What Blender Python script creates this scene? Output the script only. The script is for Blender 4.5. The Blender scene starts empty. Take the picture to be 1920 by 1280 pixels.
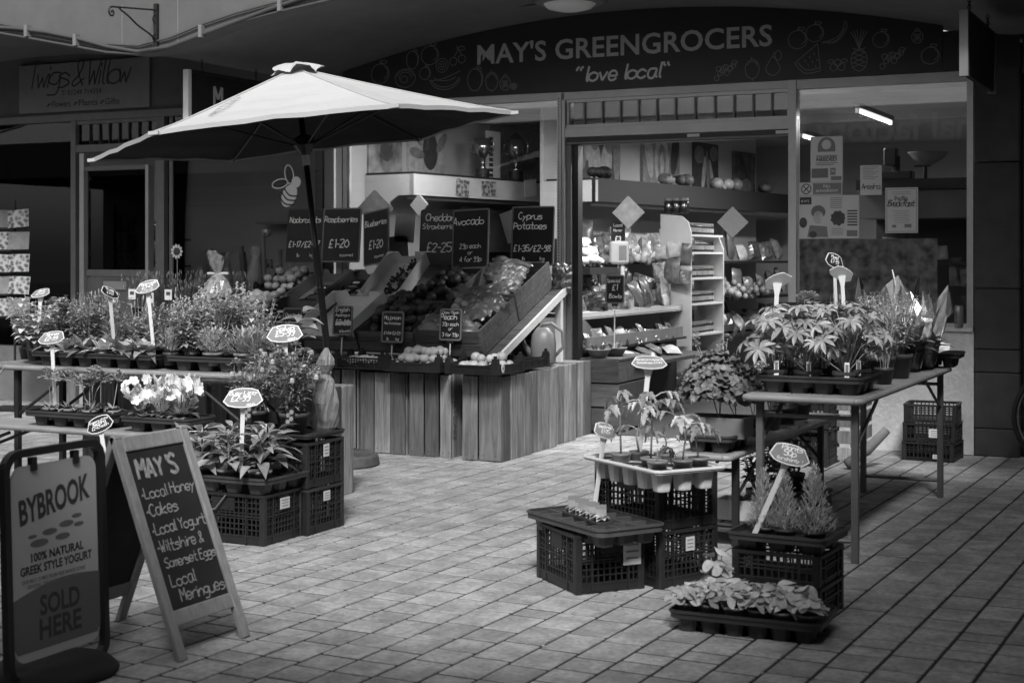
import bpy, math, random
from mathutils import Vector, Matrix, Euler
R = math.radians
PI = math.pi
rng = random.Random(7)
SC = bpy.context.scene
COL = SC.collection

# ---------------------------------------------------------------- camera
cam_d = bpy.data.cameras.new('camera')
cam = bpy.data.objects.new('camera', cam_d)
COL.objects.link(cam)
cam.location = (0.0, -11.089, 1.42)
cam.rotation_euler = (R(90), 0, R(26.319))
cam_d.sensor_width = 36.0
cam_d.lens = 52.5
cam_d.shift_y = -158.0 / 1920.0
cam_d.clip_end = 300
cam_d.dof.use_dof = True
cam_d.dof.focus_distance = 9.0
cam_d.dof.aperture_fstop = 4.5
SC.camera = cam
# ---------------------------------------------------------------- world, sun, exposure
W = bpy.data.worlds.new('World')
SC.world = W
W.use_nodes = True
wn = W.node_tree.nodes
wl = W.node_tree.links
sky = wn.new('ShaderNodeTexSky')
sky.sky_type = 'NISHITA'
sky.sun_disc = False
SUN_EL, SUN_AZ = 46.0, 155.0            # compass-like: 180 = from -Y, 90 = from +X
sky.sun_elevation = R(SUN_EL)
sky.sun_rotation = R(SUN_AZ)
sky.dust_density = 3.0
bw = wn.new('ShaderNodeRGBToBW')        # black-and-white photograph: a neutral sky
wl.new(sky.outputs[0], bw.inputs[0])
wl.new(bw.outputs[0], wn['Background'].inputs[0])
wn['Background'].inputs[1].default_value = 0.095
sl = bpy.data.lights.new('sun', 'SUN')
sl.energy = 1.5
sl.angle = R(11)
sun = bpy.data.objects.new('sun', sl)
COL.objects.link(sun)
sd = Vector((math.sin(R(SUN_AZ)) * math.cos(R(SUN_EL)), math.cos(R(SUN_AZ)) * math.cos(R(SUN_EL)), math.sin(R(SUN_EL))))
sun.rotation_euler = sd.to_track_quat('Z', 'Y').to_euler()
SC.view_settings.view_transform = 'Standard'
SC.view_settings.look = 'None'
SC.view_settings.exposure = 1.1
SC.view_settings.gamma = 1.0
SC.cycles.use_denoising = True
SC.cycles.max_bounces = 6
SC.cycles.transparent_max_bounces = 16
SC.cycles.caustics_reflective = False
SC.cycles.caustics_refractive = False

# ---------------------------------------------------------------- materials
MATS = {}
def mat(name, v, rough=.6, var=0.0, scale=6.0, bump=0.0, metal=0.0, spec=.4, rnd=0.0, stretch=(1, 1, 1), isl=0.0, trans=0.0, dirt=0.0, coat=0.0, detail=6.0, dist=0.0):
    m = bpy.data.materials.new(name)
    m.use_nodes = True
    nt = m.node_tree
    N, L = nt.nodes, nt.links
    b = N['Principled BSDF']
    b.inputs['Roughness'].default_value = rough
    b.inputs['Metallic'].default_value = metal
    b.inputs['Specular IOR Level'].default_value = spec
    if coat: b.inputs['Coat Weight'].default_value = coat
    b.inputs['Base Color'].default_value = (v, v, v, 1)
    out = None
    oi = N.new('ShaderNodeObjectInfo')
    if var or bump:
        tc = N.new('ShaderNodeTexCoord')
        mp = N.new('ShaderNodeMapping'); mp.inputs['Scale'].default_value = stretch
        L.new(tc.outputs['Object'], mp.inputs[0])
        nz = N.new('ShaderNodeTexNoise'); nz.noise_dimensions = '4D'
        nz.inputs['Scale'].default_value = scale; nz.inputs['Detail'].default_value = detail
        nz.inputs['Roughness'].default_value = .62; nz.inputs['Distortion'].default_value = dist
        L.new(mp.outputs[0], nz.inputs['Vector'])
        wm = N.new('ShaderNodeMath'); wm.operation = 'MULTIPLY'; wm.inputs[1].default_value = 37.0
        L.new(oi.outputs['Random'], wm.inputs[0]); L.new(wm.outputs[0], nz.inputs['W'])
        mr = N.new('ShaderNodeMapRange')
        mr.inputs[1].default_value = .28; mr.inputs[2].default_value = .72
        mr.inputs[3].default_value = v * (1 - var); mr.inputs[4].default_value = v * (1 + var)
        L.new(nz.outputs[0], mr.inputs[0]); out = mr.outputs[0]
        if bump:
            bp = N.new('ShaderNodeBump'); bp.inputs['Strength'].default_value = min(1, bump); bp.inputs['Distance'].default_value = .01
            L.new(nz.outputs[0], bp.inputs['Height']); L.new(bp.outputs[0], b.inputs['Normal'])
        if dirt:
            n2 = N.new('ShaderNodeTexNoise'); n2.noise_dimensions = '4D'; n2.inputs['Scale'].default_value = scale * .17; n2.inputs['Detail'].default_value = 4
            L.new(tc.outputs['Object'], n2.inputs['Vector']); L.new(wm.outputs[0], n2.inputs['W'])
            m2 = N.new('ShaderNodeMapRange'); m2.inputs[1].default_value = .4; m2.inputs[2].default_value = .62
            m2.inputs[3].default_value = 1 - dirt; m2.inputs[4].default_value = 1
            L.new(n2.outputs[0], m2.inputs[0])
            x = N.new('ShaderNodeMath'); x.operation = 'MULTIPLY'
            L.new(out, x.inputs[0]); L.new(m2.outputs[0], x.inputs[1]); out = x.outputs[0]
    for amt, src in ((rnd, oi.outputs['Random']), (isl, None)):
        if not amt: continue
        if src is None:
            g = N.new('ShaderNodeNewGeometry'); src = g.outputs['Random Per Island']
        m3 = N.new('ShaderNodeMapRange'); m3.inputs[3].default_value = 1 - amt; m3.inputs[4].default_value = 1 + amt
        L.new(src, m3.inputs[0])
        x = N.new('ShaderNodeMath'); x.operation = 'MULTIPLY'
        if out is None: x.inputs[0].default_value = v
        else: L.new(out, x.inputs[0])
        L.new(m3.outputs[0], x.inputs[1]); out = x.outputs[0]
    if out is not None: L.new(out, b.inputs['Base Color'])
    if trans:
        t = N.new('ShaderNodeBsdfTranslucent')
        if out is not None: L.new(out, t.inputs[0])
        else: t.inputs[0].default_value = (v, v, v, 1)
        mx = N.new('ShaderNodeMixShader'); mx.inputs[0].default_value = trans
        L.new(b.outputs[0], mx.inputs[1]); L.new(t.outputs[0], mx.inputs[2]); L.new(mx.outputs[0], N['Material Output'].inputs[0])
    MATS[name] = m
    return m

def glass_mat(name, tint=.96, ior=1.5, rough=0.0, boost=1.0):
    m = bpy.data.materials.new(name); m.use_nodes = True
    N, L = m.node_tree.nodes, m.node_tree.links
    N.remove(N['Principled BSDF'])
    tr = N.new('ShaderNodeBsdfTransparent'); tr.inputs[0].default_value = (tint, tint, tint, 1)
    gl = N.new('ShaderNodeBsdfGlossy'); gl.inputs['Roughness'].default_value = rough
    fr = N.new('ShaderNodeFresnel'); fr.inputs[0].default_value = ior
    mu = N.new('ShaderNodeMath'); mu.operation = 'MULTIPLY'; mu.inputs[1].default_value = boost; mu.use_clamp = True
    mx = N.new('ShaderNodeMixShader')
    L.new(fr.outputs[0], mu.inputs[0]); L.new(mu.outputs[0], mx.inputs[0]); L.new(tr.outputs[0], mx.inputs[1]); L.new(gl.outputs[0], mx.inputs[2])
    L.new(mx.outputs[0], N['Material Output'].inputs[0])
    MATS[name] = m
    return m

def emit_mat(name, s):
    m = bpy.data.materials.new(name); m.use_nodes = True
    N, L = m.node_tree.nodes, m.node_tree.links
    N.remove(N['Principled BSDF'])
    e = N.new('ShaderNodeEmission'); e.inputs[1].default_value = s
    L.new(e.outputs[0], N['Material Output'].inputs[0])
    MATS[name] = m
    return m

def print_mat(name, lo, hi, scale, kind='noise', rough=.5):
    """flat printed picture: procedural blobs of grey"""
    m = bpy.data.materials.new(name); m.use_nodes = True
    N, L = m.node_tree.nodes, m.node_tree.links
    b = N['Principled BSDF']; b.inputs['Roughness'].default_value = rough
    tc = N.new('ShaderNodeTexCoord')
    if kind == 'noise':
        t = N.new('ShaderNodeTexNoise'); t.inputs['Detail'].default_value = 5; o = t.outputs[0]
    elif kind == 'wave':
        t = N.new('ShaderNodeTexWave'); t.inputs['Distortion'].default_value = 6; t.inputs['Detail'].default_value = 3; o = t.outputs['Fac']
    else:
        t = N.new('ShaderNodeTexVoronoi'); o = t.outputs['Distance']
    t.inputs['Scale'].default_value = scale
    L.new(tc.outputs['Object'], t.inputs['Vector'])
    mr = N.new('ShaderNodeMapRange'); mr.inputs[1].default_value = .3; mr.inputs[2].default_value = .7
    mr.inputs[3].default_value = lo; mr.inputs[4].default_value = hi
    L.new(o, mr.inputs[0]); L.new(mr.outputs[0], b.inputs['Base Color'])
    MATS[name] = m
    return m

mat('paver', .37, .85, var=.34, scale=42, bump=.6, rnd=.10, isl=.12, dirt=.32)
mat('joint', .022, .95, var=.3, scale=40)
mat('wood', .22, .8, var=.6, scale=6, bump=.5, rnd=.48, stretch=(5, 5, .45), dirt=.45, dist=.9, detail=9)
mat('wood_dark', .10, .75, var=.55, scale=6, bump=.45, rnd=.35, stretch=(.5, 5, 5), dirt=.4, dist=.9, detail=9)
mat('wood_table', .30, .5, var=.3, scale=7, bump=.2, rnd=.1, stretch=(.8, 6, 6), dirt=.2)
mat('wood_light', .28, .6, var=.25, scale=8, bump=.2, rnd=.1, stretch=(6, 6, .8))
mat('white_frame', .62, .4, var=.06, scale=9, dirt=.14)
mat('alu', .45, .38, var=.08, scale=12, metal=.3)
mat('white', .8, .6, var=.04, scale=8)
mat('white_gloss', .85, .35)
mat('stake', .86, .4, trans=.15)
mat('board', .012, .55, var=.4, scale=7, rnd=.2)
mat('board_grey', .05, .55, var=.35, scale=6)
mat('chalk', .85, .8)
mat('chalk_faint', .32, .9, var=.5, scale=60)
mat('frame_grey', .17, .6, var=.12, scale=10)
mat('frame_black', .02, .4)
mat('black_plastic', .016, .38, var=.25, scale=10, rnd=.2)
mat('crate_plastic', .026, .42, var=.3, scale=9, rnd=.25, dirt=.2)
mat('tray_plastic', .05, .42, var=.2, scale=10, rnd=.3, dirt=.2)
mat('tray_white', .70, .4, var=.06, scale=9)
mat('pot', .20, .5, var=.12, scale=10, rnd=.25)
mat('pot_dark', .06, .45, var=.15, scale=10, rnd=.2)
mat('soil', .03, .95, var=.5, scale=40, bump=.6)
mat('leaf', .30, .45, var=.35, scale=30, rnd=.35, isl=.4, trans=.28)
mat('leaf_pale', .46, .45, var=.35, scale=30, rnd=.35, isl=.4, trans=.3)
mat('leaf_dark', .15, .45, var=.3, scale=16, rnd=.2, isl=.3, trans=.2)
mat('stem', .34, .55, var=.15, scale=12, trans=.1)
mat('petal_white', .88, .5, isl=.06, trans=.25)
mat('petal_grey', .42, .5, isl=.3, trans=.2)
mat('orange', .33, .42, var=.16, scale=14, bump=.12, rnd=.14)
mat('avocado', .05, .5, var=.4, scale=50, bump=.4, rnd=.3)
mat('potato', .30, .75, var=.16, scale=12, bump=.15, rnd=.12)
mat('peach', .36, .5, var=.5, scale=7, rnd=.2)
mat('grape', .05, .35, isl=.4)
mat('mushroom', .78, .6, var=.06, scale=9, isl=.06)
mat('cardboard', .17, .8, var=.12, scale=8, rnd=.15)
mat('card_white', .82, .7, var=.06, scale=8, rnd=.05)
mat('punnet', .04, .2, var=.6, scale=60, spec=.8)
mat('film_bag', .10, .3, var=.6, scale=10, bump=.5, spec=.6, rnd=.35)
mat('film_light', .26, .25, var=.7, scale=22, bump=.6, spec=.7, rnd=.35)
mat('sack', .17, .5, var=.25, scale=14, bump=1.0, spec=.6)
mat('paper_bag', .17, .8, var=.3, scale=14, bump=.8, rnd=.12)
mat('name_board', .20, .5, var=.1, scale=4)
mat('conifer', .62, .6, var=.2, scale=20, isl=.4, trans=.4)
mat('scale_white', .42, .5)
mat('seed_tray', .085, .45, var=.2, scale=10, dirt=.2)
mat('paper', .62, .7, var=.05, scale=7)
mat('ink', .06, .7)
mat('ink_grey', .22, .7)
mat('fascia', .028, .45, var=.15, scale=5)
mat('letter', .48, .5)
mat('doodle', .22, .6)
mat('love', .62, .5)
mat('concrete', .125, .8, var=.12, scale=5, bump=.15, dirt=.2)
mat('soffit', .15, .85, var=.15, scale=4, bump=.1, dirt=.2)
mat('render_wall', .66, .9, var=.10, scale=34, bump=1.0, dirt=.14)
mat('pillar', .055, .7, var=.25, scale=7, bump=.2, dirt=.3)
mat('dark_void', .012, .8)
mat('cable', .06, .6)
mat('iron', .014, .5)
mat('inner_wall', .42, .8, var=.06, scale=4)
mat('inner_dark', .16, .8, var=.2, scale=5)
mat('shelf_dark', .02, .6)
mat('shelf_white', .52, .55, var=.06, scale=7)
mat('ceiling', .5, .8)
mat('shop_floor', .06, .45, var=.2, scale=5)
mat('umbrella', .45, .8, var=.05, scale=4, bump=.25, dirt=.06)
mat('umbrella_underside_shade', .018, .9)  # near-black colour paints the deep shade under the parasol
mat('pole', .012, .35)
mat('silver', .55, .25, metal=.9)
mat('tin', .28, .35, metal=.5, var=.2, scale=8)
mat('base_concrete', .085, .9, var=.3, scale=24, bump=.5)
mat('yogurt_panel', .54, .45, var=.05, scale=4)
mat('yogurt_band', .16, .45)
mat('chalk_slate', .022, .8, var=.6, scale=4, dirt=.3)
mat('steel_leg', .035, .4, var=.2, scale=9, metal=.3)
mat('leg_pale', .14, .45, var=.2, scale=9, metal=.3)
mat('jar', .02, .15, spec=.8)
mat('metal_cup', .5, .18, metal=1.0)
mat('can_plastic', .17, .38, var=.08, scale=6)
mat('tyre', .012, .7)
mat('opp_wall', .32, .85, var=.12, scale=2, dirt=.2)
mat('opp_glass', .05, .1)
mat('packet', .22, .22, var=.75, scale=30, rnd=.4, spec=.8)
mat('wrapped_green', .16, .3, var=.6, scale=40, bump=.4, isl=.3)
print_mat('print_squash', .03, .3, 6)
print_mat('print_cabbage', .05, .35, 9, 'wave')
print_mat('print_veg', .02, .2, 8)
print_mat('print_flower', .03, .4, 7)
print_mat('print_panel', .04, .42, 13)
print_mat('card_art', .05, .4, 28, 'voronoi')
glass_mat('glass', .96, 1.58)
glass_mat('glass_dark', .95, 1.6)
glass_mat('cellophane', .93, 1.5, .22, 2.0)
emit_mat('tube_light', 2.5)

# ---------------------------------------------------------------- mesh builder
def RZ(a): return Matrix.Rotation(a, 4, 'Z')
def TR(x, y, z): return Matrix.Translation((x, y, z))
def EU(x, y, z): return Euler((x, y, z)).to_matrix().to_4x4()
class MB:
    def __init__(s): s.v = []; s.f = []; s.m = []; s.c = 0
    def add(s, vs, fs, M=None):
        o = len(s.v)
        if M is not None: vs = [M @ Vector(p) for p in vs]
        s.v += [tuple(p) for p in vs]
        for f in fs: s.f.append(tuple(i + o for i in f)); s.m.append(s.c)
        return s
    def box(s, x, y, z, sx, sy, sz, M=None):
        """centre in x, y; z is the underside"""
        a, b = sx / 2, sy / 2
        vs = [(x - a, y - b, z), (x + a, y - b, z), (x + a, y + b, z), (x - a, y + b, z),
              (x - a, y - b, z + sz), (x + a, y - b, z + sz), (x + a, y + b, z + sz), (x - a, y + b, z + sz)]
        return s.add(vs, [(0, 3, 2, 1), (4, 5, 6, 7), (0, 1, 5, 4), (1, 2, 6, 5), (2, 3, 7, 6), (3, 0, 4, 7)], M)
    def bb(s, x0, x1, y0, y1, z0, z1, M=None):
        return s.box((x0 + x1) / 2, (y0 + y1) / 2, z0, x1 - x0, y1 - y0, z1 - z0, M)
    def bev(s, x, y, z, sx, sy, sz, b=.004, M=None):
        """box with chamfered top and vertical edges"""
        def rr(i): 
            a, c = sx / 2 - i, sy / 2 - i
            return [(x - a + b, y - c), (x + a - b, y - c), (x + a, y - c + b), (x + a, y + c - b), (x + a - b, y + c), (x - a + b, y + c), (x - a, y + c - b), (x - a, y - c + b)]
        vs = [(p[0], p[1], z) for p in rr(b * .6)] + [(p[0], p[1], z + b) for p in rr(0)] + [(p[0], p[1], z + sz - b) for p in rr(0)] + [(p[0], p[1], z + sz) for p in rr(b * .8)]
        fs = [tuple(range(7, -1, -1)), tuple(range(24, 32))]
        for k in range(3):
            for i in range(8): fs.append((k * 8 + i, k * 8 + (i + 1) % 8, k * 8 + 8 + (i + 1) % 8, k * 8 + 8 + i))
        return s.add(vs, fs, M)
    def tube(s, pts, r, n=6, M=None, cap=True):
        pts = [Vector(p) for p in pts]
        rs = r if isinstance(r, (list, tuple)) else [r] * len(pts)
        vs = []; fs = []
        up = None
        for i, p in enumerate(pts):
            t = (pts[min(i + 1, len(pts) - 1)] - pts[max(i - 1, 0)])
            if t.length < 1e-9: t = Vector((0, 0, 1))
            t.normalize()
            if up is None:
                up = Vector((0, 0, 1)) if abs(t.z) < .9 else Vector((1, 0, 0))
            a = t.cross(up)
            if a.length < 1e-6: a = t.cross(Vector((0, 1, 0)))
            a.normalize(); b = a.cross(t).normalized(); up = b
            for k in range(n):
                q = 2 * PI * k / n
                vs.append(p + (a * math.cos(q) + b * math.sin(q)) * rs[i])
        for i in range(len(pts) - 1):
            for k in range(n):
                fs.append((i * n + k, i * n + (k + 1) % n, (i + 1) * n + (k + 1) % n, (i + 1) * n + k))
        if cap:
            fs.append(tuple(range(n - 1, -1, -1))); fs.append(tuple((len(pts) - 1) * n + k for k in range(n)))
        return s.add(vs, fs, M)
    def lathe(s, prof, n=16, M=None, cap0=True, cap1=True, sq=None):
        vs = []; fs = []
        for r, z in prof:
            for k in range(n):
                q = 2 * PI * k / n
                c, d = math.cos(q), math.sin(q)
                if sq:   # squarish section
                    w = (abs(c) ** sq + abs(d) ** sq) ** (-1 / sq); c *= w; d *= w
                vs.append((r * c, r * d, z))
        for i in range(len(prof) - 1):
            for k in range(n): fs.append((i * n + k, i * n + (k + 1) % n, (i + 1) * n + (k + 1) % n, (i + 1) * n + k))
        if cap0: fs.append(tuple(range(n - 1, -1, -1)))
        if cap1: fs.append(tuple((len(prof) - 1) * n + k for k in range(n)))
        return s.add(vs, fs, M)
    def prism(s, poly, z0, z1, M=None):
        n = len(poly)
        vs = [(p[0], p[1], z0) for p in poly] + [(p[0], p[1], z1) for p in poly]
        fs = [tuple(range(n - 1, -1, -1)), tuple(range(n, 2 * n))] + [(i, (i + 1) % n, n + (i + 1) % n, n + i) for i in range(n)]
        return s.add(vs, fs, M)
    def ring(s, pa, pb, z0, z1, M=None):
        """wall between an outer and an inner outline"""
        n = len(pa)
        vs = [(p[0], p[1], z) for z in (z0, z1) for P in (pa, pb) for p in P]
        fs = []
        for i in range(n):
            j = (i + 1) % n
            fs += [(i, j, 2 * n + j, 2 * n + i), (n + j, n + i, 3 * n + i, 3 * n + j), (2 * n + i, 2 * n + j, 3 * n + j, 3 * n + i), (j, i, n + i, n + j)]
        return s.add(vs, fs, M)
    def ball(s, c, r, n=10, m=7, sc=(1, 1, 1), M=None):
        vs = [(c[0], c[1], c[2] - r * sc[2])]; fs = []
        for i in range(1, m):
            t = PI * i / m - PI / 2
            for k in range(n):
                q = 2 * PI * k / n
                vs.append((c[0] + r * sc[0] * math.cos(t) * math.cos(q), c[1] + r * sc[1] * math.cos(t) * math.sin(q), c[2] + r * sc[2] * math.sin(t)))
        vs.append((c[0], c[1], c[2] + r * sc[2])); e = len(vs) - 1
        for k in range(n): fs.append((0, 1 + (k + 1) % n, 1 + k))
        for i in range(m - 2):
            for k in range(n): fs.append((1 + i * n + k, 1 + i * n + (k + 1) % n, 1 + (i + 1) * n + (k + 1) % n, 1 + (i + 1) * n + k))
        for k in range(n): fs.append((1 + (m - 2) * n + k, 1 + (m - 2) * n + (k + 1) % n, e))
        return s.add(vs, fs, M)
    def leaf(s, base, d, L, w, droop=.3, fold=.25, n=3, shape=(.0, .85, 1.0, .0), up=(0, 0, 1)):
        """folded leaf blade: two strips beside a mid rib"""
        base = Vector(base); d = Vector(d).normalized(); up = Vector(up)
        side = d.cross(up)
        if side.length < 1e-4: side = d.cross(Vector((1, 0, 0)))
        side.normalize(); nn = side.cross(d).normalized()
        vs = []; fs = []
        k = len(shape) - 1
        for i in range(k + 1):
            t = i / k
            p = base + d * (L * t) - Vector((0, 0, 1)) * (droop * L * t * t)
            h = shape[i] * w / 2
            vs += [p - side * h + nn * (fold * h), p, p + side * h + nn * (fold * h)]
        for i in range(k):
            a = i * 3
            fs += [(a, a + 1, a + 4, a + 3), (a + 1, a + 2, a + 5, a + 4)]
        return s.add(vs, fs)
    def mesh(s, name, mats, smooth=False):
        me = bpy.data.meshes.new(name)
        me.from_pydata(s.v, [], s.f)
        for m in (mats if isinstance(mats, (list, tuple)) else [mats]): me.materials.append(MATS[m])
        if any(s.m): me.polygons.foreach_set('material_index', s.m)
        if smooth: me.polygons.foreach_set('use_smooth', [True] * len(me.polygons))
        me.update()
        return me
    def build(s, name, mats, parent=None, loc=(0, 0, 0), rot=(0, 0, 0), smooth=False):
        return put(s.mesh(name, mats, smooth), name, parent, loc, rot)
def put(me, name, parent=None, loc=(0, 0, 0), rot=(0, 0, 0), scale=None):
    o = bpy.data.objects.new(name, me)
    COL.objects.link(o)
    o.location = loc; o.rotation_euler = rot
    if scale: o.scale = scale if isinstance(scale, (tuple, list)) else (scale,) * 3
    if parent is not None: o.parent = parent
    return o
def tag(o, label, cat, group=None):
    o['label'] = label; o['category'] = cat
    if group: o['group'] = group
    return o
def thing(name, label, cat, loc=(0, 0, 0), rz=0.0, group=None, rot=None):
    o = bpy.data.objects.new(name, None)
    COL.objects.link(o)
    o.location = loc; o.rotation_euler = rot if rot else (0, 0, rz)
    o.empty_display_size = .1
    return tag(o, label, cat, group)
def dup(o, label, loc=None, rz=None, group=None, rot=None):
    def cp(q, par):
        c = q.copy(); COL.objects.link(c); c.parent = par
        for ch in list(q.children): cp(ch, c)
        return c
    r = cp(o, None)
    r['label'] = label
    if group: r['group'] = group
    if loc: r.location = loc
    if rz is not None: r.rotation_euler = (0, 0, rz)
    if rot: r.rotation_euler = rot
    return r
def structure(o): o['kind'] = 'structure'; return o
def stuff(o): o['kind'] = 'stuff'; return o
def rrect(L, Wd, r, n=4):
    p = []
    for cx, cy, a0 in ((L / 2 - r, -Wd / 2 + r, -90), (L / 2 - r, Wd / 2 - r, 0), (-L / 2 + r, Wd / 2 - r, 90), (-L / 2 + r, -Wd / 2 + r, 180)):
        for k in range(n + 1):
            a = R(a0 + 90 * k / n); p.append((cx + r * math.cos(a), cy + r * math.sin(a)))
    return p

# ---------------------------------------------------------------- lettering
GL = {'a': '46 16 04 12 32 45/46 43 52', 'b': '09 02/05 26 45 43 22 02', 'c': '45 26 05 03 22 43', 'd': '46 16 04 12 32 44/49 42', 'e': '04 44 36 16 04 12 32 43',
 'f': '49 28 25 22/06 36', 'g': '46 16 04 13 33 45/46 42 30 00', 'h': '09 02/04 26 45 42', 'i': '16 12/18 17', 'j': '36 31 10 00/38 37', 'k': '09 02/46 04/13 42', 'l': '19 13 22',
 'm': '06 02/04 16 25 22/24 36 45 42', 'n': '06 02/04 26 45 42', 'o': '26 05 03 22 43 45 26', 'p': '06 00/05 26 45 43 22 02', 'q': '46 16 04 12 32 45/46 40 51', 'r': '06 02/04 26 46',
 's': '45 26 05 34 43 22 02', 't': '29 23 32 42/06 46', 'u': '06 03 22 43/46 42', 'v': '06 22/22 46', 'w': '06 12/12 25/25 32/32 46', 'x': '06 42/46 02', 'y': '06 24/46 24 00', 'z': '06 46/46 02/02 42',
 'A': '02 29/29 42/14 34', 'B': '02 09/09 39 38 06/06 45 43 02', 'C': '48 29 07 04 22 43', 'D': '02 09/09 38 46 44 22 02', 'E': '49 09/09 02/02 42/06 36', 'F': '49 09/09 02/06 36',
 'G': '48 29 06 03 22 43 45/45 25', 'H': '09 02/49 42/06 46', 'I': '29 22', 'J': '39 33 22 03', 'K': '09 02/49 05/16 42', 'L': '09 02/02 42', 'M': '02 09/09 25/25 49/49 42', 'N': '02 09/09 42/42 49',
 'O': '29 06 04 22 44 46 29', 'P': '02 09/09 38 46 25 05', 'R': '02 09/09 38 46 25 05/25 42', 'S': '48 29 07 16 35 43 22 03', 'T': '09 49/29 22', 'U': '09 04 22 44 49', 'V': '09 22/22 49',
 'W': '09 12/12 26/26 32/32 49', 'Y': '09 26/49 26/26 22', '0': '29 06 04 22 44 46 29', '1': '18 29/29 22', '2': '08 29 48 36 02/02 42', '3': '08 29 48 36 26/26 45 43 22 03', '4': '39 32/39 04/04 44',
 '5': '49 09/09 06/06 36 45 43 22 03', '6': '49 16 04 22 43 35 05', '7': '09 49/49 12', '8': '29 08 17 35 43 22 03 15 37 48 29', '9': '47 29 17 26 46/48 45 32 12',
 '\u00a3': '48 29 17 15 13 02/02 42/05 35', '-': '05 35', '/': '02 49', '.': '12 13', '&': '44 12 03 25 38 29 18 25 42', "'": '29 27', '!': '29 25/23 22', '\u201c': '07 08 19/27 28 39', '\u201d': '09 08 17/29 28 37', ':': '12 13/15 16', '\u2022': '04 15 24 15'}
NARROW = {'i': 2, 'l': 2.4, 'I': 3, "'": 3, '.': 2, '!': 3, ':': 2, ' ': 3, '1': 3.2, '-': 3.6, 'r': 4.2, '\u2022': 3, 'j': 4}
def catmull(p, k=4):
    if len(p) < 3: return p
    o = []
    for i in range(len(p) - 1):
        a, b, c, d = p[max(i - 1, 0)], p[i], p[i + 1], p[min(i + 2, len(p) - 1)]
        for j in range(k):
            t = j / k
            o.append(tuple(.5 * (2 * b[q] + (c[q] - a[q]) * t + (2 * a[q] - 5 * b[q] + 4 * c[q] - d[q]) * t * t + (-a[q] + 3 * b[q] - 3 * c[q] + d[q]) * t ** 3) for q in (0, 1)))
    o.append(p[-1])
    return o
def ribbon(mb, pts, w, z, M=None):
    n = len(pts)
    vs = []
    for i, p in enumerate(pts):
        a, b = pts[max(i - 1, 0)], pts[min(i + 1, n - 1)]
        dx, dy = b[0] - a[0], b[1] - a[1]
        l = math.hypot(dx, dy) or 1
        nx, ny = -dy / l * w / 2, dx / l * w / 2
        vs += [(p[0] - nx, p[1] - ny, z), (p[0] + nx, p[1] + ny, z)]
    mb.add(vs, [(2 * i, 2 * i + 2, 2 * i + 3, 2 * i + 1) for i in range(n - 1)], M)
def twidth(t): return sum(NARROW.get(c, 5.6) for c in t) / 7.0
def write(mb, t, x, y, size, w=None, slant=.08, M=None, align='l', jit=.25, track=1.0, r=rng):
    """hand lettering from single strokes; size = height of a capital"""
    w = w or size * .11
    u = size / 7.0
    if align == 'c': x -= twidth(t) * size * track / 2
    if align == 'r': x -= twidth(t) * size * track
    z = 0
    for c in t:
        if c in GL:
            jy = r.uniform(-jit, jit) * u; js = 1 + r.uniform(-jit, jit) * .15
            for st in GL[c].split('/'):
                p = [(float(q[0]), (float(q[1]) - 2) * js) for q in st.split(' ')]
                p = [(x + (a + b * slant + (r.uniform(-jit, jit) * .25 if jit else 0)) * u, y + jy + b * u) for a, b in catmull(p)]
                ribbon(mb, p, w, z, M); z += .00012
        x += NARROW.get(c, 5.6) * u * track
    return mb
def type_mesh(name, text, size, m, bold=0.0, depth=0.0, shear=0.0, align='LEFT', space=1.0):
    cu = bpy.data.curves.new(name, 'FONT')
    cu.body = text; cu.size = size; cu.offset = bold; cu.extrude = depth; cu.shear = shear
    cu.align_x = align; cu.space_character = space; cu.resolution_u = 3
    o = bpy.data.objects.new(name, cu); COL.objects.link(o)
    dg = bpy.context.evaluated_depsgraph_get()
    me = bpy.data.meshes.new_from_object(o.evaluated_get(dg))
    bpy.data.objects.remove(o); bpy.data.curves.remove(cu)
    me.name = name
    me.materials.clear(); me.materials.append(MATS[m])
    return me
FACE = (R(90), 0, 0)      # a print that faces -Y, towards the precinct

def typed(name, text, m, parent, loc, width=None, height=None, rot=FACE, bold=0.0, depth=0.0008, shear=0.0, space=1.0, line=None):
    """set type, scaled to a given width and height"""
    me = type_mesh(name, text, 1.0, m, bold, 0, shear, 'LEFT', space)
    xs = [v.co.x for v in me.vertices]; ys = [v.co.y for v in me.vertices]
    x0, x1, y0, y1 = min(xs), max(xs), min(ys), max(ys)
    sx = width / (x1 - x0) if width else None
    sy = height / (y1 - y0) if height else None
    sx = sx or sy; sy = sy or sx
    for v in me.vertices: v.co.x = (v.co.x - x0) * sx; v.co.y = (v.co.y - y0) * sy
    return put(me, name, parent, loc, rot)

# ================================================================= ground and paving
mb = MB()
mb.add([(-60, -60, -.03), (60, -60, -.03), (60, 60, -.03), (-60, 60, -.03)], [(0, 1, 2, 3)])
structure(mb.build('ground', 'joint'))
paving = bpy.data.objects.new('paving', None)
COL.objects.link(paving); structure(paving)
paving.location = (-4, -4, 0)
PROT = R(-1.25)
paving.rotation_euler = (0, 0, PROT)
camf = Vector((-math.sin(R(26.319)), math.cos(R(26.319)))); camr = Vector((math.cos(R(26.319)), math.sin(R(26.319))))
def view_px(x, y, z=0.0):
    dx, dy = x, y + 11.089
    D = dx * camf.x + dy * camf.y
    if D < .5: return None
    return 960 + 2800 * (dx * camr.x + dy * camr.y) / D, 482 - 2800 * (z - 1.42) / D, D
CW = .165
prnd = random.Random(3)
stones = []
i = 0
x = -9.0
while x < 5.6:
    y = -6.2 + prnd.uniform(-.2, 0)
    while y < 4.6:
        L = prnd.choice((.125, .165, .165, .205, .245, .245))
        stones.append((x + CW / 2, y + L / 2, L))
        y += L
    x += CW
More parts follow.
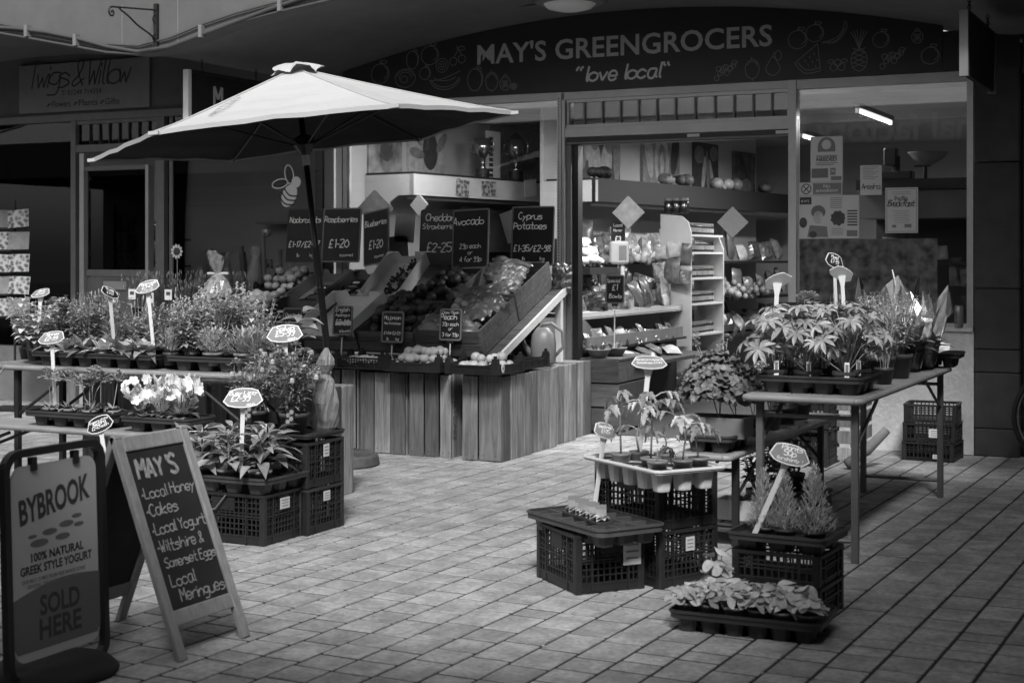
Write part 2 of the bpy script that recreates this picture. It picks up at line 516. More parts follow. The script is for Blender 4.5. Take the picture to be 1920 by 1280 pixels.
def world_of(sx, sy):
    c, s = math.cos(PROT), math.sin(PROT)
    return -4 + sx * c - sy * s, -4 + sx * s + sy * c
vis = []; rest = []
for sx, sy, L in stones:
    wx, wy = world_of(sx, sy)
    if wy > .02 or wy < -9.6 or wx < -13 or wx > 1.2: continue
    p = view_px(wx, wy)
    if p and -10 < p[0] < 1930 and 300 < p[1] < 1275 and wy < -.1: vis.append((p[2], sx, sy, L))
    else: rest.append((sx, sy, L))
vis.sort()
# the stones that lie open to view, nearest first
near = [q for q in vis if not (view_px(*world_of(q[1], q[2]))[0] < 240)][:300]
ns = set((q[1], q[2]) for q in near)
rest += [q[1:] for q in vis if (q[1], q[2]) not in ns]
G = .006
PV = {}
for L in (.125, .165, .205, .245):
    m_ = MB(); m_.bev(0, 0, -.05, CW - .011, L - .014, .05, .003)
    PV[L] = m_.mesh('paver', 'paver')
for D, sx, sy, L in near:
    put(PV[L], 'paver', paving, (sx, sy, prnd.uniform(-.001, .0012)), (prnd.uniform(-.004, .004), prnd.uniform(-.004, .004), prnd.uniform(-.004, .004) + prnd.choice((0, PI))))
mb = MB()
for sx, sy, L in rest:
    mb.bev(sx + prnd.uniform(-.001, .001), sy, -.05 + prnd.uniform(-.001, .0012), CW - .011, L - .014, .05, .003)
stuff(mb.build('paver_field', 'paver', paving))
mb = MB(); mb.add([(-9.2, -6.0, -.0028), (5.4, -6.0, -.0028), (5.4, 4.02, -.0028), (-9.2, 4.02, -.0028)], [(0, 1, 2, 3)]); mb.build('joint_sand', 'joint', paving)

# ================================================================= canopy of the parade
def zc0(x):
    k = round((x + 4.45) / 6.04); c = -4.45 + 6.04 * k
    return 3.385 - .048 * (x - c) ** 2
def zc(x): return sum(zc0(x + d * .09) for d in range(-3, 4)) / 7
canopy = thing('concrete_canopy', 'pale concrete canopy with wavy underside running along the whole shopfront', 'canopy', (-6, -1, 3))
def local(o): return Matrix.Translation(-Vector(o.location))
XS = [-15 + .15 * k for k in range(121)]
def sheet(mb, fn0, fn1, M=None):
    """quad strip between two curves over XS"""
    vs = []
    for x in XS: vs += [fn0(x), fn1(x)]
    mb.add(vs, [(2 * i, 2 * i + 2, 2 * i + 3, 2 * i + 1) for i in range(len(XS) - 1)], M)
mb = MB(); M = local(canopy)
sheet(mb, lambda x: (x, -2.1, zc(x)), lambda x: (x, .3, zc(x)), M)
mb.build('soffit', 'soffit', canopy, smooth=True)
mb = MB()
fz = lambda x: zc(x) - .045
sheet(mb, lambda x: (x, -2.25, fz(x)), lambda x: (x, -2.25, 4.35), M)
sheet(mb, lambda x: (x, -2.25, fz(x)), lambda x: (x, -2.08, fz(x)), M)
sheet(mb, lambda x: (x, -2.08, fz(x)), lambda x: (x, -2.08, zc(x) + .02), M)
mb.build('fascia', 'concrete', canopy)
mb = MB(); mb.bb(-15, 3, -2.25, .3, 4.35, 4.45, M); mb.build('roof_slab', 'concrete', canopy)
for dz, dy, rr, nm in ((.02, -2.275, .016, 'cable'), (-.012, -2.268, .011, 'cable'), (.055, -2.27, .009, 'cable')):
    mb = MB(); mb.tube([(x, dy, fz(x) + dz + .02 * math.sin(x * 2.3 + dz * 90)) for x in XS[::2]], rr, 5, M); mb.build(nm, 'cable', canopy, smooth=True)
for x in (-8.6, -8.1, -6.9, -6.2, -5.5):
    mb = MB(); mb.box(x, -2.275, fz(x) - .02, .03, .05, .09, M); mb.build('cable_clip', 'frame_grey', canopy)
for x in (-10.05, -7.42 - .25, -7.42 + .28):   # fine vertical cracks in the paint
    mb = MB(); mb.box(x, -2.2505, fz(x) + .02, .004, .003, .35, M); mb.build('paint_crack', 'ink_grey', canopy)
# unseen upper storey, added above the canopy for shading
up = thing('upper_shade_wall', 'unseen plain upper storey wall added above the canopy for shading', 'building', (-6, .4, 4.45))
mb = MB(); mb.bb(-15, 3, .1, .5, 4.45, 6.4, local(up)); mb.build('wall', 'opp_wall', up)

# wrought iron bracket on the canopy edge
br = thing('wrought_iron_bracket', 'black wrought iron scroll bracket on the pale canopy edge', 'bracket', (-7.33, -2.25, 2.985))
mb = MB(); mb.box(0, -.015, 0, .03, .03, .325); mb.build('back_plate', 'iron', br)
mb = MB(); mb.tube([(0, -.02, .278), (0, -.50, .232)], .007, 6); mb.build('arm', 'iron', br)
mb = MB(); mb.tube([(0, -.02, .055)] + [(math.sin(k) * .007, -.02 - .042 * k, .055 + .018 * k) for k in range(1, 10)] + [(0, -.43, .236)], .007, 6); mb.build('brace', 'iron', br)
mb = MB(); mb.tube([(0, -.50 - .04 * (1 - q / 16) * math.sin(q * .55), .232 - .04 + .04 * (1 - q / 16) * math.cos(q * .55)) for q in range(16)], .007, 6); mb.build('scroll', 'iron', br, smooth=True)
for z in (.21, .07):
    mb = MB(); mb.tube([(0, -.03 - .028 * math.sin(q * .6), z + .028 * math.cos(q * .6)) for q in range(10)], .005, 5); mb.build('scroll', 'iron', br, smooth=True)

# round lamp on the soffit
lamp = thing('ceiling_lamp', 'round unlit lamp with pale dish on the soffit above the sign', 'lamp', (-4.64, -.72, 3.37))
mb = MB(); mb.lathe([(.27, .02), (.28, -.01), (.24, -.03)], 28); mb.build('ring', 'frame_grey', lamp, smooth=True)
mb = MB(); mb.lathe([(.20, -.03), (.17, -.06), (.09, -.08), (.01, -.085)], 28, cap0=False); mb.build('dish', 'white', lamp, smooth=True)
mb = MB(); mb.tube([(-.25, 0, -.01), (-.6, .1, .005), (-1.2, .12, -.02)], .007, 5); mb.build('cable', 'cable', lamp)

# hanging signs under the canopy
def hanging_sign(label, x, y0, y1, z0, z1, edge, zt):
    t = thing('hanging_sign', label, 'sign', (x, (y0 + y1) / 2, z0))
    w = y1 - y0; h = z1 - z0
    mb = MB(); mb.box(0, 0, 0, .03, w - .06, h); mb.build('panel', 'board', t)
    for s in (-1, 1):
        mb = MB(); mb.box(0, s * (w / 2 - .02), -.01, .05, .04, h + .03); mb.build('end_frame', edge, t)
    mb = MB(); mb.box(0, 0, h, .05, w - .08, .025); mb.build('top_frame', 'frame_black', t)
    for s in (-1, 1):
        yy = s * (w / 2 - .2)
        mb = MB()
        for k in range(4):
            mb.tube([(.0 + .009 * math.cos(q) * (k % 2), yy + .009 * math.cos(q) * (1 - k % 2), h + .045 + k * (zt - z1 - .03) / 4 + .018 * math.sin(q)) for q in [j * PI / 4 for j in range(9)]], .003, 4)
        mb.build('chain', 'iron', t)
    return t
hs = hanging_sign('dark hanging sign with pale end on chains above the parasol', -7.38, -1.86, -.75, 2.50, 2.85, 'white_frame', 2.96)
mb = MB(); write(mb, 'M', 0, 0, .17, .03, 0, jit=0); mb.build('lettering', 'letter', hs, (.017, -.22, .1), (R(90), 0, R(90)))
hanging_sign('black hanging sign on hooks at the dark right end of the canopy', -1.52, -2.0, -.9, 2.50, 2.86, 'frame_grey', 2.97)

# ================================================================= greengrocer's shop
shop = thing('greengrocer_shop', 'greengrocer shopfront with dark arched name board, pale window frames and open doorway', 'shop', (0, 0, 0))
def sbox(name, m, x0, x1, y0, y1, z0, z1, par=None):
    mb = MB(); mb.bb(x0, x1, y0, y1, z0, z1); return mb.build(name, m, par or shop)
fasc = MB()
n = 48
xs = [-7.12 + (5.12) * k / n for k in range(n + 1)]
vs = []
for x in xs: vs += [(x, -.035, 2.762), (x, -.035, zc(x) - .004), (x, .02, 2.762), (x, .02, zc(x) - .004)]
fs = []
for k in range(n):
    a, b = 4 * k, 4 * k + 4
    fs += [(a, b, b + 1, a + 1), (a + 2, a + 3, b + 3, b + 2), (a, a + 2, b + 2, b), (a + 1, b + 1, b + 3, a + 3)]
fs += [(0, 1, 3, 2), (4 * n, 4 * n + 2, 4 * n + 3, 4 * n + 1)]
fasc.add(vs, fs)
fascia = fasc.build('fascia_board', 'fascia', shop)
typed('lettering', "MAY'S GREENGROCERS", 'letter', fascia, (-5.79, -.038, 3.022), 2.53, .172, bold=.018, space=1.02)
mb = MB(); write(mb, '\u201clove local\u201d', 0, 0, .120, .018, .22, jit=0, track=.88); mb.build('lettering', 'love', fascia, (-4.90, -.038, 2.835), FACE)
# chalk-like outlines of fruit on the board
def circ(cx, cy, rx, ry, a0=0, a1=360, k=18): return [(cx + rx * math.cos(R(a0 + (a1 - a0) * i / k)), cy + ry * math.sin(R(a0 + (a1 - a0) * i / k))) for i in range(k + 1)]
def doodle(kind, r):
    s = []
    if kind == 'round': s = [circ(0, 0, r, r * .95), circ(r * .15, r * .1, r * .7, r * .65, -70, 60), [(0, r * .9), (r * .1, r * 1.35)], circ(r * .4, r * 1.1, r * .35, r * .15)]
    elif kind == 'mango': s = [circ(0, 0, r * .8, r * 1.1), circ(r * .15, .1 * r, r * .75, r * 1.0, -60, 80), [(0, r), (r * .4, r * 1.3), (r * .8, r * 1.0)]]
    elif kind == 'melon': s = [circ(0, 0, r, r * .8), circ(0, 0, r * .6, r * .5, 0, 200), circ(-r * .1, -.1 * r, r * .35, r * .3), circ(0, 0, r * .85, r * .66, 10, 170)]
    elif kind == 'kiwi': s = [circ(0, 0, r, r), circ(0, 0, r * .6, r * .6), circ(0, 0, r * .25, r * .25)]
    elif kind == 'cherry': s = [circ(-r * .5, -r * .5, r * .42, r * .42), circ(r * .5, -r * .3, r * .42, r * .42), [(-r * .45, -r * .1), (0, r * .6), (-.1 * r, r * 1.1)], [(r * .5, .1 * r), (0, r * .9)], circ(r * .45, r * .8, r * .4, r * .2)]
    elif kind == 'slice': s = [circ(0, r * .3, r, r * .75, 195, 350), circ(0, r * .3, r * .9, r * .6, 195, 350), [(-r * .97, r * .1), (-.2 * r, .15 * r), (r, r * .55)], circ(0, r * .35, r * .75, r * .3, 200, 340)]
    elif kind == 'lemon': s = [circ(0, 0, r * .75, r), circ(0, 0, r * .6, r * .8, 20, 150), [(0, -r), (.1 * r, -r * 1.2)], [(0, r), (-.1 * r, r * 1.25)]]
    elif kind == 'berry': s = [circ(0, 0, r * .9, r)] + [circ(a, b, r * .2, r * .2, k=8) for a, b in ((-.3 * r, .3 * r), (.3 * r, .3 * r), (0, 0), (-.3 * r, -.35 * r), (.3 * r, -.35 * r))] + [[(-.4 * r, r), (0, r * 1.4), (.4 * r, r)]]
    elif kind == 'banana': s = [[(-r, -r * .5), (0, -r * .55), (r * .8, r * .3), (r * .8, r)], [(-r, -r * .5), (0, -r * .25), (r * .5, r * .3), (r * .7, r)], [(-.6 * r, -.5 * r), (.1 * r, -.4 * r), (.75 * r, .5 * r)]]
    elif kind == 'wedge': s = [[(-r, -.2 * r), (.55 * r, r)], [(.55 * r, r), (.75 * r, -r * .8)], [(-r, -.2 * r), (-.3 * r, -.9 * r), (.75 * r, -.8 * r)], [(-.8 * r, -.15 * r), (-.2 * r, -.7 * r), (.68 * r, -.6 * r)]] + [[(a * r, b * r), (a * r + .05 * r, b * r - .15 * r)] for a, b in ((0, .2), (.3, .4), (.2, -.1), (.5, 0), (-.3, 0), (-.1, -.3), (.4, -.4))]
    elif kind == 'pear': s = [[(0, r * .9), (-r * .35, r * .4), (-r * .7, -r * .4), (0, -r * .95), (r * .7, -r * .4), (r * .35, r * .4), (0, r * .9)], [(0, .9 * r), (.15 * r, 1.3 * r)], circ(r * .5, r * .9, r * .3, r * .45)]
    elif kind == 'grapes': s = [circ((-.75 + .28 * i) * r, (-.2 + .12 * i + .26 * ((i * 7) % 3 - 1)) * r, r * .2, r * .2, k=10) for i in range(6)] + [circ((-.6 + .3 * i) * r, (.25 - .2 * (i % 2) + .05 * i) * r, r * .2, r * .2, k=10) for i in range(5)] + [[(.7 * r, .5 * r), (r, .8 * r)]]
    elif kind == 'berries': s = [circ(-.45 * r, -.2 * r, .42 * r, .42 * r), circ(.45 * r, -.2 * r, .42 * r, .42 * r), circ(0, .3 * r, .4 * r, .4 * r), circ(-.8 * r, .5 * r, .35 * r, .2 * r), circ(.8 * r, .5 * r, .35 * r, .2 * r)]
    elif kind == 'pineapple': s = [circ(0, -.45 * r, .38 * r, .52 * r)] + [[(-.34 * r, (-.8 + .22 * i) * r), (.3 * r, (-.55 + .22 * i) * r)] for i in range(4)] + [[(.34 * r, (-.8 + .22 * i) * r), (-.3 * r, (-.55 + .22 * i) * r)] for i in range(4)] + [[(0, .05 * r), (a * r * .5, .55 * r), (a * r, (1.0 - .3 * abs(a)) * r)] for a in (-.4, -.25, -.1, .1, .25, .4)]
    return s
for kind, x, z, r in [('round', -6.736, 3.0, .09), ('melon', -6.486, 2.949, .1), ('mango', -6.417, 3.1, .07), ('round', -6.244, 3.13, .085), ('kiwi', -6.125, 3.038, .059), ('round', -6.291, 2.979, .055), ('cherry', -5.977, 3.106, .081), ('slice', -6.1, 2.9, .15), ('mango', -5.814, 2.9, .085), ('lemon', -5.654, 2.878, .076), ('berry', -5.529, 2.854, .055), ('kiwi', -5.45, 2.828, .026),
        ('round', -3.063, 3.058, .073), ('round', -2.932, 3.098, .068), ('banana', -2.775, 3.075, .1), ('wedge', -2.973, 2.904, .113), ('grapes', -3.626, 2.847, .1), ('lemon', -3.417, 2.856, .074), ('pear', -3.254, 2.875, .081), ('berries', -2.759, 2.847, .064), ('pineapple', -2.599, 2.949, .158), ('round', -2.438, 3.018, .06), ('grapes', -2.352, 2.867, .1), ('berry', -2.175, 3.02, .045), ('round', -2.083, 2.879, .065)]:
    mb = MB()
    for q, st in enumerate(doodle(kind, r)): ribbon(mb, catmull(st) if len(st) < 9 else st, .0055, q * .0001)
    mb.build('fruit_outline', 'doodle', fascia, (x, -.038, z), FACE)
# frames
sbox('head_rail', 'white_frame', -7.2, -5.06, -.02, .07, 2.70, 2.76)
sbox('head_rail', 'white_frame', -5.0, -3.14, -.02, .07, 2.70, 2.757)
sbox('head_rail', 'white_frame', -3.075, -1.78, -.02, .07, 2.69, 2.757)
sbox('mullion', 'white_frame', -5.062, -5.028, -.03, .07, .0, 2.758)
pf = MB()
for k in range(86): pf.box(-5.045, -.0315, .62 + k * .0245, .009, .004, .011)
pf.build('shelf_slots', 'ink', shop)
sbox('mullion', 'alu', -5.022, -4.995, -.025, .08, 0, 2.698)
sbox('mullion', 'white_frame', -3.138, -3.078, -.028, .08, 0, 2.758)
sbox('end_frame', 'alu', -1.83, -1.785, -.015, .07, .90, 2.69)
sbox('end_frame', 'white_frame', -7.2, -7.14, -.02, .07, 0, 2.70)
sbox('end_frame', 'alu', -7.13, -7.09, -.015, .06, .5, 2.70)
sbox('transom_beam', 'white_frame', -4.993, -3.14, -.022, .075, 2.392, 2.462)
tb = [-4.977, -4.835, -4.676, -4.519, -4.364, -4.21, -4.054, -3.891, -3.73, -3.575, -3.422, -3.275, -3.146]
sbox('transom_rail', 'alu', -4.993, -3.14, -.004, .05, 2.464, 2.492)
sbox('transom_rail', 'alu', -4.993, -3.14, -.004, .05, 2.672, 2.699)
for x in tb: sbox('transom_bar', 'white_frame' if x in (tb[0], tb[-1]) else 'frame_grey', x - .007, x + .007, .0, .045, 2.492, 2.672)
for a, b in zip(tb[:-1], tb[1:]):
    sbox('transom_pane', 'glass', a + .008, b - .008, .02, .026, 2.493, 2.671)
sbox('transom_glow_block', 'inner_dark', -4.97, -3.15, .10, .105, 2.48, 2.70)  # sheet added behind the panes to block the hidden tube's glow
sbox('door_head', 'frame_black', -4.99, -3.142, .0, .12, 2.33, 2.388)
sbox('door_track', 'frame_grey', -4.99, -3.142, -.012, .02, 2.335, 2.35)
for x in (-3.95, -3.24): sbox('track_stop', 'white_frame', x, x + .1, -.014, .0, 2.358, 2.382)
sbox('door_jamb', 'frame_grey', -4.99, -4.95, .0, .12, 0, 2.33)
sbox('door_jamb', 'frame_black', -4.945, -4.90, .03, .12, 0, 2.33)
sbox('window_pane', 'glass', -7.085, -5.064, .02, .026, .52, 2.698)
sbox('window_pane', 'glass', -3.074, -1.834, .02, .026, .915, 2.688)
sbox('window_sill', 'white_frame', -3.076, -1.785, -.035, .06, .885, .912)
sbox('window_sill', 'white_frame', -7.1, -5.06, -.02, .06, .48, .51)
sbox('stall_riser', 'render_wall', -3.076, -1.782, -.012, .2, 0, .883)
sbox('stall_riser', 'render_wall', -7.1, -5.06, -.01, .2, 0, .48)
# interior
sbox('shop_floor', 'shop_floor', -7.3, -1.6, -.01, 8.0, -.02, .004)
sbox('ceiling', 'ceiling', -7.3, -1.6, .1, 8.0, 2.86, 2.92)
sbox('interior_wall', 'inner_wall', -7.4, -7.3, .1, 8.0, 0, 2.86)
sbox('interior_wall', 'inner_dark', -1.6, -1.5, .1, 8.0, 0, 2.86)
sbox('interior_wall', 'inner_wall', -7.4, -1.5, 8.0, 8.1, 0, 2.86)
for y in (1.2, 2.5, 3.8): sbox('ceiling_beam', 'ceiling', -7.3, -1.6, y, y + .12, 2.78, 2.86)

# fluorescent lamps lit inside: some in view, others added out of sight
def tube_lamp(label, x, y, rz, watts, z=2.78):
    t = thing('fluorescent_lamp', label, 'lamp', (x, y, z), rz, 'fluorescent tubes inside the shop')
    mb = MB(); mb.box(0, 0, .02, .05, 1.3, .04); mb.build('housing', 'frame_grey', t)
    mb = MB(); mb.tube([(0, -.6, .0), (0, .6, .0)], .016, 8); mb.build('tube', 'tube_light', t)
    for s in (-1, 1):
        mb = MB(); mb.box(0, s * .62, -.02, .03, .03, .05); mb.build('tube_holder', 'white', t)
    la = bpy.data.lights.new('tube_glow', 'AREA'); la.shape = 'RECTANGLE'; la.size = .1; la.size_y = 1.2; la.energy = watts
    lo = bpy.data.objects.new('tube_glow', la); COL.objects.link(lo); lo.parent = t; lo.location = (0, 0, -.03)
tube_lamp('lit fluorescent tube behind the right shop window', -2.84, 1.55, R(0), 13, 2.6)
tube_lamp('lit fluorescent tube deeper inside, left of the posters', -3.92, 3.8, R(0), 45, 2.6)
tube_lamp('hidden tube lamp added to light the doorway counters', -4.1, .42, R(90), 42)  # added fill lamp, kept out of sight behind the transom
tube_lamp('hidden tube lamp added to light the left window display', -6.05, .16, R(90), 17)  # added fill lamp, tucked out of sight behind the head rail

sbox('fascia_end', 'fascia', -2.0, -1.46, -.03, .02, 2.762, 3.05)

# dark stone pillar at the right
pil = thing('stone_pillar', 'dark smooth stone pillar right of the shop window', 'pillar', (-1.62, .1, 0))
z = 0
for h in (.20, .40, .165, .435, .9, .9):
    mb = MB(); mb.bev(0, 0, z, .308, .26, h - .006, .006); mb.build('stone_block', 'pillar', pil); z += h
void = thing('neighbouring_shopfront', 'black recessed shopfront beyond the dark pillar', 'shop', (-.4, .5, 0))
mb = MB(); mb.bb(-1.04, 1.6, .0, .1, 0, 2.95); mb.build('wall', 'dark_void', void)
mb = MB(); mb.bb(-1.06, -1.0, -.42, .0, 0, 2.95); mb.build('door_frame', 'frame_black', void)
mb = MB(); mb.bb(-1.05, 1.6, -.52, -.46, 2.72, 3.3); mb.build('fascia_board', 'fascia', void)

# ================================================================= florist next door
fl = thing('florist_shop', 'dim florist shopfront with grey frames and a pale name board', 'shop', (0, 0, 0))
fb = lambda name, m, x0, x1, y0, y1, z0, z1: sbox(name, m, x0, x1, y0, y1, z0, z1, fl)
mb = MB()
vs = []; nn = 40
for k in range(nn + 1):
    x = -13.0 + 5.87 * k / nn; vs += [(x, .0, 2.80), (x, .0, zc(x) - .003)]
mb.add(vs, [(2 * i, 2 * i + 2, 2 * i + 3, 2 * i + 1) for i in range(nn)])
mb.build('fascia_wall', 'concrete', fl)
sg = fb('name_board', 'name_board', -10.90, -9.27, -.03, -.004, 2.83, 3.30)
mb = MB(); write(mb, 'Twigs & Willow', 0, 0, .24, .016, .22, jit=.1, track=.62); mb.build('lettering', 'ink', sg, (-10.80, -.033, 3.07), FACE)
typed('lettering', 'T: 01249 714334', 'ink', sg, (-10.35, -.033, 2.985), .50, .05)
for t_, x in (('Flowers', -10.47), ('Plants', -10.13), ('Gifts', -9.80)):
    typed('lettering', t_, 'ink', sg, (x, -.033, 2.875), .235 if t_ != 'Gifts' else .17, .062, bold=.008)
    mb = MB(); ribbon(mb, [(0, 0), (.02, .02), (.045, .03)], .018, 0); mb.build('leaf_mark', 'ink', sg, (x - .06, -.033, 2.885), FACE)
fb('lintel', 'frame_grey', -13, -7.21, -.04, .08, 2.735, 2.80)
for x0, x1 in ((-10.24, -10.18), (-9.20, -9.10), (-11.9, -11.84)): fb('mullion', 'frame_grey', x0, x1, -.025, .08, 0, 2.734)
fb('door_frame', 'alu', -10.135, -10.08, -.02, .07, 0, 2.42)
fb('door_frame', 'alu', -9.335, -9.30, -.01, .07, 0, 2.29)
fb('door_frame', 'frame_grey', -10.08, -9.335, -.01, .05, 2.25, 2.29)
fb('transom_rail', 'frame_grey', -10.178, -9.202, -.02, .07, 2.43, 2.50)
fb('transom_rail', 'frame_grey', -10.178, -9.202, -.01, .05, 2.70, 2.733)
fb('transom_pane', 'glass_dark', -10.17, -9.21, .02, .026, 2.502, 2.699)
for k in range(7): fb('transom_bar', 'frame_black', -10.03 + k * .12, -10.018 + k * .12, .0, .04, 2.503, 2.698)
dr = fb('door', 'inner_dark', -10.07, -9.345, .02, .06, .02, 1.23)
typed_ = fb('letter_plate', 'alu', -9.85, -9.57, -.004, .018, 1.11, 1.19)
fb('door_rail', 'frame_grey', -10.07, -9.345, .0, .02, 1.24, 1.30)
fb('door_pane', 'glass_dark', -10.07, -9.345, .03, .036, 1.30, 2.25)
fb('window_pane', 'glass_dark', -9.09, -7.22, .02, .026, .55, 2.733)
fb('window_pane', 'glass_dark', -11.83, -10.25, .02, .026, .55, 2.733)
fb('window_frame', 'frame_grey', -9.06, -9.02, .0, .018, .55, 2.73)
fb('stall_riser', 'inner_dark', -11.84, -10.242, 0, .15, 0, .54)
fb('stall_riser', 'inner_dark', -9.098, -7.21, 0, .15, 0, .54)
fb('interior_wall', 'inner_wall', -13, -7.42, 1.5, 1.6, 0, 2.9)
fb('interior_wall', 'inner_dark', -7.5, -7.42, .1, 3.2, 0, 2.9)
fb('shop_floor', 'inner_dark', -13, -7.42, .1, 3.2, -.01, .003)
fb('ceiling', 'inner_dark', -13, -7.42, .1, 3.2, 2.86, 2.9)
fb('window_shelf', 'wood_dark', -9.05, -7.3, .15, .55, 1.02, 1.05)
for z_ in (1.3, 1.72): fb('window_shelf', 'wood_light', -11.8, -10.3, .12, .4, z_, z_ + .025)
fb('window_shelf', 'wood_light', -8.95, -7.4, 1.2, 1.48, 1.75, 1.775)
fb('window_shelf', 'wood_dark', -10.05, -9.4, .5, .75, 1.58, 1.60)
fb('window_shelf', 'wood_dark', -10.05, -9.4, .5, .75, 1.32, 1.34)
# white bee on the florist's glass
bee = MB()
bee.prism(circ(0, 0, .075, .11, k=20)[:-1], 0, .0006, RZ(R(-32)))
bee.prism(circ(.075, .12, .05, .05, k=16)[:-1], .0001, .0007)
bee.c = 1
for k in (-.055, -.01, .035): ribbon(bee, catmull([(-.085, k - .005), (0, k - .03), (.085, k + .01)]), .014, .0009, RZ(R(-32)))
bee.c = 0
for a, b, rx, ry, ro in ((-.10, .11, .085, .04, 10), (-.0, .19, .045, .085, 12)):
    ribbon(bee, [(a + p[0] * math.cos(R(ro)) - p[1] * math.sin(R(ro)), b + p[0] * math.sin(R(ro)) + p[1] * math.cos(R(ro))) for p in circ(0, 0, rx, ry, k=20)], .011, .0004)
b_ = bee.build('bee_decal', ['white', 'board_grey'], None, (-7.72, .016, 1.97), FACE)
tag(b_, 'white bee sticker on the dim florist window', 'decal')

# ================================================================= the other side of the precinct (behind the camera; seen in the glass)
op = thing('opposite_shops', 'row of shops across the precinct seen mirrored in the windows', 'building', (-4, -13.6, 0))
M = local(op)
mb = MB(); mb.bb(-22, 10, -14.2, -13.6, 0, 3.9, M); mb.build('wall', 'opp_wall', op)
mb = MB(); mb.bb(-22, 1.9, -13.6, -9.6, 2.86, 2.98, M); mb.build('shade_canopy_soffit', 'soffit', op)  # overhead canopy added to shade the foreground; its front bears the mirrored sign
oc = MB(); oc.bb(-22, 1.9, -9.6, -9.45, 2.86, 3.5, M); ofa = oc.build('canopy_fascia', 'inner_dark', op)
mb = MB(); mb.bb(-22, 1.9, -13.6, -9.6, 3.4, 3.5, M); mb.build('shade_canopy_roof', 'concrete', op)
me = type_mesh('lettering', 'the original factory shop', .5, 'white_gloss', .012)
put(me, 'lettering', op, (-1.6 + 4, -9.44 + 13.6, 3.02), (R(90), 0, R(180)))
for k in range(6):
    mb = MB(); mb.bb(-20 + k * 4, -17 + k * 4, -13.58, -13.55, .5, 2.5, M); mb.build('shop_window', 'opp_glass', op)
rb = thing('side_shade_block', 'unseen wall with deep canopy added to shade the right side of the precinct', 'building', (2.2, -6, 0))  # out-of-view block added to darken the paving on the right
M = local(rb)
mb = MB(); mb.bb(2.2, 3.2, -13.5, -.6, 0, 7.2, M); mb.build('wall', 'opp_wall', rb)
mb = MB(); mb.bb(-.6, 2.2, -13.5, -2.4, 2.86, 3.2, M); mb.build('canopy', 'inner_dark', rb)  # never in view; its reach is set by the shade it casts

# ================================================================= parasol
UA = R(26.319)
um = thing('parasol', 'large pale six-sided parasol leaning over the fruit display on a dark pole', 'parasol', (-5.585, -2.45, 0), UA)
mb = MB(); mb.lathe([(.265, 0), (.27, .012), (.262, .062), (.245, .078), (.06, .085)], 40)
for k in range(36): mb.box(.15, 0, .0805, .16, .006, .008, RZ(2 * PI * k / 36))
mb.build('base', 'base_concrete', um)
mb = MB(); mb.tube([(0, 0, .08), (-.025, 0, .33)], .036, 14); mb.tube([(.03, 0, .30), (.08, 0, .305)], .006, 6); mb.box(.085, 0, .29, .012, .035, .035); mb.build('base_sleeve', 'pole', um, smooth=False)
TILT = Matrix.Rotation(R(-6.4), 4, 'Y')
mb = MB(); mb.tube([(0, 0, .1), (0, 0, 1.42), (0, 0, 1.43), (0, 0, 2.6)], [.024, .024, .02, .02], 14, TILT)
mb.build('pole', 'pole', um, smooth=True)
mb = MB(); mb.tube([(0, 0, 1.30), (0, 0, 1.50)], .031, 14, TILT); mb.tube([(0, -.03, 1.22), (0, -.035, 1.222)], .008, 8, TILT); mb.build('pole_joint', 'frame_black', um)
mb = MB(); mb.tube([(0, 0, 2.06), (0, 0, 2.14)], .026, 14, TILT); mb.build('pole_collar', 'white_frame', um)
mb = MB(); mb.lathe([(.03, 2.13), (.075, 2.2), (.07, 2.25), (.03, 2.27)], 14, TILT); mb.build('hub', 'pole', um)
UR = 1.45; ZR, ZA = 2.265, 2.73
def upt(ang, t, dz=0):
    """point on the canopy: ang in units of panels, t = 0 apex .. 1 rim"""
    k = math.floor(ang); f = ang - k
    a0, a1 = R(60 * k), R(60 * (k + 1))
    p0 = Vector((math.cos(a0), math.sin(a0))); p1 = Vector((math.cos(a1), math.sin(a1)))
    p = p0.lerp(p1, f) * UR * t
    sag = 4 * f * (1 - f)
    p = p * (1 - .018 * sag * t)
    z = ZR + (ZA - ZR) * (1 - t) ** 1.08 * 1.0 - .03 * sag * t * (1 - t) * 2 + .012 * sag * t ** 6 + .006 * math.sin(f * 19 + t * 7 + k) * sag * t + .004 * math.sin(t * 31 + k * 2) * sag
    return Vector((p.x, p.y, z + dz))
def canopy_mesh(dz, m, name):
    mb = MB(); na, nt = 14, 16
    vs = []; fs = []
    A = 6 * na
    for j in range(nt + 1):
        for i in range(A): vs.append(upt((i / na) % 6, .05 + .95 * j / nt, dz))
    for j in range(nt):
        for i in range(A):
            a, b = j * A + i, j * A + (i + 1) % A
            fs.append((a, b, b + A, a + A))
    mb.add(vs, fs, TILT)
    return mb.build(name, m, um, smooth=False)
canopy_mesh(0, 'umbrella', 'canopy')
canopy_mesh(-.006, 'umbrella_underside_shade', 'canopy_underside_shade')  # inner layer with the underside's shade put into its colour
mb = MB()
pts = [upt(i / 8, 1.0, -.004) for i in range(49)]
vs = [];
for p in pts: vs += [p + Vector((0, 0, .012)), p + Vector((0, 0, -.016))]
mb.add(vs, [(2 * i, 2 * i + 2, 2 * i + 3, 2 * i + 1) for i in range(48)], TILT)
mb.build('hem', 'umbrella', um)
for k in range(6):
    mb = MB(); mb.tube([upt(k, .04, -.03), upt(k, .5, -.028), upt(k, .99, -.02)], .009, 6, TILT); rb_ = mb.build('rib', 'pole', um)
    mb = MB(); mb.tube([(.06 * math.cos(R(60 * k)), .06 * math.sin(R(60 * k)), 2.2), upt(k, .5, -.035)], .007, 6, TILT); mb.build('strut', 'pole', um)
    mb = MB(); p = upt(k, 1.0); mb.box(p.x, p.y, p.z - .018, .06, .06, .022, TILT); mb.build('tip_pocket', 'umbrella', um)
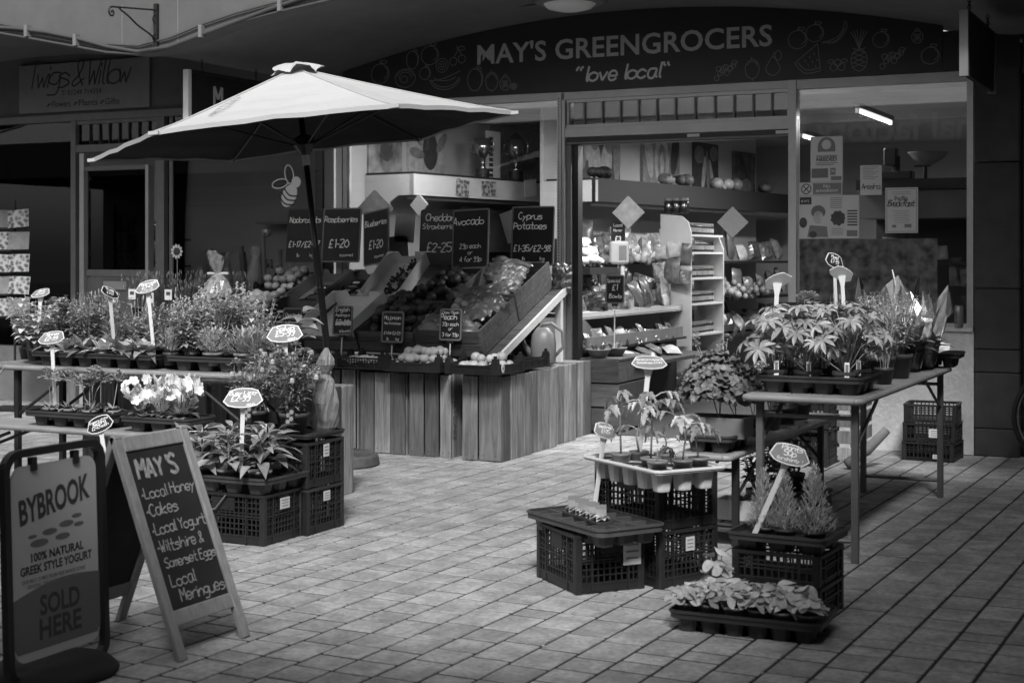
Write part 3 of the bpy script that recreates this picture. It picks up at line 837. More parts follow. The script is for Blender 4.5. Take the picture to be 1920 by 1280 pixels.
for k in range(6):
    mb = MB(); mb.tube([upt(k, .06 + .94 * j / 8, .003) for j in range(9)], .005, 5, TILT); mb.build('seam', 'umbrella', um)
mb = MB(); vs = []; A = 36
for j, (rr, z) in enumerate(((.02, 2.765), (.07, 2.757), (.13, 2.735), (.165, 2.712))):
    for i in range(A):
        q = 2 * PI * i / A
        w = 1 + (.14 * math.sin(q * 5 + .5) + .08 * math.sin(q * 11)) * (j / 3)
        vs.append((rr * w * math.cos(q), rr * w * math.sin(q), z + (.020 * math.sin(q * 4) + .012 * math.cos(q * 9)) * (j / 3)))
mb.add(vs, [(j * A + i, j * A + (i + 1) % A, (j + 1) * A + (i + 1) % A, (j + 1) * A + i) for j in range(3) for i in range(A)], TILT)
mb.build('vent_cap', 'umbrella', um, smooth=True)
mb = MB()   # mended tear: two rows of dark stitches
for k in range(13):
    for s in (-1, 1):
        q = upt(4.08 + .05 * k / 12 + s * .024 * (1 - abs(k - 6) / 7), .50 + .30 * k / 12, .012)
        mb.box(q.x, q.y, q.z, .022, .006, .003, TILT @ TR(0, 0, 0))
mb.build('stitching', 'ink_grey', um)

# ================================================================= counter of wooden crates standing on end
def nails(mb, wd, h, th):
    mb.c = 1
    for zz in (.035, h - .05):
        for q_ in (-.28, .3): mb.box(wd * q_ + rng.uniform(-.006, .006), -th / 2 - .0004, zz + rng.uniform(-.008, .008), .006, .002, .006)
    mb.c = 0
def plank_crate(label, x0, x1, y0, y1, h, front, side, group='wooden crates forming the counter', print_=None):
    t = thing('wooden_crate', label, 'crate', ((x0 + x1) / 2, (y0 + y1) / 2, 0), rng.uniform(-.006, .006), group)
    w, d = x1 - x0, y1 - y0
    th = .014
    def row(n, total):
        ws = [rng.uniform(.8, 1.25) for _ in range(n)]; s = sum(ws); g = .010
        o = -total / 2; r_ = []
        for q in ws:
            L = total * q / s; r_.append((o + L / 2, L - g * rng.choice((.6, 1, 1.6, 3)))); o += L
        return r_
    for fy, nn in ((-d / 2, front), (d / 2, 2)):
        for c, wd in row(nn, w):
            mb = MB(); mb.bev(0, 0, rng.uniform(0, .006), wd, th, h - rng.uniform(.004, .02), .003); nails(mb, wd, h, th)
            mb.build('plank', ['wood', 'iron'], t, (c, fy, 0), (rng.uniform(-.008, .008), 0, rng.uniform(-.006, .006)))
    for fx, nn in ((w / 2 - th / 2, side), (-w / 2 + th / 2, 2)):
        for c, wd in row(nn, d - th - .004):
            mb = MB(); mb.bev(0, 0, rng.uniform(0, .004), th, wd, h - rng.uniform(.006, .012), .003)
            mb.build('plank', 'wood', t, (fx, c, 0), (0, rng.uniform(-.006, .006), 0))
    for c, wd in row(3, d - .03):
        mb = MB(); mb.bev(0, 0, h - .03, w - .035, wd, .016, .003); mb.build('plank', 'wood', t, (0, c, 0))
    if print_:
        typed('lettering', print_, 'ink', t, (w / 2 + .002, -d / 2 + .07, .13), .34, .055, rot=(0, R(90), R(0)) if False else Euler((R(90), R(-90), R(90))))
    return t
plank_crate('grey plank crate of the counter behind the marigold pots', -7.02, -6.46, -1.80, -1.40, .6, 4, 3)
plank_crate('plank crate standing on end just left of the parasol pole', -6.44, -5.86, -1.79, -1.38, .6, 4, 3)
plank_crate('plank crate on end right of the parasol base', -5.82, -5.435, -1.82, -1.40, .6, 3, 3)
plank_crate('plank crate on end with printed side, third in the counter front', -5.405, -5.06, -1.82, -1.40, .6, 3, 3, print_='KINGS LYNN')
plank_crate('plank crate on end at the outer corner of the counter', -4.96, -4.645, -1.86, -1.36, .6, 2, 4)
plank_crate('plank crate in the counter side, next behind the corner crate', -5.05, -4.665, -1.34, -.90, .6, 3, 4)
plank_crate('plank crate in the counter side nearest the doorway', -5.10, -4.70, -.88, -.45, .6, 3, 4)
plank_crate('plank crate in the counter side against the door frame', -5.10, -4.755, -.43, -.03, .6, 3, 3)
wt = thing('counter_boards', 'old boards covering the crates under the fruit display', 'boards', (-5.9, -.7, .56))
for k in range(6):
    mb = MB(); mb.bev(0, 0, 0, 1.9, .20, .022, .003); mb.build('board', 'wood_dark', wt, (-.28, -.62 + k * .21, 0))

# sloping rack
ANG = math.atan(.40); CA, SA = math.cos(ANG), math.sin(ANG)
def sl(x, s, n=0.0): return (x, -1.35 + s * CA - n * SA, .70 + s * SA + n * CA)
rk = thing('sloping_rack', 'white painted sloping rack under the tilted fruit boxes', 'rack', (-6.2, -1.35, .58))
for x, nm in ((1.235, 'rail'), (-.2, 'rail'), (-1.3, 'rail')):
    mb = MB(); mb.box(0, .66, -.062, .075, 1.36, .055); mb.build(nm, 'white_frame', rk, (x, 0, .12), (ANG, 0, 0))
    for yy, hh in ((.05, .10), (1.15, .50)):
        mb = MB(); mb.box(x, yy, 0, .05, .05, hh); mb.build('leg', 'white_frame', rk)
mb = MB(); mb.box(0, .66, -.005, 2.6, 1.3, .006); mb.build('deck', 'wood_dark', rk, (-.05, 0, .115), (ANG, 0, 0))

def tilt_crate(label, x0, x1, s0, s1, h, group=None, print_=None):
    """wooden box lying on the slope: planks left, right, front, back and a base"""
    t = thing('wooden_fruit_box', label, 'box', sl((x0 + x1) / 2, s0), 0, group, (ANG, 0, 0))
    w, L = x1 - x0, s1 - s0
    th = .012
    for z0, hh in ((.004, h * .48), (.004 + h * .5, h * .48)):
        for s in (-1, 1):
            mb = MB(); mb.bev(0, L / 2, z0, th, L, hh, .002); mb.build('plank', 'wood_dark', t, (s * (w / 2 - th / 2), 0, 0), (0, 0, rng.uniform(-.004, .004)))
        for yy in (.006, L - .006):
            mb = MB(); mb.bev(0, yy, z0, w - 2 * th - .002, th, hh - .004, .002); mb.build('plank', 'wood_dark', t)
    mb = MB(); mb.box(0, L / 2, 0, w - .03, L - .03, .01); mb.build('base', 'wood_dark', t)
    if print_:
        typed('lettering', print_, 'ink', t, (w / 2 + .0015, .06, h * .62), L * .5, h * .2, rot=Euler((R(90), 0, R(90))))
    return t
GW = 'wooden boxes tilted on the rack'
tilt_crate('tilted wooden box at the left end of the lower row', -7.15, -6.64, 0, .6, .17, GW)
tilt_crate('tilted wooden box under the white asparagus carton', -6.62, -6.13, 0, .6, .17, GW)
tilt_crate('tilted wooden box of avocados behind the potato tray', -6.11, -5.61, 0, .6, .17, GW)
tilt_crate('tilted wooden box of bagged potatoes at the right end, lower', -5.58, -5.03, -.04, .58, .21, GW, 'RIVER FARM')
tilt_crate('tilted wooden box with bags at the right end, upper', -5.56, -5.03, .61, 1.27, .23, GW)
tilt_crate('tilted wooden box of avocados in the upper row', -6.04, -5.58, .63, 1.25, .14, GW)

def carton(label, x0, x1, s0, s1, h, m, n=0.0, group=None, extra=0.0):
    """open cardboard tray on the slope with raised corners"""
    t = thing('cardboard_tray', label, 'carton', sl((x0 + x1) / 2, s0, n), 0, group, (ANG + extra, 0, 0))
    w, L = x1 - x0, s1 - s0
    th = .006
    mb = MB(); mb.box(0, L / 2, 0, w, L, .006); mb.build('base', m, t)
    for s in (-1, 1):
        mb = MB(); mb.box(s * (w / 2 - th / 2), L / 2, .006, th, L, h); mb.build('side', m, t)
        mb = MB(); mb.prism([(-w / 2 + th, 0), (w / 2 - th, 0), (w / 2 - th, h), (w * .22, h), (w * .18, h * .62), (-w * .18, h * .62), (-w * .22, h), (-w / 2 + th, h)], -th / 2, th / 2, TR(0, L / 2 + s * (L / 2 - th / 2), .006) @ Matrix.Rotation(R(90), 4, 'X')); mb.build('end_flap', m, t)
    for s in (-1, 1):
        for e in (-1, 1):
            mb = MB(); mb.prism([(0, 0), (.05, 0), (0, .05)], 0, .006); mb.build('corner_flap', m, t, (s * (w / 2 - th), L / 2 + e * (L / 2 - th), h), (0, 0, R(90 * (0 if (s, e) == (-1, -1) else 1 if (s, e) == (1, -1) else 2 if (s, e) == (1, 1) else 3))))
    return t
carton('brown cardboard tray nearly empty below the raspberry board', -7.20, -6.86, .63, 1.22, .11, 'cardboard', .06, 'cardboard trays on the rack')
carton('brown cardboard tray below the blueberry board', -6.84, -6.46, .63, 1.22, .11, 'cardboard', .06, 'cardboard trays on the rack')
carton('brown cardboard tray in the lower row beside the salvia sign', -7.12, -6.68, .04, .56, .12, 'cardboard', .09, 'cardboard trays on the rack')
wb = carton('white carton of red grapes standing steeply at the display centre', -6.43, -6.07, .60, 1.20, .12, 'card_white', .10, None, .24)
mb = MB(); write(mb, 'SELECT VALLEY', 0, 0, .035, .006, 0, jit=0); mb.build('lettering', 'ink', wb, (.1735, .12, .05), (R(90), 0, R(90)))
carton('white torn carton of asparagus behind its price board', -6.62, -6.14, .0, .54, .12, 'card_white', .12, None, .05)

# punnets in the cartons
pun = MB(); pun.bev(0, 0, 0, .11, .15, .05, .008); me_p = pun.mesh('tub', 'punnet')
lab = MB(); lab.prism(circ(0, 0, .035, .022, k=14)[:-1], 0, .001); me_l = lab.mesh('sticker', 'white')
lidm = MB()
for k in range(7): lidm.ball((-.04 + .013 * k, rng.uniform(-.05, .05), .0), .009, 6, 4)
me_b = lidm.mesh('fruit', 'grape')
def punnet(x, s, n, label, group):
    t = thing('fruit_punnet', label, 'punnet', sl(x, s, n), 0, group, (ANG, 0, rng.uniform(-.15, .15)))
    put(me_p, 'tub', t); put(me_l, 'sticker', t, (rng.uniform(-.01, .01), 0, .0515)); stuff(put(me_b, 'fruit', t, (0, 0, .05)))
for k in range(4): punnet(-7.0 + .11 * (k % 2), .74 + .2 * (k // 2), .07, 'dark raspberry punnet with white oval sticker', 'raspberry punnets in the cardboard tray')
for k in range(5): punnet(-6.74 + .125 * (k % 2), .72 + .17 * (k // 2), .07, 'dark blueberry punnet with white oval sticker', 'blueberry punnets in the cardboard tray')
for k in range(8): punnet(-7.04 + .12 * (k % 4), .15 + .2 * (k // 4), .11, 'dark punnet in the lower cardboard tray', 'punnets in the lower cardboard tray')

# ---------------------------------------------------------------- loose fruit, each one its own object
def lump(name, m, r, sc, seed, amp=.06):
    q = random.Random(seed); mb = MB(); mb.ball((0, 0, 0), r, 12, 8, sc)
    ph = [q.uniform(0, 6) for _ in range(4)]
    mb.v = [(x * (1 + amp * math.sin(y / r * 2 + ph[0])), y * (1 + amp * math.sin(z / r * 2.3 + ph[1])), z * (1 + amp * math.sin(x / r * 2.6 + ph[2]))) for x, y, z in mb.v]
    return mb.mesh(name, m, True)
FRUIT = {'clementine': [lump('clementine', 'orange', .044, (1, 1, .84), k, .02) for k in range(3)],
         'avocado': [lump('avocado', 'avocado', .046, (1.25, .9, .88), k, .05) for k in range(3)],
         'potato': [lump('potato', 'potato', .036, (1.16, .95, .85), k, .08) for k in range(4)],
         'peach': [lump('peach', 'peach', .038, (1, 1, .92), k, .03) for k in range(3)]}
def heap(kind, label, group, place, x0, x1, y0, y1, z, r, layers=2, drop=.0, seed=0, jit=.25):
    q = random.Random(seed)
    for L in range(layers):
        p = r * 1.95
        nx = max(1, int((x1 - x0 - L * r * 1.2) / p)); ny = max(1, int((y1 - y0 - L * r * 1.2) / p))
        for i in range(nx):
            for j in range(ny):
                if q.random() < drop * (L + .3): continue
                xx = (x0 + x1) / 2 + (i - (nx - 1) / 2) * p + q.uniform(-jit, jit) * r
                yy = (y0 + y1) / 2 + (j - (ny - 1) / 2) * p + q.uniform(-jit, jit) * r
                zz = z + r * .85 + L * r * 1.35 + q.uniform(0, .25) * r
                o = put(q.choice(FRUIT[kind]), kind, None, place(xx, yy, zz), (q.uniform(-.5, .5), q.uniform(-.5, .5), q.uniform(0, 6)), q.uniform(.82, 1.16))
                tag(o, label, kind, group)
on_slope = lambda x, s, n: sl(x, s, n)
flat = lambda x, y, z: (x, y, z)

# low black trays
def low_tray(label, x0, x1, y0, y1, z, h=.085, mesh=False, slope=False, group=None, n=0.0, badge=False):
    cx, cy = (x0 + x1) / 2, (y0 + y1) / 2
    t = thing('plastic_fruit_tray', label, 'tray', sl(cx, cy, n) if slope else (cx, cy, z), 0, group, (ANG, 0, 0) if slope else (0, 0, rng.uniform(-.03, .03)))
    w, d = x1 - x0, y1 - y0
    mb = MB(); mb.box(0, 0, 0, w - .03, d - .03, .008); mb.build('base', 'black_plastic', t)
    for s in (-1, 1):
        for ax in (0, 1):
            mb = MB(); L = (w if ax == 0 else d) - .05
            if mesh:
                mb.box(0, 0, h - .012, L, .012, .012); mb.box(0, 0, 0, L, .012, .012)
                for k in range(int(L / .022) + 1): mb.box(-L / 2 + k * .022, 0, .012, .005, .005, h - .024)
                for k in range(1, 4): mb.box(0, 0, .012 + (h - .024) * k / 4, L, .005, .004)
            else:
                mb.prism([(-L / 2, .01), (L / 2, .01), (L / 2, h), (L * .3, h * .78), (-L * .3, h * .78), (-L / 2, h)], -.004, .004, Matrix.Rotation(R(90), 4, 'X'))
                mb.box(0, -s * 0, h * .62, L * .98, .016, .006); mb.box(0, 0, .0, L, .022, .012)
                for k in range(4): mb.box(-L * .36 + k * L * .24, 0, .012, .006, .014, h * .6)
            mb.build('side', 'black_plastic', t, (0, s * (d / 2 - .012), 0) if ax == 0 else (s * (w / 2 - .012), 0, 0), (0, 0, 0 if ax == 0 else R(90)))
    for sx in (-1, 1):
        for sy in (-1, 1):
            mb = MB(); mb.box(0, 0, 0, .045, .045, h + .01); mb.box(0, 0, h + .01, .038, .038, .016); mb.box(0, 0, h + .026, .018, .018, .02)
            mb.build('corner_post', 'black_plastic', t, (sx * (w / 2 - .025), sy * (d / 2 - .025), 0))
    if badge:
        mb = MB(); mb.prism(circ(0, 0, .022, .032, k=16)[:-1], 0, .002); mb.build('badge', 'white', t, (w / 2 + .0, -d / 2 + .09, .045), (R(90), 0, R(90)))
        mb = MB(); ribbon(mb, circ(0, 0, .015, .022, k=16), .004, 0); ribbon(mb, [(-.008, 0), (.008, 0)], .02, .0002); mb.build('badge_mark', 'ink', t, (w / 2 + .0025, -d / 2 + .09, .045), (R(90), 0, R(90)))
    return t
low_tray('black mesh tray of mixed salad behind the wrapped sack', -6.46, -6.03, -1.93, -1.55, .612, .075, True)
low_tray('black mesh tray of pale asparagus right of the parasol pole', -5.99, -5.56, -1.93, -1.53, .612, .085, True)
low_tray('black tray heaped with potatoes on the counter edge', -5.53, -5.07, -1.99, -1.55, .612)
low_tray('black tray of peaches at the counter corner with round badge', -5.01, -4.60, -2.02, -1.58, .612, badge=True)
low_tray('empty black tray on the counter side by the watering can', -5.02, -4.66, -1.52, -1.02, .612)
heap('potato', 'pale new potato in the black tray on the counter', 'potatoes in the black tray', flat, -5.50, -5.09, -1.95, -1.58, .625, .033, 3, .12, 5)
heap('peach', 'round peach in the black tray at the counter corner', 'peaches in the corner tray', flat, -4.97, -4.64, -1.97, -1.62, .622, .04, 2, .45, 6)
asp = MB()
for k in range(46):
    x = rng.uniform(-.19, .19); y = rng.uniform(-.16, .16); a = rng.uniform(-.3, .3)
    asp.tube([(x - .05, y, .02 + rng.random() * .05), (x + .06, y + a * .1, .03 + rng.random() * .05)], [.007, .004], 5)
stuff(tag(asp.build('asparagus', 'mushroom', None, (-5.775, -1.73, .62)), 'pale asparagus bundles lying in the black mesh tray', 'vegetables'))
asp = MB()
for k in range(30): asp.ball((rng.uniform(-.17, .17), rng.uniform(-.15, .15), .04), .03, 7, 5)
stuff(tag(asp.build('salad', 'leaf', None, (-6.245, -1.74, .62)), 'small salad heads in the black mesh tray behind the sack', 'vegetables'))
for k, (xa, xb, s0, s1, n) in enumerate(((-7.72, -7.26, .93, 1.33, .05), (-7.66, -7.22, .48, .90, .04), (-7.62, -7.16, .02, .44, .03))):
    low_tray(('top', 'middle', 'bottom')[k] + ' black tray of clementines stepping down left of the pole', xa, xb, (s0 + s1) / 2 - .2, (s0 + s1) / 2 + .2, 0, .07, slope=True, n=n)
    heap('clementine', 'glossy clementine in the ' + ('top', 'middle', 'bottom')[k] + ' black tray left of the parasol pole', 'clementines in the ' + ('top', 'middle', 'bottom')[k] + ' tray', on_slope, xa + .03, xb - .03, (s0 + s1) / 2 - .17, (s0 + s1) / 2 + .17, n + .01, .042, 2, .15, 20 + k)
heap('avocado', 'dark avocado in the upper wooden box', 'avocados in the upper box', on_slope, -6.02, -5.60, .66, 1.22, .09, .05, 2, .2, 31)
heap('avocado', 'dark avocado in the lower wooden box', 'avocados in the lower box', on_slope, -6.09, -5.63, .04, .58, .09, .05, 3, .2, 32)
# grapes in the white carton
for k in range(4):
    gm = MB(); q = random.Random(k)
    for i in range(34):
        u = q.random(); gm.ball((q.gauss(0, .028) * (1.2 - u), -.09 + .19 * u, .012 + abs(q.gauss(0, .02))), .0115, 6, 5)
    gm.tube([(0, .1, .03), (0, .14, .05)], .003, 5)
    g = gm.build('grape_bunch', 'grape', None, sl(-6.22 + .05 * ((k % 2) * 2 - 1) * .8, .72 + .11 * k, .145 + .027 * k), (ANG + .24, 0, q.uniform(-.4, .4)), True)
    tag(g, 'bunch of dark grapes lying in the white carton', 'grapes', 'grape bunches in the white carton')
# bags on the right-hand boxes
def film_bag(name, label, loc, size, rot, m, seed, cat='bag', group=None, crumple=.12):
    """filled plastic bag: lumpy with the contents, flat creased margins"""
    q = random.Random(seed); mb = MB(); nx, ny = 26, 18
    vs = []; fs = []
    ph = [q.uniform(0, 6) for _ in range(8)]
    lumps = [(q.uniform(-.75, .75), q.uniform(-.7, .7), q.uniform(.18, .3)) for _ in range(16)]
    for side in (1, -1):
        for j in range(ny + 1):
            for i in range(nx + 1):
                u, v = i / nx * 2 - 1, j / ny * 2 - 1
                e = max(0, 1 - abs(u) ** 3) * max(0, 1 - abs(v) ** 4)
                lump_ = max([0] + [max(0, 1 - ((u - a) ** 2 + (v - b) ** 2) / (r_ * r_)) for a, b, r_ in lumps]) ** .5
                fold = 1 - abs(math.sin(4.5 * u + 3 * v + ph[0])) * .5 - abs(math.sin(8 * v - 5 * u + ph[1])) * .35
                z = side * size[2] / 2 * (e ** .6 * (.55 + .45 * lump_) + crumple * .55 * fold * (1 - e * .5))
                gx = 1 - .10 * abs(v) ** 6 + .05 * math.sin(9 * v + ph[3]); gy = 1 + .06 * math.sin(8 * u + ph[4])
                z += .03 * size[0] * math.sin(2.2 * u + ph[5]) * abs(u) + .018 * math.sin(14 * v + ph[6]) * abs(u) ** 3
                vs.append((u * size[0] / 2 * gx, v * size[1] / 2 * gy, z))
    A = (nx + 1) * (ny + 1)
    for s in (0, 1):
        for j in range(ny):
            for i in range(nx):
                a = s * A + j * (nx + 1) + i
                f = (a, a + 1, a + nx + 2, a + nx + 1)
                fs.append(f if s == 0 else f[::-1])
    mb.add(vs, fs)
    return tag(mb.build(name, m, None, loc, rot, False), label, cat, group)
film_bag('potato_bag', 'printed plastic potato bag lying at the front of the right box', sl(-5.34, .12, .19), (.46, .24, .11), (ANG + .1, .0, .15), 'film_bag', 1)
film_bag('potato_bag', 'plastic potato bag crumpled near the peach board', sl(-5.16, .33, .22), (.26, .34, .15), (ANG, .1, -.3), 'film_bag', 2)
film_bag('potato_bag', 'large grey plastic bag folded open in the middle of the right boxes', sl(-5.32, .62, .20), (.44, .28, .11), (ANG + .2, -.1, .35), 'film_bag', 3)
film_bag('potato_bag', 'plastic bag rising from the upper right box', sl(-5.30, 1.05, .24), (.38, .24, .09), (ANG + .5, .15, -.2), 'film_bag', 4)
film_bag('potato_bag', 'shiny torn plastic bag top beside the potato price board', sl(-5.18, .86, .26), (.22, .28, .10), (ANG + .4, .3, .2), 'film_light', 5)
for k, (x, s) in enumerate(((-5.42, .36), (-5.36, .40), (-5.25, .42), (-5.2, .3), (-5.45, .47))):
    o = put(FRUIT['potato'][k % 4], 'potato', None, sl(x, s, .22), (k, k * .7, k * 1.3), 1.0); tag(o, 'loose potato between the bags in the right box', 'potato', 'loose potatoes among the bags')
film_bag('brown_paper_bag_of_potatoes', 'dim brown sack hanging beside the door frame behind the rack', (-4.98, -.12, 1.25), (.16, .24, .1), (R(80), 0, .2), 'film_bag', 9)

# ================================================================= chalk price boards
def price_board(label, w, h, lines, loc, rot, frame='frame_grey', face='board', fw=.012, stake=0.0, size_fix=None):
    t = thing('price_board', label, 'price board', loc, 0, None, rot)
    mb = MB(); mb.prism(rrect(w - .004, h - .004, .012, 3), -.003, .003, TR(0, 0, h / 2) @ Matrix.Rotation(R(90), 4, 'X')); mb.build('panel', face, t)
    mb = MB(); mb.ring(rrect(w, h, .018, 4), rrect(w - 2 * fw, h - 2 * fw, .010, 4), -.004, .006, TR(0, 0, h / 2) @ Matrix.Rotation(R(90), 4, 'X')); mb.build('frame', frame, t)
    for tx, x, y, sz in lines:
        mb = MB(); q = min(sz, (w - .045) / max(.01, twidth(tx) * .86)) if size_fix is None else sz
        write(mb, tx, x * w, 0, q, q * .13, .1, None, 'c', .3, .86)
        mb.build('lettering', 'chalk', t, (0, -.0055, y * h), FACE)
    if stake:
        mb = MB(); mb.tube([(0, 0, -stake), (0, 0, .0)], .005, 6); mb.build('stake', 'white', t)
        mb = MB(); mb.box(0, 0, -.02, .05, .016, .02); mb.build('clip', 'frame_black', t)
    return t
P_ = '\u00a3'
price_board('tall clementine price board behind the clementine trays', .375, .47, [('Nadorcotts', 0, .74, .05), (P_ + '1-17/' + P_ + '2-57', 0, .28, .062), ('lb', -.16, .10, .03), ('kg', .22, .10, .03)], (-7.405, -.22, 1.375), (R(-6), 0, 0), 'frame_black')
price_board('tall raspberry price board with pale frame right of the pole', .375, .47, [('Raspberries', -.02, .74, .05), (P_ + '1-20', -.05, .27, .07), ('a punnet', .16, .11, .026)], (-7.0, -.26, 1.375), (R(-6), 0, R(3)))
price_board('narrow-looking price board turned sideways beside the paper bags', .36, .46, [('Blueberries', -.0, .72, .05), (P_ + '1-20', 0, .3, .07), ('a punnet', .12, .12, .026)], (-6.60, -.32, 1.36), (R(-5), R(-7), R(-22)), 'frame_grey')
price_board('greyish strawberry price board behind the white carton', .37, .48, [('Cheddar', 0, .80, .058), ('Strawberries', 0, .66, .055), (P_ + '2-25', .0, .26, .075)], (-6.08, -.18, 1.34), (R(-5), 0, R(2)), 'frame_black', 'board_grey')
price_board('avocado price board with pale frame in front of the strawberry board', .35, .49, [('Avocado', -.06, .74, .062), ('29p each', 0, .34, .04), ('or', 0, .24, .035), ('4 for 99p', .02, .12, .04)], (-5.71, -.32, 1.325), (R(-6), R(-2), R(-4)))
price_board('Cyprus potato price board next to the slotted mullion', .385, .485, [('Cyprus', -.06, .78, .055), ('Potatoes', -.06, .62, .055), (P_ + '1-35/' + P_ + '2-98', 0, .24, .066), ('lb', -.2, .09, .03), ('kg', .24, .09, .03)], (-5.235, -.14, 1.35), (R(-4), 0, 0))
price_board('small price board half hidden by the coleus leaves', .18, .235, [('Chestnut', 0, .72, .032), ('mushrooms', 0, .48, .026), ('52p', 0, .2, .035)], (-6.70, -1.42, .79), (R(-6), 0, 0))
price_board('small asparagus price board on a stake above the mesh tray', .175, .225, [('English', 0, .80, .032), ('Asparagus', 0, .64, .030), (P_ + '3-99', 0, .34, .042), ('a bunch', .14, .1, .022)], (-6.22, -1.44, .825), (R(-5), 0, 0), stake=.15)
price_board('small new potato price board above the heaped potatoes', .19, .235, [('Majorcan', 0, .74, .032), ('New Potatoes', 0, .58, .026), (P_ + '1-04/' + P_ + '2-29', 0, .26, .034), ('lb', -.2, .08, .02), ('kg', .24, .08, .02)], (-5.765, -1.46, .78), (R(-5), 0, 0), stake=.11)
price_board('small peach price board in front of the bagged potatoes', .185, .235, [('Class 1 Spain', 0, .84, .022), ('Peach', -.08, .66, .04), ('39p each', 0, .46, .036), ('or', .0, .32, .026), ('3 for 99p', 0, .13, .038)], (-5.263, -1.47, .808), (R(-4), 0, 0), stake=.12)
price_board('small price board for bowls on a stake in the doorway', .16, .235, [('Special', -.08, .74, .034), (P_ + '1', -.0, .47, .045), ('Bowls', .04, .2, .036)], (-4.648, .2, 1.04), (R(-3), 0, R(6)), stake=.36)

# watering can on the counter
wc = thing('watering_can', 'grey plastic watering can on the counter beside the doorway', 'watering can', (-4.86, -.72, .60), R(200))
mb = MB(); mb.lathe([(.085, 0), (.095, .02), (.098, .16), (.088, .23), (.055, .275), (.038, .285)], 22, cap1=False, sq=2.6); mb.build('body', 'can_plastic', wc, smooth=True)
mb = MB(); mb.tube([(.08, 0, .06), (.15, 0, .15), (.19, 0, .26)], [.03, .02, .013], 10); mb.build('spout', 'can_plastic', wc, smooth=True)
mb = MB(); mb.tube([(-.085, 0, .06), (-.15, 0, .13), (-.145, 0, .25), (-.06, 0, .315), (.01, 0, .305), (.04, 0, .27)], .013, 8); mb.build('handle', 'can_plastic', wc, smooth=True)

# ================================================================= inside the greengrocer
def unit(label, x, y, rz, L, valance, vz0, vz1, end_m, panel_h=2.1):
    """wall shelving seen along its run: local y runs along the shelf, +x faces the customers"""
    t = thing('wall_shelving', label, 'shelving', (x, y, 0), rz)
    mb = MB(); mb.box(-.05, L / 2, vz0, .04, L, vz1 - vz0); mb.build('valance', valance, t)
    mb = MB(); mb.box(-.3, L / 2, vz1, .54, L, .02); mb.build('top_shelf', 'shelf_dark', t)
    mb = MB(); mb.box(-.62, L / 2, 0, .04, L, 2.86); mb.build('back_panel', 'shelf_white', t)
    mb = MB(); mb.prism([(-.6, 0), (-.02, 0), (-.02, .7), (-.28, .95), (-.36, vz0 - .25), (-.30, vz0 - .06), (-.2, vz0), (-.02, vz0), (-.02, vz1), (-.6, vz1)], -.03, 0, Matrix.Rotation(R(90), 4, 'X')); mb.build('end_panel', end_m, t)
    for z, d in ((1.35, .42), (.95, .56), (.55, .62)):
        mb = MB(); mb.box(-.6 + d / 2, L / 2, z, d, L, .025); mb.build('shelf', 'shelf_dark', t)
    mb = MB(); mb.box(-.2, L * .5, vz0 - .03, .04, L * .9, .02); mb.build('strip_lamp', 'white', t)
    return t
u1 = unit('white edged shelving behind the left window', -6.72, .55, R(-7), 3.2, 'shelf_white', 1.98, 2.17, 'shelf_white')
u2 = unit('dark shelving along the wall seen through the doorway', -5.44, 1.72, R(-7), 4.9, 'shelf_dark', 1.94, 2.14, 'shelf_white')
# canvas prints above the shelves
def canvas(label, u, y, z, w, h, m, shapes, hang=.0):
    M_ = u.matrix_basis
    p = M_ @ Vector((-.58, y, z))
    t = thing('canvas_print', label, 'picture', p, u.rotation_euler.z, 'canvas prints of vegetables and flowers')
    mb = MB(); mb.box(0, 0, 0, .03, w, h); mb.build('canvas', m, t)
    for j, (kx, ky, rx, ry, ro, mm) in enumerate(shapes):
        mb = MB(); mb.prism([(kx * w + a * math.cos(R(ro)) - b * math.sin(R(ro)), ky * h + a * math.sin(R(ro)) + b * math.cos(R(ro))) for a, b in circ(0, 0, rx * w, ry * w, k=18)[:-1]], 0, .001 + j * .0007); mb.build('printed_shape', mm, t, (.0155, 0, h / 2), (R(90), 0, R(90)))
    return t
mat('pr_lo', .07, .5, var=.3, scale=14); mat('pr_mid', .26, .5, var=.4, scale=14); mat('pr_hi', .50, .5, var=.35, scale=16)
canvas('canvas print of butternut squashes above the dark shelf', u2, .95, 2.16, .95, .66, 'pr_lo', [(-.32, .1, .12, .3, 0, 'pr_mid'), (-.05, -.18, .13, .22, 0, 'pr_hi'), (-.05, .28, .12, .2, 0, 'pr_mid'), (.2, -.16, .12, .22, -8, 'pr_hi'), (.25, .28, .12, .22, 5, 'pr_mid'), (.42, -.05, .08, .3, 0, 'pr_mid'), (-.2, .0, .06, .12, 0, 'pr_hi')])
canvas('canvas print of cut cabbage above the dark shelf', u2, 2.35, 2.16, .85, .66, 'pr_mid', [(0, -.05, .2, .32, 0, 'pr_hi'), (0, -.08, .11, .24, 0, 'pr_mid'), (0, -.1, .05, .16, 0, 'pr_hi'), (-.35, .1, .1, .35, 10, 'pr_hi'), (.36, .12, .1, .3, -12, 'pr_lo'), (-.2, .4, .12, .1, 0, 'pr_lo')])
canvas('canvas print of parsnips above the dark shelf', u2, 3.45, 2.16, .62, .56, 'pr_lo', [(.05, -.1, .07, .42, 6, 'pr_mid'), (-.12, -.15, .07, .36, -10, 'pr_hi'), (.22, -.18, .06, .34, 18, 'pr_hi'), (-.3, .25, .2, .16, 0, 'pr_mid'), (.3, .3, .16, .14, 0, 'pr_mid')])
canvas('dark canvas print of greens at the end of the dark shelf', u2, 4.5, 2.16, .6, .52, 'print_veg', [(0, -.3, .3, .16, 12, 'pr_mid'), (-.1, .2, .1, .3, 40, 'pr_lo')])
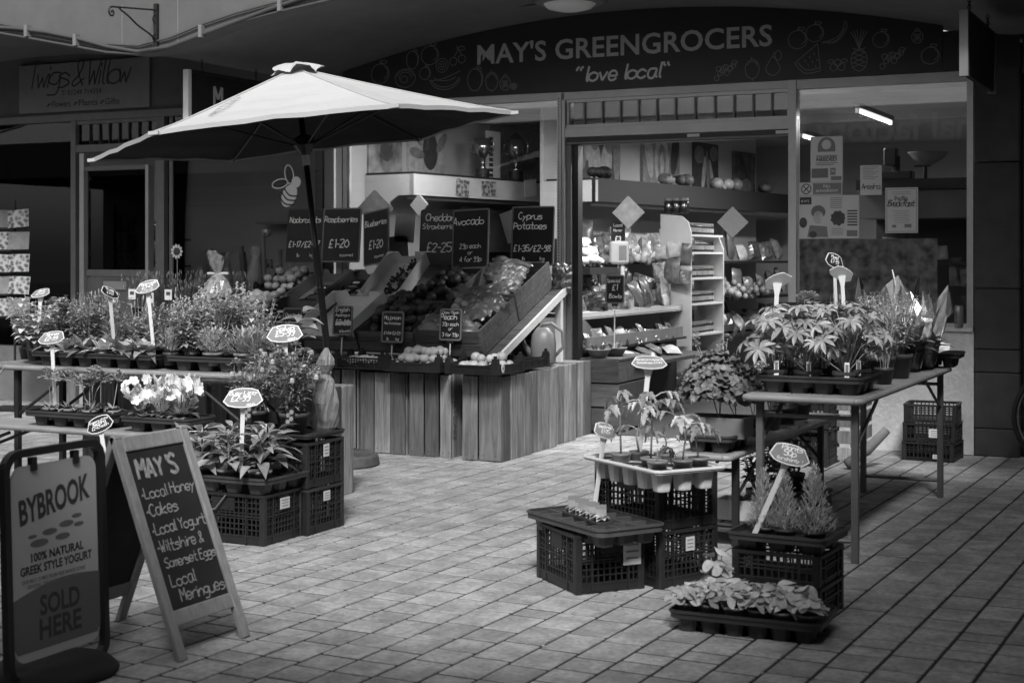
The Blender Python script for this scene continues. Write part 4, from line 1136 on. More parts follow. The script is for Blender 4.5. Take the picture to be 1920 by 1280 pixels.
canvas('canvas print of a pale petalled coneflower behind the left window', u1, 2.55, 2.18, 1.0, .62, 'pr_mid', [(-.05 + .34 * math.sin(R(a)), -.05 - .30 * math.cos(R(a)) * .6, .055, .26, a, 'pr_hi') for a in (-75, -55, -36, -18, 0, 18, 36, 55, 75)] + [(-.05, .12, .15, .17, 0, 'pr_lo')])
canvas('canvas print of a dark sunflower behind the left window', u1, .95, 2.18, .62, .6, 'pr_hi', [(.05, -.05, .2, .3, 0, 'pr_lo'), (-.28, .2, .08, .2, 30, 'pr_mid'), (-.3, -.1, .08, .2, 80, 'pr_mid'), (.35, .1, .08, .2, -40, 'pr_mid')])
canvas('canvas print of leaves at the left end of the left window', u1, .28, 2.18, .5, .56, 'print_flower', [(0, -.1, .15, .2, 30, 'pr_lo'), (.1, .25, .16, .12, 0, 'pr_hi')])
# silver cups on the left shelf
def cup(label, x, y, z, s):
    t = thing('trophy_cup', label, 'trophy', (x, y, z), 0, 'silver cups on the shelf')
    mb = MB(); mb.lathe([(.05, 0), (.05, .07)], 16); mb.build('plinth', 'frame_black', t)
    mb = MB(); mb.lathe([(.035, .07), (.012, .09), (.012, .14), (.03, .16), (.055, .20), (.062, .29), (.058, .29), (.05, .2)], 18); mb.build('bowl', 'metal_cup', t, smooth=True)
    for q in (-1, 1):
        mb = MB(); mb.tube([(q * .058, 0, .27), (q * .095, 0, .26), (q * .09, 0, .2), (q * .05, 0, .18)], .005, 6); mb.build('handle', 'metal_cup', t, smooth=True)
    t.scale = (s, s, s)
pA = u1.matrix_basis @ Vector((-.2, 1.35, 2.19)); pB = u1.matrix_basis @ Vector((-.2, 1.95, 2.19))
cup('silver cup with ribbon nearer the sunflower print', pA.x, pA.y, pA.z, 1.35)
cup('silver cup beside the coneflower print', pB.x, pB.y, pB.z, 1.45)
fr_ = thing('price_chart', 'tall framed chart standing between the two silver cups', 'chart', u1.matrix_basis @ Vector((-.3, 1.68, 2.18)), R(-7))
mb = MB(); mb.box(0, 0, 0, .02, .24, .5); mb.build('board', 'white', fr_)
for k in range(8):
    mb = MB(); mb.box(.0115, -.05, .04 + k * .052, .002, .07, .035); mb.build('picture', 'pr_lo', fr_)
# notes pinned on the white valance
for k, (y, w, h, m, lb) in enumerate(((.75, .2, .16, 'card_art', 'small photo card stuck on the white valance'), (1.2, .24, .14, 'card_art', 'printed voucher stuck on the white valance'), (1.95, .22, .17, 'paper', 'bundle of notes hanging on the white valance'))):
    mb = MB(); mb.box(0, 0, 0, .006, w, h)
    tag(mb.build('pinned_note', m, None, u1.matrix_basis @ Vector((-.02, y, 1.99 + .02 * k)), (R(6 * (k - 1)), 0, R(-7))), lb, 'note')
# paper bags hung by one corner
def paper_bags(label, x, y, z, s, rz, m='paper_bag'):
    t = thing('paper_bag_bundle', label, 'paper bags', (x, y, z), 0, 'paper bags hung by a corner', (0, R(45), rz))
    for k in range(5):
        mb = MB(); mb.box(0, 0, 0, s, .0015, s); mb.build('bag', m, t, (-s / 2, -.004 * k, -s / 2), (rng.uniform(-.02, .02), rng.uniform(-.05, .05), rng.uniform(-.03, .03)))
    return t
paper_bags('large brown paper bags hung diamond-wise behind the left window', -6.87, .25, 1.77, .23, R(18))
paper_bags('smaller white papers hung behind the strawberry board', -6.52, .35, 1.83, .14, R(-10), 'paper')
paper_bags('pale paper bags hung diamond-wise near the till scale', -4.99, 1.55, 1.75, .21, R(10))
paper_bags('grey paper bags hung diamond-wise right of the jar rack', -4.38, 2.7, 1.68, .21, R(14), 'frame_grey')
# notes behind the left window glass
for k, (x, z, w, h, ro, lb) in enumerate(((-6.55, 1.55, .2, .24, 5, 'white notice taped inside the left window beside the strawberry board'), (-6.63, 1.42, .26, .18, -4, 'grey photo card inside the left window behind the grapes'), (-5.48, 1.55, .14, .26, -18, 'tilted leaflet taped inside the glass left of the Cyprus potato board'))):
    mb = MB(); mb.box(0, 0, 0, w, .003, h); tag(mb.build('taped_notice', 'paper', None, (x, .05, z), (0, R(ro), 0)), lb, 'notice')
# dark menu board with reflected lettering behind the left window
mb = MB(); mb.box(0, 0, 0, .02, 1.5, .45)
tag(mb.build('menu_board', 'board_grey', None, u1.matrix_basis @ Vector((-.32, 1.9, 1.47)), (0, 0, R(-7))), 'dark blank menu board inside the left window behind the strawberry sign', 'board')

# stepped counter inside the doorway
sc_ = thing('stepped_counter', 'stepped counter of packed vegetables along the left of the doorway', 'counter', (-4.93, .12, 0))
mb = MB(); mb.box(-.3, 1.45, .92, .6, 2.9, .035); mb.build('counter_top', 'shelf_white', sc_)
mb = MB(); mb.box(-.02, 1.45, .905, .03, 2.9, .05); mb.build('edge_strip', 'white_frame', sc_)
mb = MB(); mb.box(-.04, 1.2, .0, .02, 2.4, .66); mb.box(.02, 1.2, .64, .10, 2.4, .02); mb.build('front_panel', 'shelf_dark', sc_)
mb = MB(); mb.box(.06, 1.15, .66, .02, 2.3, .1, TR(0, 0, 0)); mb.build('shelf_lip', 'inner_dark', sc_)
mb = MB(); mb.box(.2, 1.3, .50, .36, 2.0, .03); mb.build('low_shelf', 'wood_dark', sc_)
q = random.Random(11)
pk = [None] * 4
def packet_mesh(k, w, h, d):
    mb = MB(); vs = []; nx, ny = 5, 6
    for s in (1, -1):
        for j in range(ny + 1):
            for i in range(nx + 1):
                u, v = i / nx * 2 - 1, j / ny * 2 - 1
                e = (1 - u ** 4) * (1 - v ** 6)
                vs.append((u * w / 2, s * d / 2 * e * (1 + .2 * math.sin(4 * u + 3 * v + k)), v * h / 2 + h / 2))
    A = (nx + 1) * (ny + 1); fs = []
    for s in (0, 1):
        for j in range(ny):
            for i in range(nx):
                a = s * A + j * (nx + 1) + i; f = (a, a + 1, a + nx + 2, a + nx + 1); fs.append(f[::-1] if s == 0 else f)
    mb.add(vs, fs)
    return mb.mesh('packet', ('packet', 'film_light', 'film_bag', 'packet', 'wrapped_green', 'packet_dark', 'pr_hi', 'packet_dark')[k], k % 2 == 0)
mat('packet_dark', .05, .25, var=.8, scale=24, rnd=.5, spec=.8)
PK = [packet_mesh(0, .13, .2, .05), packet_mesh(1, .14, .18, .07), packet_mesh(2, .12, .22, .06), packet_mesh(3, .16, .16, .06), packet_mesh(4, .15, .19, .08), packet_mesh(5, .11, .17, .05), packet_mesh(6, .12, .14, .06), packet_mesh(7, .15, .22, .06)]
def packet(label, group, loc, rot, k=None, s=1.0, cat='packet', name='food_packet'):
    kk = q.randrange(8) if (k is None or q.random() < .6) else k
    loc = (loc[0], loc[1] + q.uniform(-.04, .04), loc[2])
    o = put(PK[kk], name, None, loc, (rot[0] + q.uniform(-.2, .15), rot[1] + q.uniform(-.15, .15), rot[2] + q.uniform(-.5, .5)), (s * q.uniform(.75, 1.15), s, s * q.uniform(.75, 1.15))); tag(o, label, cat, group); return o
for k in range(9): packet('bag of salad leaning on the counter top inside the doorway', 'packets on the doorway counter', (-5.02 - .06 * (k % 2), .25 + k * .27, .957), (R(-15), q.uniform(-.2, .2), R(60) + q.uniform(-.4, .4)), s=q.uniform(.9, 1.3))
for k in range(8): packet('bag of nuts leaning on the counter top behind the salad', 'packets at the back of the doorway counter', (-5.22, .3 + k * .3, .957), (R(-8), q.uniform(-.2, .2), R(70) + q.uniform(-.3, .3)), s=q.uniform(1.1, 1.5))
for k in range(12): packet('packet of greens on the shelf below the counter edge', 'packets on the lower shelf', (-4.90 + .02 * (k % 2), .25 + k * .18, .665), (R(-28), q.uniform(-.4, .4), R(75) + q.uniform(-.3, .3)), k % 3, s=q.uniform(.8, 1.05))
for k in range(7): packet('bundle of herbs heaped on the lowest shelf', 'herb bundles on the lowest shelf', (-4.72 + .04 * (k % 2), .5 + k * .24, .55), (R(-70), q.uniform(-.3, .3), R(80) + q.uniform(-.4, .4)), 2, s=1.1)
# till scale
ts = thing('weighing_scale', 'pale shop scale with a display head on a post beyond the doorway', 'scale', (-5.17, 1.45, .955), R(12))
mb = MB(); mb.bev(0, 0, 0, .32, .3, .09, .01); mb.build('body', 'scale_white', ts)
mb = MB(); mb.box(0, -.0, .1, .34, .28, .012); mb.build('pan', 'silver', ts)
mb = MB(); mb.tube([(.06, .1, .09), (.06, .1, .42)], .018, 8); mb.build('post', 'white_frame', ts)
mb = MB(); mb.bev(.03, .1, .40, .17, .09, .21, .02); hd = mb.build('display_head', 'scale_white', ts)
mb = MB(); mb.box(.07, .053, .44, .07, .004, .13); mb.build('screen', 'frame_grey', hd)
# mushrooms heap
for k in range(14):
    mb = MB(); r_ = q.uniform(.045, .075)
    mb.lathe([(r_ * .35, 0), (r_ * .35, r_ * .5), (r_, r_ * .6), (r_ * .9, r_ * 1.1), (r_ * .5, r_ * 1.4), (.005, r_ * 1.5)], 12)
    tag(mb.build('mushroom', 'mushroom', None, (-5.19 - .05 * (k % 3), .72 + .07 * (k // 2), 1.34 + .075 * (k % 3)), (q.uniform(-.4, .4), q.uniform(-.4, .4), 0), True), 'large white mushroom in the heap inside the doorway', 'mushroom', 'white mushrooms inside the doorway')
mb = MB(); mb.box(0, 0, 0, .36, .62, .06); mb.box(-.12, 0, .06, .12, .6, .25); tag(mb.build('display_step', 'shelf_dark', None, (-5.25, .98, 1.27)), 'dark step carrying the white mushrooms inside the doorway', 'display step')
# leafy bags on unit 2
for k in range(9):
    p = u2.matrix_basis @ Vector((-.30, .25 + .25 * k, 1.39))
    packet('cellophane bag of greens on the dark wall shelving', 'greens on the dark shelving', p, (R(-10), 0, R(70)), 1, 1.7)
for k in range(16):
    p = u2.matrix_basis @ Vector((-.2, 2.3 + .17 * k, (1.39, .99)[k % 2]))
    packet('bunch of vegetables on the far end of the dark shelving', 'vegetables on the far shelving', p, (R(-14), 0, R(70)), q.choice((0, 2)), 1.5)
for k in range(11):
    p = u2.matrix_basis @ Vector((-.12, 2.6 + .22 * k, .60))
    packet('bunch of leeks and stalks low on the dark shelving', 'stalks low on the far shelving', p, (R(-40), 0, R(70)), 1, 1.7)
# soft toy vegetables on top of the shelf
for k, (y, lb) in enumerate(((.25, 'dark round ornament with a leaf on top of the dark shelf'), (1.62, 'pale onion-shaped ornament on top of the dark shelf'), (2.0, 'cluster of ornaments in front of the cabbage print'), (2.9, 'garlic-like ornament in front of the parsnip print'), (3.25, 'pale mushroom ornament left of the parsnip print'), (4.05, 'leafy ornament near the end of the dark shelf'))):
    mb = MB(); r_ = .09
    for j in range(3): mb.ball((q.uniform(-.05, .05), q.uniform(-.14, .14), r_ * .7), r_ * q.uniform(.6, 1.0), 9, 6, (1, 1.1, .8))
    for j in range(9): mb.leaf((0, q.uniform(-.12, .12), r_ * .9), (q.uniform(-.4, 1.0), q.uniform(-1, 1), q.uniform(-.2, .8)), q.uniform(.06, .13), .05, .5)
    tag(mb.build('shelf_ornament', ('shelf_dark', 'pr_mid', 'leaf_dark', 'pr_mid', 'leaf_dark', 'leaf_dark')[k], None, u2.matrix_basis @ Vector((-.12, y, 2.16)), (0, 0, 0), True), lb, 'ornament')
# jar rack
jr = thing('jar_rack', 'white rack of preserve jars with a rounded end panel', 'rack', (-4.85, 2.62, 0), R(-3))
mb = MB(); mb.prism([(-.32, 0), (0, 0), (0, 1.66), (-.03, 1.76), (-.10, 1.82), (-.32, 1.84)], -.02, 0, Matrix.Rotation(R(90), 4, 'X')); mb.build('end_panel', 'shelf_white', jr)
mb = MB(); mb.prism([(-.32, 0), (0, 0), (0, 1.5), (-.05, 1.62), (-.32, 1.66)], -.02, 0, TR(0, .85, 0) @ Matrix.Rotation(R(90), 4, 'X')); mb.build('end_panel', 'shelf_white', jr)
for z in (.35, .65, .95, 1.2, 1.45, 1.62):
    mb = MB(); mb.box(-.15, .43, z, .3, .82, .02); mb.build('shelf', 'shelf_white', jr)
jm = MB(); jm.lathe([(.034, 0), (.036, .01), (.036, .085), (.030, .095)], 12); me_jar = jm.mesh('glass_body', 'jar', True)
jl = MB(); jl.lathe([(.033, .095), (.033, .115)], 12); me_lid = jl.mesh('lid', 'frame_grey')
jb = MB(); jb.lathe([(.0365, .025), (.0365, .065)], 12, cap0=False, cap1=False); me_lab = jb.mesh('jar_label', 'pr_mid')
for z in (.37, .67, .97, 1.22, 1.47, 1.64):
    for k in range(9):
        t = thing('preserve_jar', 'dark preserve jar on the white jar rack', 'jar', (-4.89 + .06 * 0 - .002 * k, 2.70 + .082 * k, z), 0, 'jars on the jar rack')
        put(me_jar, 'glass_body', t); put(me_lid, 'lid', t); put(me_lab, 'jar_label', t)
for k in range(5):
    t = thing('preserve_jar', 'dark preserve jar standing on top of the white rack', 'jar', (-5.1 + .08 * (k % 3), 2.68 + .08 * (k // 3), 1.845), 0, 'jars on top of the rack')
    put(me_jar, 'glass_body', t, scale=1.3); put(me_lid, 'lid', t, scale=1.3)
# packets hooked on the end panel
for k, (x, z, s) in enumerate(((-5.14, 1.50, 1.15), (-5.0, 1.52, 1.1), (-4.9, 1.45, .95), (-5.15, 1.28, 1.1), (-5.02, 1.26, 1.2), (-4.9, 1.24, .9), (-5.1, 1.06, 1.2))):
    packet('shiny sweet packet hooked on the white end panel', 'packets hooked on the rack end', (x, 2.56, z - .1), (0, 0, q.uniform(-.2, .2)), k % 4, s)
# honey board and crates near the door
price_board('small black honey price board inside the doorway', .13, .25, [('Local', 0, .72, .028), ('Honey', 0, .54, .028), (P_ + '3', 0, .2, .04)], (-5.2, 1.62, 1.52), (0, 0, R(8)), 'frame_black', stake=.2)
for k, (x, y, lb) in enumerate(((-4.72, .16, 'upturned plank crate below the bowls at the doorway'), )):
    t = thing('wooden_crate', lb, 'crate', (x, y, 0), R(2))
    for j in range(3):
        mb = MB(); mb.bev(0, 0, .02 + j * .195, .012, .74, .18, .003); mb.build('plank', 'wood_dark', t, (.16, .25, 0))
        mb = MB(); mb.bev(0, 0, .02 + j * .195, .34, .012, .18, .003); mb.build('plank', 'wood_dark', t, (0, -.13, 0))
    mb = MB(); mb.box(0, .25, .585, .34, .74, .015); mb.build('top_board', 'wood_dark', t)
def bowl(label, x, y, z, r):
    t = thing('terracotta_bowl', label, 'bowl', (x, y, z), 0, 'bowls at the doorway')
    mb = MB(); mb.lathe([(r * .6, 0), (r * .95, r * .62), (r * 1.02, r * .64), (r * 1.02, r * .7), (r * .9, r * .7), (r * .58, .01)], 22, cap1=False); mb.build('bowl_body', 'pot', t, smooth=True)
    mb = MB()
    for j in range(16):
        a = rng.uniform(0, 6.28); mb.leaf((r * .4 * math.cos(a), r * .4 * math.sin(a), r * .5), (math.cos(a) * .5, math.sin(a) * .5, 1), r * .9, r * .25, .2)
    mb.build('plants', 'leaf_dark', t)
bowl('low bowl planter at the front edge of the doorway crate', -4.76, .12, .602, .10)
bowl('low bowl planter with spiky plants behind the front bowl', -4.72, .38, .602, .10)

# ================================================================= posters on the right window
def poster(label, x0, x1, z0, z1, m, y=.012):
    t = thing('window_poster', label, 'poster', (x0, y, z0))
    mb = MB(); mb.bb(0, x1 - x0, 0, .002, 0, z1 - z0); mb.build('sheet', m, t)
    return t, x1 - x0, z1 - z0
def rule(t, x, z, w, h, m='ink_grey', dy=0.0):
    mb = MB(); mb.bb(x, x + w, -.0016 - dy, -.0008 - dy, z, z + h); return mb.build('printed_line', m, t)
t, w, h = poster('volunteers needed poster, topmost on the right window', -2.977, -2.734, 1.985, 2.325, 'paper')
mb = MB(); mb.prism(circ(0, 0, .066, .07, 0, 180, 18) + [(-.066, -.04), (.066, -.04)], 0, .0008); mb.build('printed_badge', 'ink_grey', t, (w / 2, -.001, h * .78), FACE)
mb = MB(); mb.prism(circ(0, 0, .036, .036, k=18)[:-1], 0, .0004); mb.build('printed_plate', 'paper', t, (w / 2, -.0022, h * .82), FACE)
typed('lettering', 'VOLUNTEERS', 'ink', t, (.045, -.0015, h * .535), .155, .018, bold=.02)
typed('lettering', 'NEEDED', 'ink', t, (.045, -.0015, h * .455), .155, .026, bold=.03)
for k in range(2): rule(t, .04, h * (.405 - .04 * k), .165 - .03 * k, .006)
rule(t, .008, h * .09, .125, .07, 'frame_grey'); rule(t, .15, h * .15, .04, .052, 'ink_grey'); rule(t, .155, h * .03, .08, .03, 'ink_grey')
typed('lettering', '26', 'paper', t, (.156, -.0022, h * .21), .028, .02, bold=.03)
t, w, h = poster('no smoking sign below the volunteers poster', -3.068, -2.738, 1.886, 1.982, 'paper')
rule(t, .11, .006, .215, .084, 'ink_grey')
typed('lettering', 'No', 'paper', t, (.19, -.0022, .054), .05, .026, bold=.02)
typed('lettering', 'smoking', 'paper', t, (.13, -.0022, .014), .17, .034, bold=.02)
mb = MB(); ribbon(mb, circ(0, 0, .036, .036, k=24), .007, 0); ribbon(mb, [(-.026, .026), (.026, -.026)], .007, .0002); ribbon(mb, [(-.02, -.02), (.02, .02)], .008, .0004); mb.build('no_smoking_symbol', 'ink', t, (.058, -.0015, .048), FACE)
t, w, h = poster('two-page advert sheet below the no smoking sign', -3.068, -2.612, 1.56, 1.882, 'paper')
rule(t, .008, h - .065, .09, .055, 'ink'); typed('lettering', "M AY'S", 'paper', t, (.02, -.0022, h - .05), .06, .02, bold=.02)
mb = MB(); mb.prism(circ(0, 0, .055, .05, k=20)[:-1], 0, .0006); mb.build('printed_hat', 'frame_grey', t, (.15, -.001, h * .62), FACE)
mb = MB(); mb.prism(circ(0, 0, .038, .048, k=20)[:-1], 0, .0005); mb.build('printed_face', 'pr_hi', t, (.15, -.002, h * .49), FACE)
mb = MB(); mb.prism([(-.08, 0), (.08, 0), (.07, .08), (-.06, .09)], 0, .0006); mb.build('printed_coat', 'ink_grey', t, (.145, -.001, .01), FACE)
mb = MB(); mb.prism([((.055 + .006 * math.sin(k * 4)) * math.cos(k * PI / 12), (.055 + .006 * math.sin(k * 4)) * math.sin(k * PI / 12)) for k in range(24)], 0, .0006); mb.build('printed_plate', 'pr_lo', t, (.30, -.001, h * .47), FACE)
for k in range(6): rule(t, .24, h * (.93 - .045 * k), .09, .005)
for k in range(6): rule(t, .37, h * (.62 - .065 * k), .075, .010, 'ink')
for k in range(4): rule(t, .25, h * (.22 - .045 * k), .09, .004)
rule(t, .365, .015, .08, .045, 'ink_grey')
for zz in (.12, .03):
    mb = MB(); mb.prism(circ(0, 0, .03, .04 if zz > .1 else .025, k=14)[:-1], 0, .0006); mb.build('printed_photo', 'pr_lo', t, (.035 if zz > .1 else .11, -.0017, zz), FACE)
t, w, h = poster('narrow white notice with jagged handwritten-style name', -2.602, -2.444, 1.88, 2.10, 'paper')
for k in range(8): rule(t, .02, h * (.93 - .055 * k), .115 - .02 * (k % 3), .003)
mb = MB(); write(mb, 'Aresha', 0, 0, .04, .005, 0, None, 'c', .2, .75); mb.build('lettering', 'ink', t, (w / 2, -.0015, h * .2), FACE)
t, w, h = poster('big breakfast invitation in pale border, rightmost poster', -2.417, -2.18, 1.597, 1.93, 'paper')
mb = MB(); mb.ring(rrect(w - .02, h - .02, .004, 2), rrect(w - .026, h - .026, .003, 2), 0, .0005); mb.build('printed_border', 'frame_grey', t, (w / 2, -.001, h / 2), FACE)
mb = MB(); write(mb, 'The Big', 0, 0, .030, .004, .2, None, 'c', .1, .7); mb.build('lettering', 'ink', t, (w / 2 - .01, -.0015, h * .72), FACE)
mb = MB(); write(mb, 'Breakfast', 0, 0, .044, .006, .2, None, 'c', .1, .62); mb.build('lettering', 'ink', t, (w / 2 - .005, -.0015, h * .59), FACE)
for k in range(6): rule(t, .06 + .01 * (k % 2), h * (.48 - .05 * k), w - .12 - .02 * (k % 2), .003)
for k in range(2): rule(t, .05, h * (.90 - .04 * k), w - .1, .003)
rule(t, .05, .04, .03, .02, 'ink_grey'); rule(t, .14, .04, .05, .025, 'ink_grey')
t, w, h = poster('large faded vegetable photo panel low in the right window', -3.068, -2.045, .92, 1.556, 'print_panel', .03)
mb = MB(); mb.tube([(.9, -.012, .0), (.9, -.012, .01)], .01, 6); 
for k in range(5):
    mb = MB(); mb.prism(circ(0, 0, .05 + .03 * (k % 2), .05 + .02 * (k % 3), k=16)[:-1], 0, .0007); mb.build('printed_shape', ('pr_hi', 'pr_mid')[k % 2], t, (.15 + .19 * k, -.0012, .12 + .1 * ((k * 2) % 4)), FACE)
# old scale and shelf seen through the right window
os_ = thing('antique_scale', 'old iron scale with a shallow pan high inside the right window', 'scale', (-2.35, .55, 2.02))
mb = MB(); mb.bev(-.1, 0, 0, .26, .14, .06, .01); mb.tube([(-.1, 0, .06), (-.1, 0, .18)], .03, 8); mb.bev(-.14, 0, .1, .1, .1, .14, .01); mb.build('body', 'iron', os_)
mb = MB(); mb.tube([(.12, 0, .0), (.12, 0, .1)], .015, 8); mb.box(.1, 0, .09, .12, .02, .015); mb.build('beam', 'iron', os_)
mb = MB(); mb.lathe([(.04, .11), (.11, .15), (.15, .195), (.155, .2), (.14, .195), (.04, .12)], 22, TR(.14, 0, 0)); mb.build('pan', 'frame_grey', os_, smooth=True)
ws = thing('window_cabinet', 'dark cabinet top crossing behind the right window posters', 'cabinet', (-2.3, .7, 0))
mb = MB(); mb.bb(-.45, .6, -.2, .3, 1.94, 2.02); mb.build('top_board', 'shelf_dark', ws)
mb = MB(); mb.bb(-.43, .58, -.15, .3, 1.72, 1.935); mb.build('valance', 'inner_dark', ws)
mb = MB(); mb.bb(-.4, .58, .28, .32, .9, 1.72); mb.build('back_panel', 'shelf_dark', ws)
mb = MB(); mb.bb(-.4, .58, -.1, .3, 1.36, 1.385); mb.build('shelf', 'shelf_dark', ws)
for k in range(10): packet('bagged bulbs hanging inside the right window cabinet', 'bags in the right window', (-2.62 + .1 * k, .62, 1.40 if k < 6 else 1.2), (0, 0, q.uniform(-.3, .3)), k % 4, .9)
cn = thing('drink_can', 'slim printed can on the outer sill at the right window corner', 'can', (-1.885, -.02, .912))
mb = MB(); mb.lathe([(.028, 0), (.032, .006), (.032, .15), (.027, .16)], 16); mb.build('can_body', 'tin', cn, smooth=True)
typed('lettering', 'BOOST', 'ink', cn, (-.005, -.0335, .03), .09, .018, rot=Euler((R(90), R(-90), 0)), bold=.03)

# fuller shelves
for k in range(20): packet('mixed packet crowding the doorway counter', 'packets crowding the doorway counter', (-5.0 - .1 * (k % 4), .2 + k * .135, .957), (R(-10), 0, R(65)), None, q.uniform(.7, 1.1))
for k in range(10): packet('printed packet on a hook rail above the doorway counter', 'packets on the hook rail', (-5.32, .35 + .2 * k, 1.12), (0, 0, R(75)), None, 1.0)
for k in range(12): packet('second row packet on the lower doorway shelf', 'second row on the lower shelf', (-4.86, .3 + .17 * k, .665), (R(-45), 0, R(80)), None, .8)
for k, (y, z, m) in enumerate(((.5, .98, 'mushroom'), (1.1, .98, 'wrapped_green'), (1.7, .98, 'potato'), (2.4, .98, 'wrapped_green'), (3.1, .98, 'orange'), (.6, 1.38, 'potato'), (1.3, 1.38, 'mushroom'), (3.8, .98, 'wrapped_green'))):
    mb = MB()
    for j in range(38): mb.ball((q.gauss(0, .08), q.gauss(0, .15), abs(q.gauss(.05, .05))), q.uniform(.03, .05), 7, 5)
    p = u2.matrix_basis @ Vector((-.15, y, z))
    stuff(tag(mb.build('vegetable_heap', m, None, p, (0, 0, 0), True), ('first', 'second', 'third', 'fourth', 'fifth', 'sixth', 'seventh', 'eighth')[k] + ' heap of loose vegetables along the dark shelving', 'vegetables'))

# ================================================================= tables, crates and trays for plants
def vent_crate(label, loc, rz, w, d, h, group=None, sticker=None, m='crate_plastic', cell=.026, diag=False):
    """plastic crate with lattice sides; local x is the width, y the depth"""
    t = thing('plastic_crate', label, 'crate', loc, rz, group)
    mb = MB(); mb.box(0, 0, .012, w - .02, d - .02, .008)
    mb.build('base', m, t)
    for ax, s in ((0, -1), (0, 1), (1, -1), (1, 1)):
        L = (w if ax == 0 else d) - .05
        mb = MB()
        z0, z1 = h * .18, h * .93
        mb.box(0, 0, .004, L, .008, h * .16)                          # solid foot band
        mb.box(0, 0, z0 - .006, L, .014, .008); mb.box(0, 0, h * .55, L, .014, .007); mb.box(0, 0, h - .016, L + .0, .018, .014)
        nv = max(3, int(L / cell)); nh = max(2, int((z1 - z0) / cell))
        for k in range(nv + 1):
            mb.box(-L / 2 + L * k / nv, 0, z0, .0065, .006, z1 - z0 + .01)
        for k in range(1, nh): mb.box(0, 0, z0 + (z1 - z0) * k / nh, L, .005, .006)
        if h > .2: mb.box(0, .0, h * .66, L * .3, .009, h * .26)        # plain patch for the label
        for q_ in (-.31, .31): mb.box(q_ * L, 0, .004, .009, .016, h - .02)
        mb.build('side_panel', m, t, (0, s * (d / 2 - .009), 0) if ax == 0 else (s * (w / 2 - .009), 0, 0), (0, 0, 0 if ax == 0 else R(90)))
    for sx in (-1, 1):
        for sy in (-1, 1):
            mb = MB(); mb.bev(0, 0, 0, .032, .032, h - .002, .004); mb.build('corner_post', m, t, (sx * (w / 2 - .016), sy * (d / 2 - .016), 0))
    mb = MB(); mb.ring(rrect(w + .008, d + .008, .018, 3), rrect(w - .018, d - .018, .010, 3), h - .014, h); mb.build('rim', m, t)
    for face, u, z, sw, sh in (sticker or ()):
        mb = MB(); mb.box(0, 0, 0, sw, .002, sh)
        if face == 'front': o = mb.build('label_sticker', 'paper', t, (u, -d / 2 - .004, z))
        else: o = mb.build('label_sticker', 'paper', t, (w / 2 + .004, u, z), (0, 0, R(90)))
        mb = MB()
        for k in range(3): mb.box(0, 0, sh * (.22 + .26 * k), sw * .7, .0006, sh * .07)
        mb.build('printed_line', 'ink_grey', o, (0, -.0016, 0))
    return t
def plant_tray(label, loc, rz, w, d, cols, rows, m='tray_plastic', group=None, h=.065, cup_h=.055, thin=.02, cups=True, r=.035, grid=False, cupk=.46):
    """moulded carrying tray: rim, deck with dark cell openings, cups hanging below. z of loc = underside of the cups"""
    t = thing('plant_tray', label, 'tray', loc, rz, group)
    mb = MB()
    mb.ring(rrect(w, d, r), rrect(w - .012, d - .012, r * .8), cup_h, cup_h + thin + .01)
    mb.ring(rrect(w + .012, d + .012, r + .006), rrect(w - .012, d - .012, r * .8), cup_h + thin + .0, cup_h + thin + .006)
    mb.build('rim', m, t)
    mb = MB(); mb.prism(rrect(w - .012, d - .012, r * .8), cup_h - .002, cup_h + .006); mb.build('deck', m, t)
    pw, pd = (w - .04) / cols, (d - .04) / rows
    if cups:
        cm = MB(); k = min(pw, pd) * cupk
        cm.lathe([(k * .75, 0), (k * .8, .006), (k, cup_h - .002)], 12, sq=4); me = cm.mesh('cup', m)
        for i in range(cols):
            for j in range(rows):
                if 0 < i < cols - 1 and 0 < j < rows - 1: continue
                put(me, 'cup', t, (-w / 2 + .02 + (i + .5) * pw, -d / 2 + .02 + (j + .5) * pd, 0))
    if grid:
        mb = MB()
        for i in range(1, cols): mb.box(-w / 2 + .02 + i * pw, 0, cup_h + .006, .012, d - .03, .022)
        for j in range(1, rows): mb.box(0, -d / 2 + .02 + j * pd, cup_h + .006, w - .03, .012, .0215)
        mb.build('cell_walls', m, t)
    om = MB(); k = min(pw, pd) * .44; om.prism(circ(0, 0, k, k, k=14)[:-1], 0, .002); me = om.mesh('cell_opening', 'soil')
    for i in range(cols):
        for j in range(rows): put(me, 'cell_opening', t, (-w / 2 + .02 + (i + .5) * pw, -d / 2 + .02 + (j + .5) * pd, cup_h + .0062))
    return t
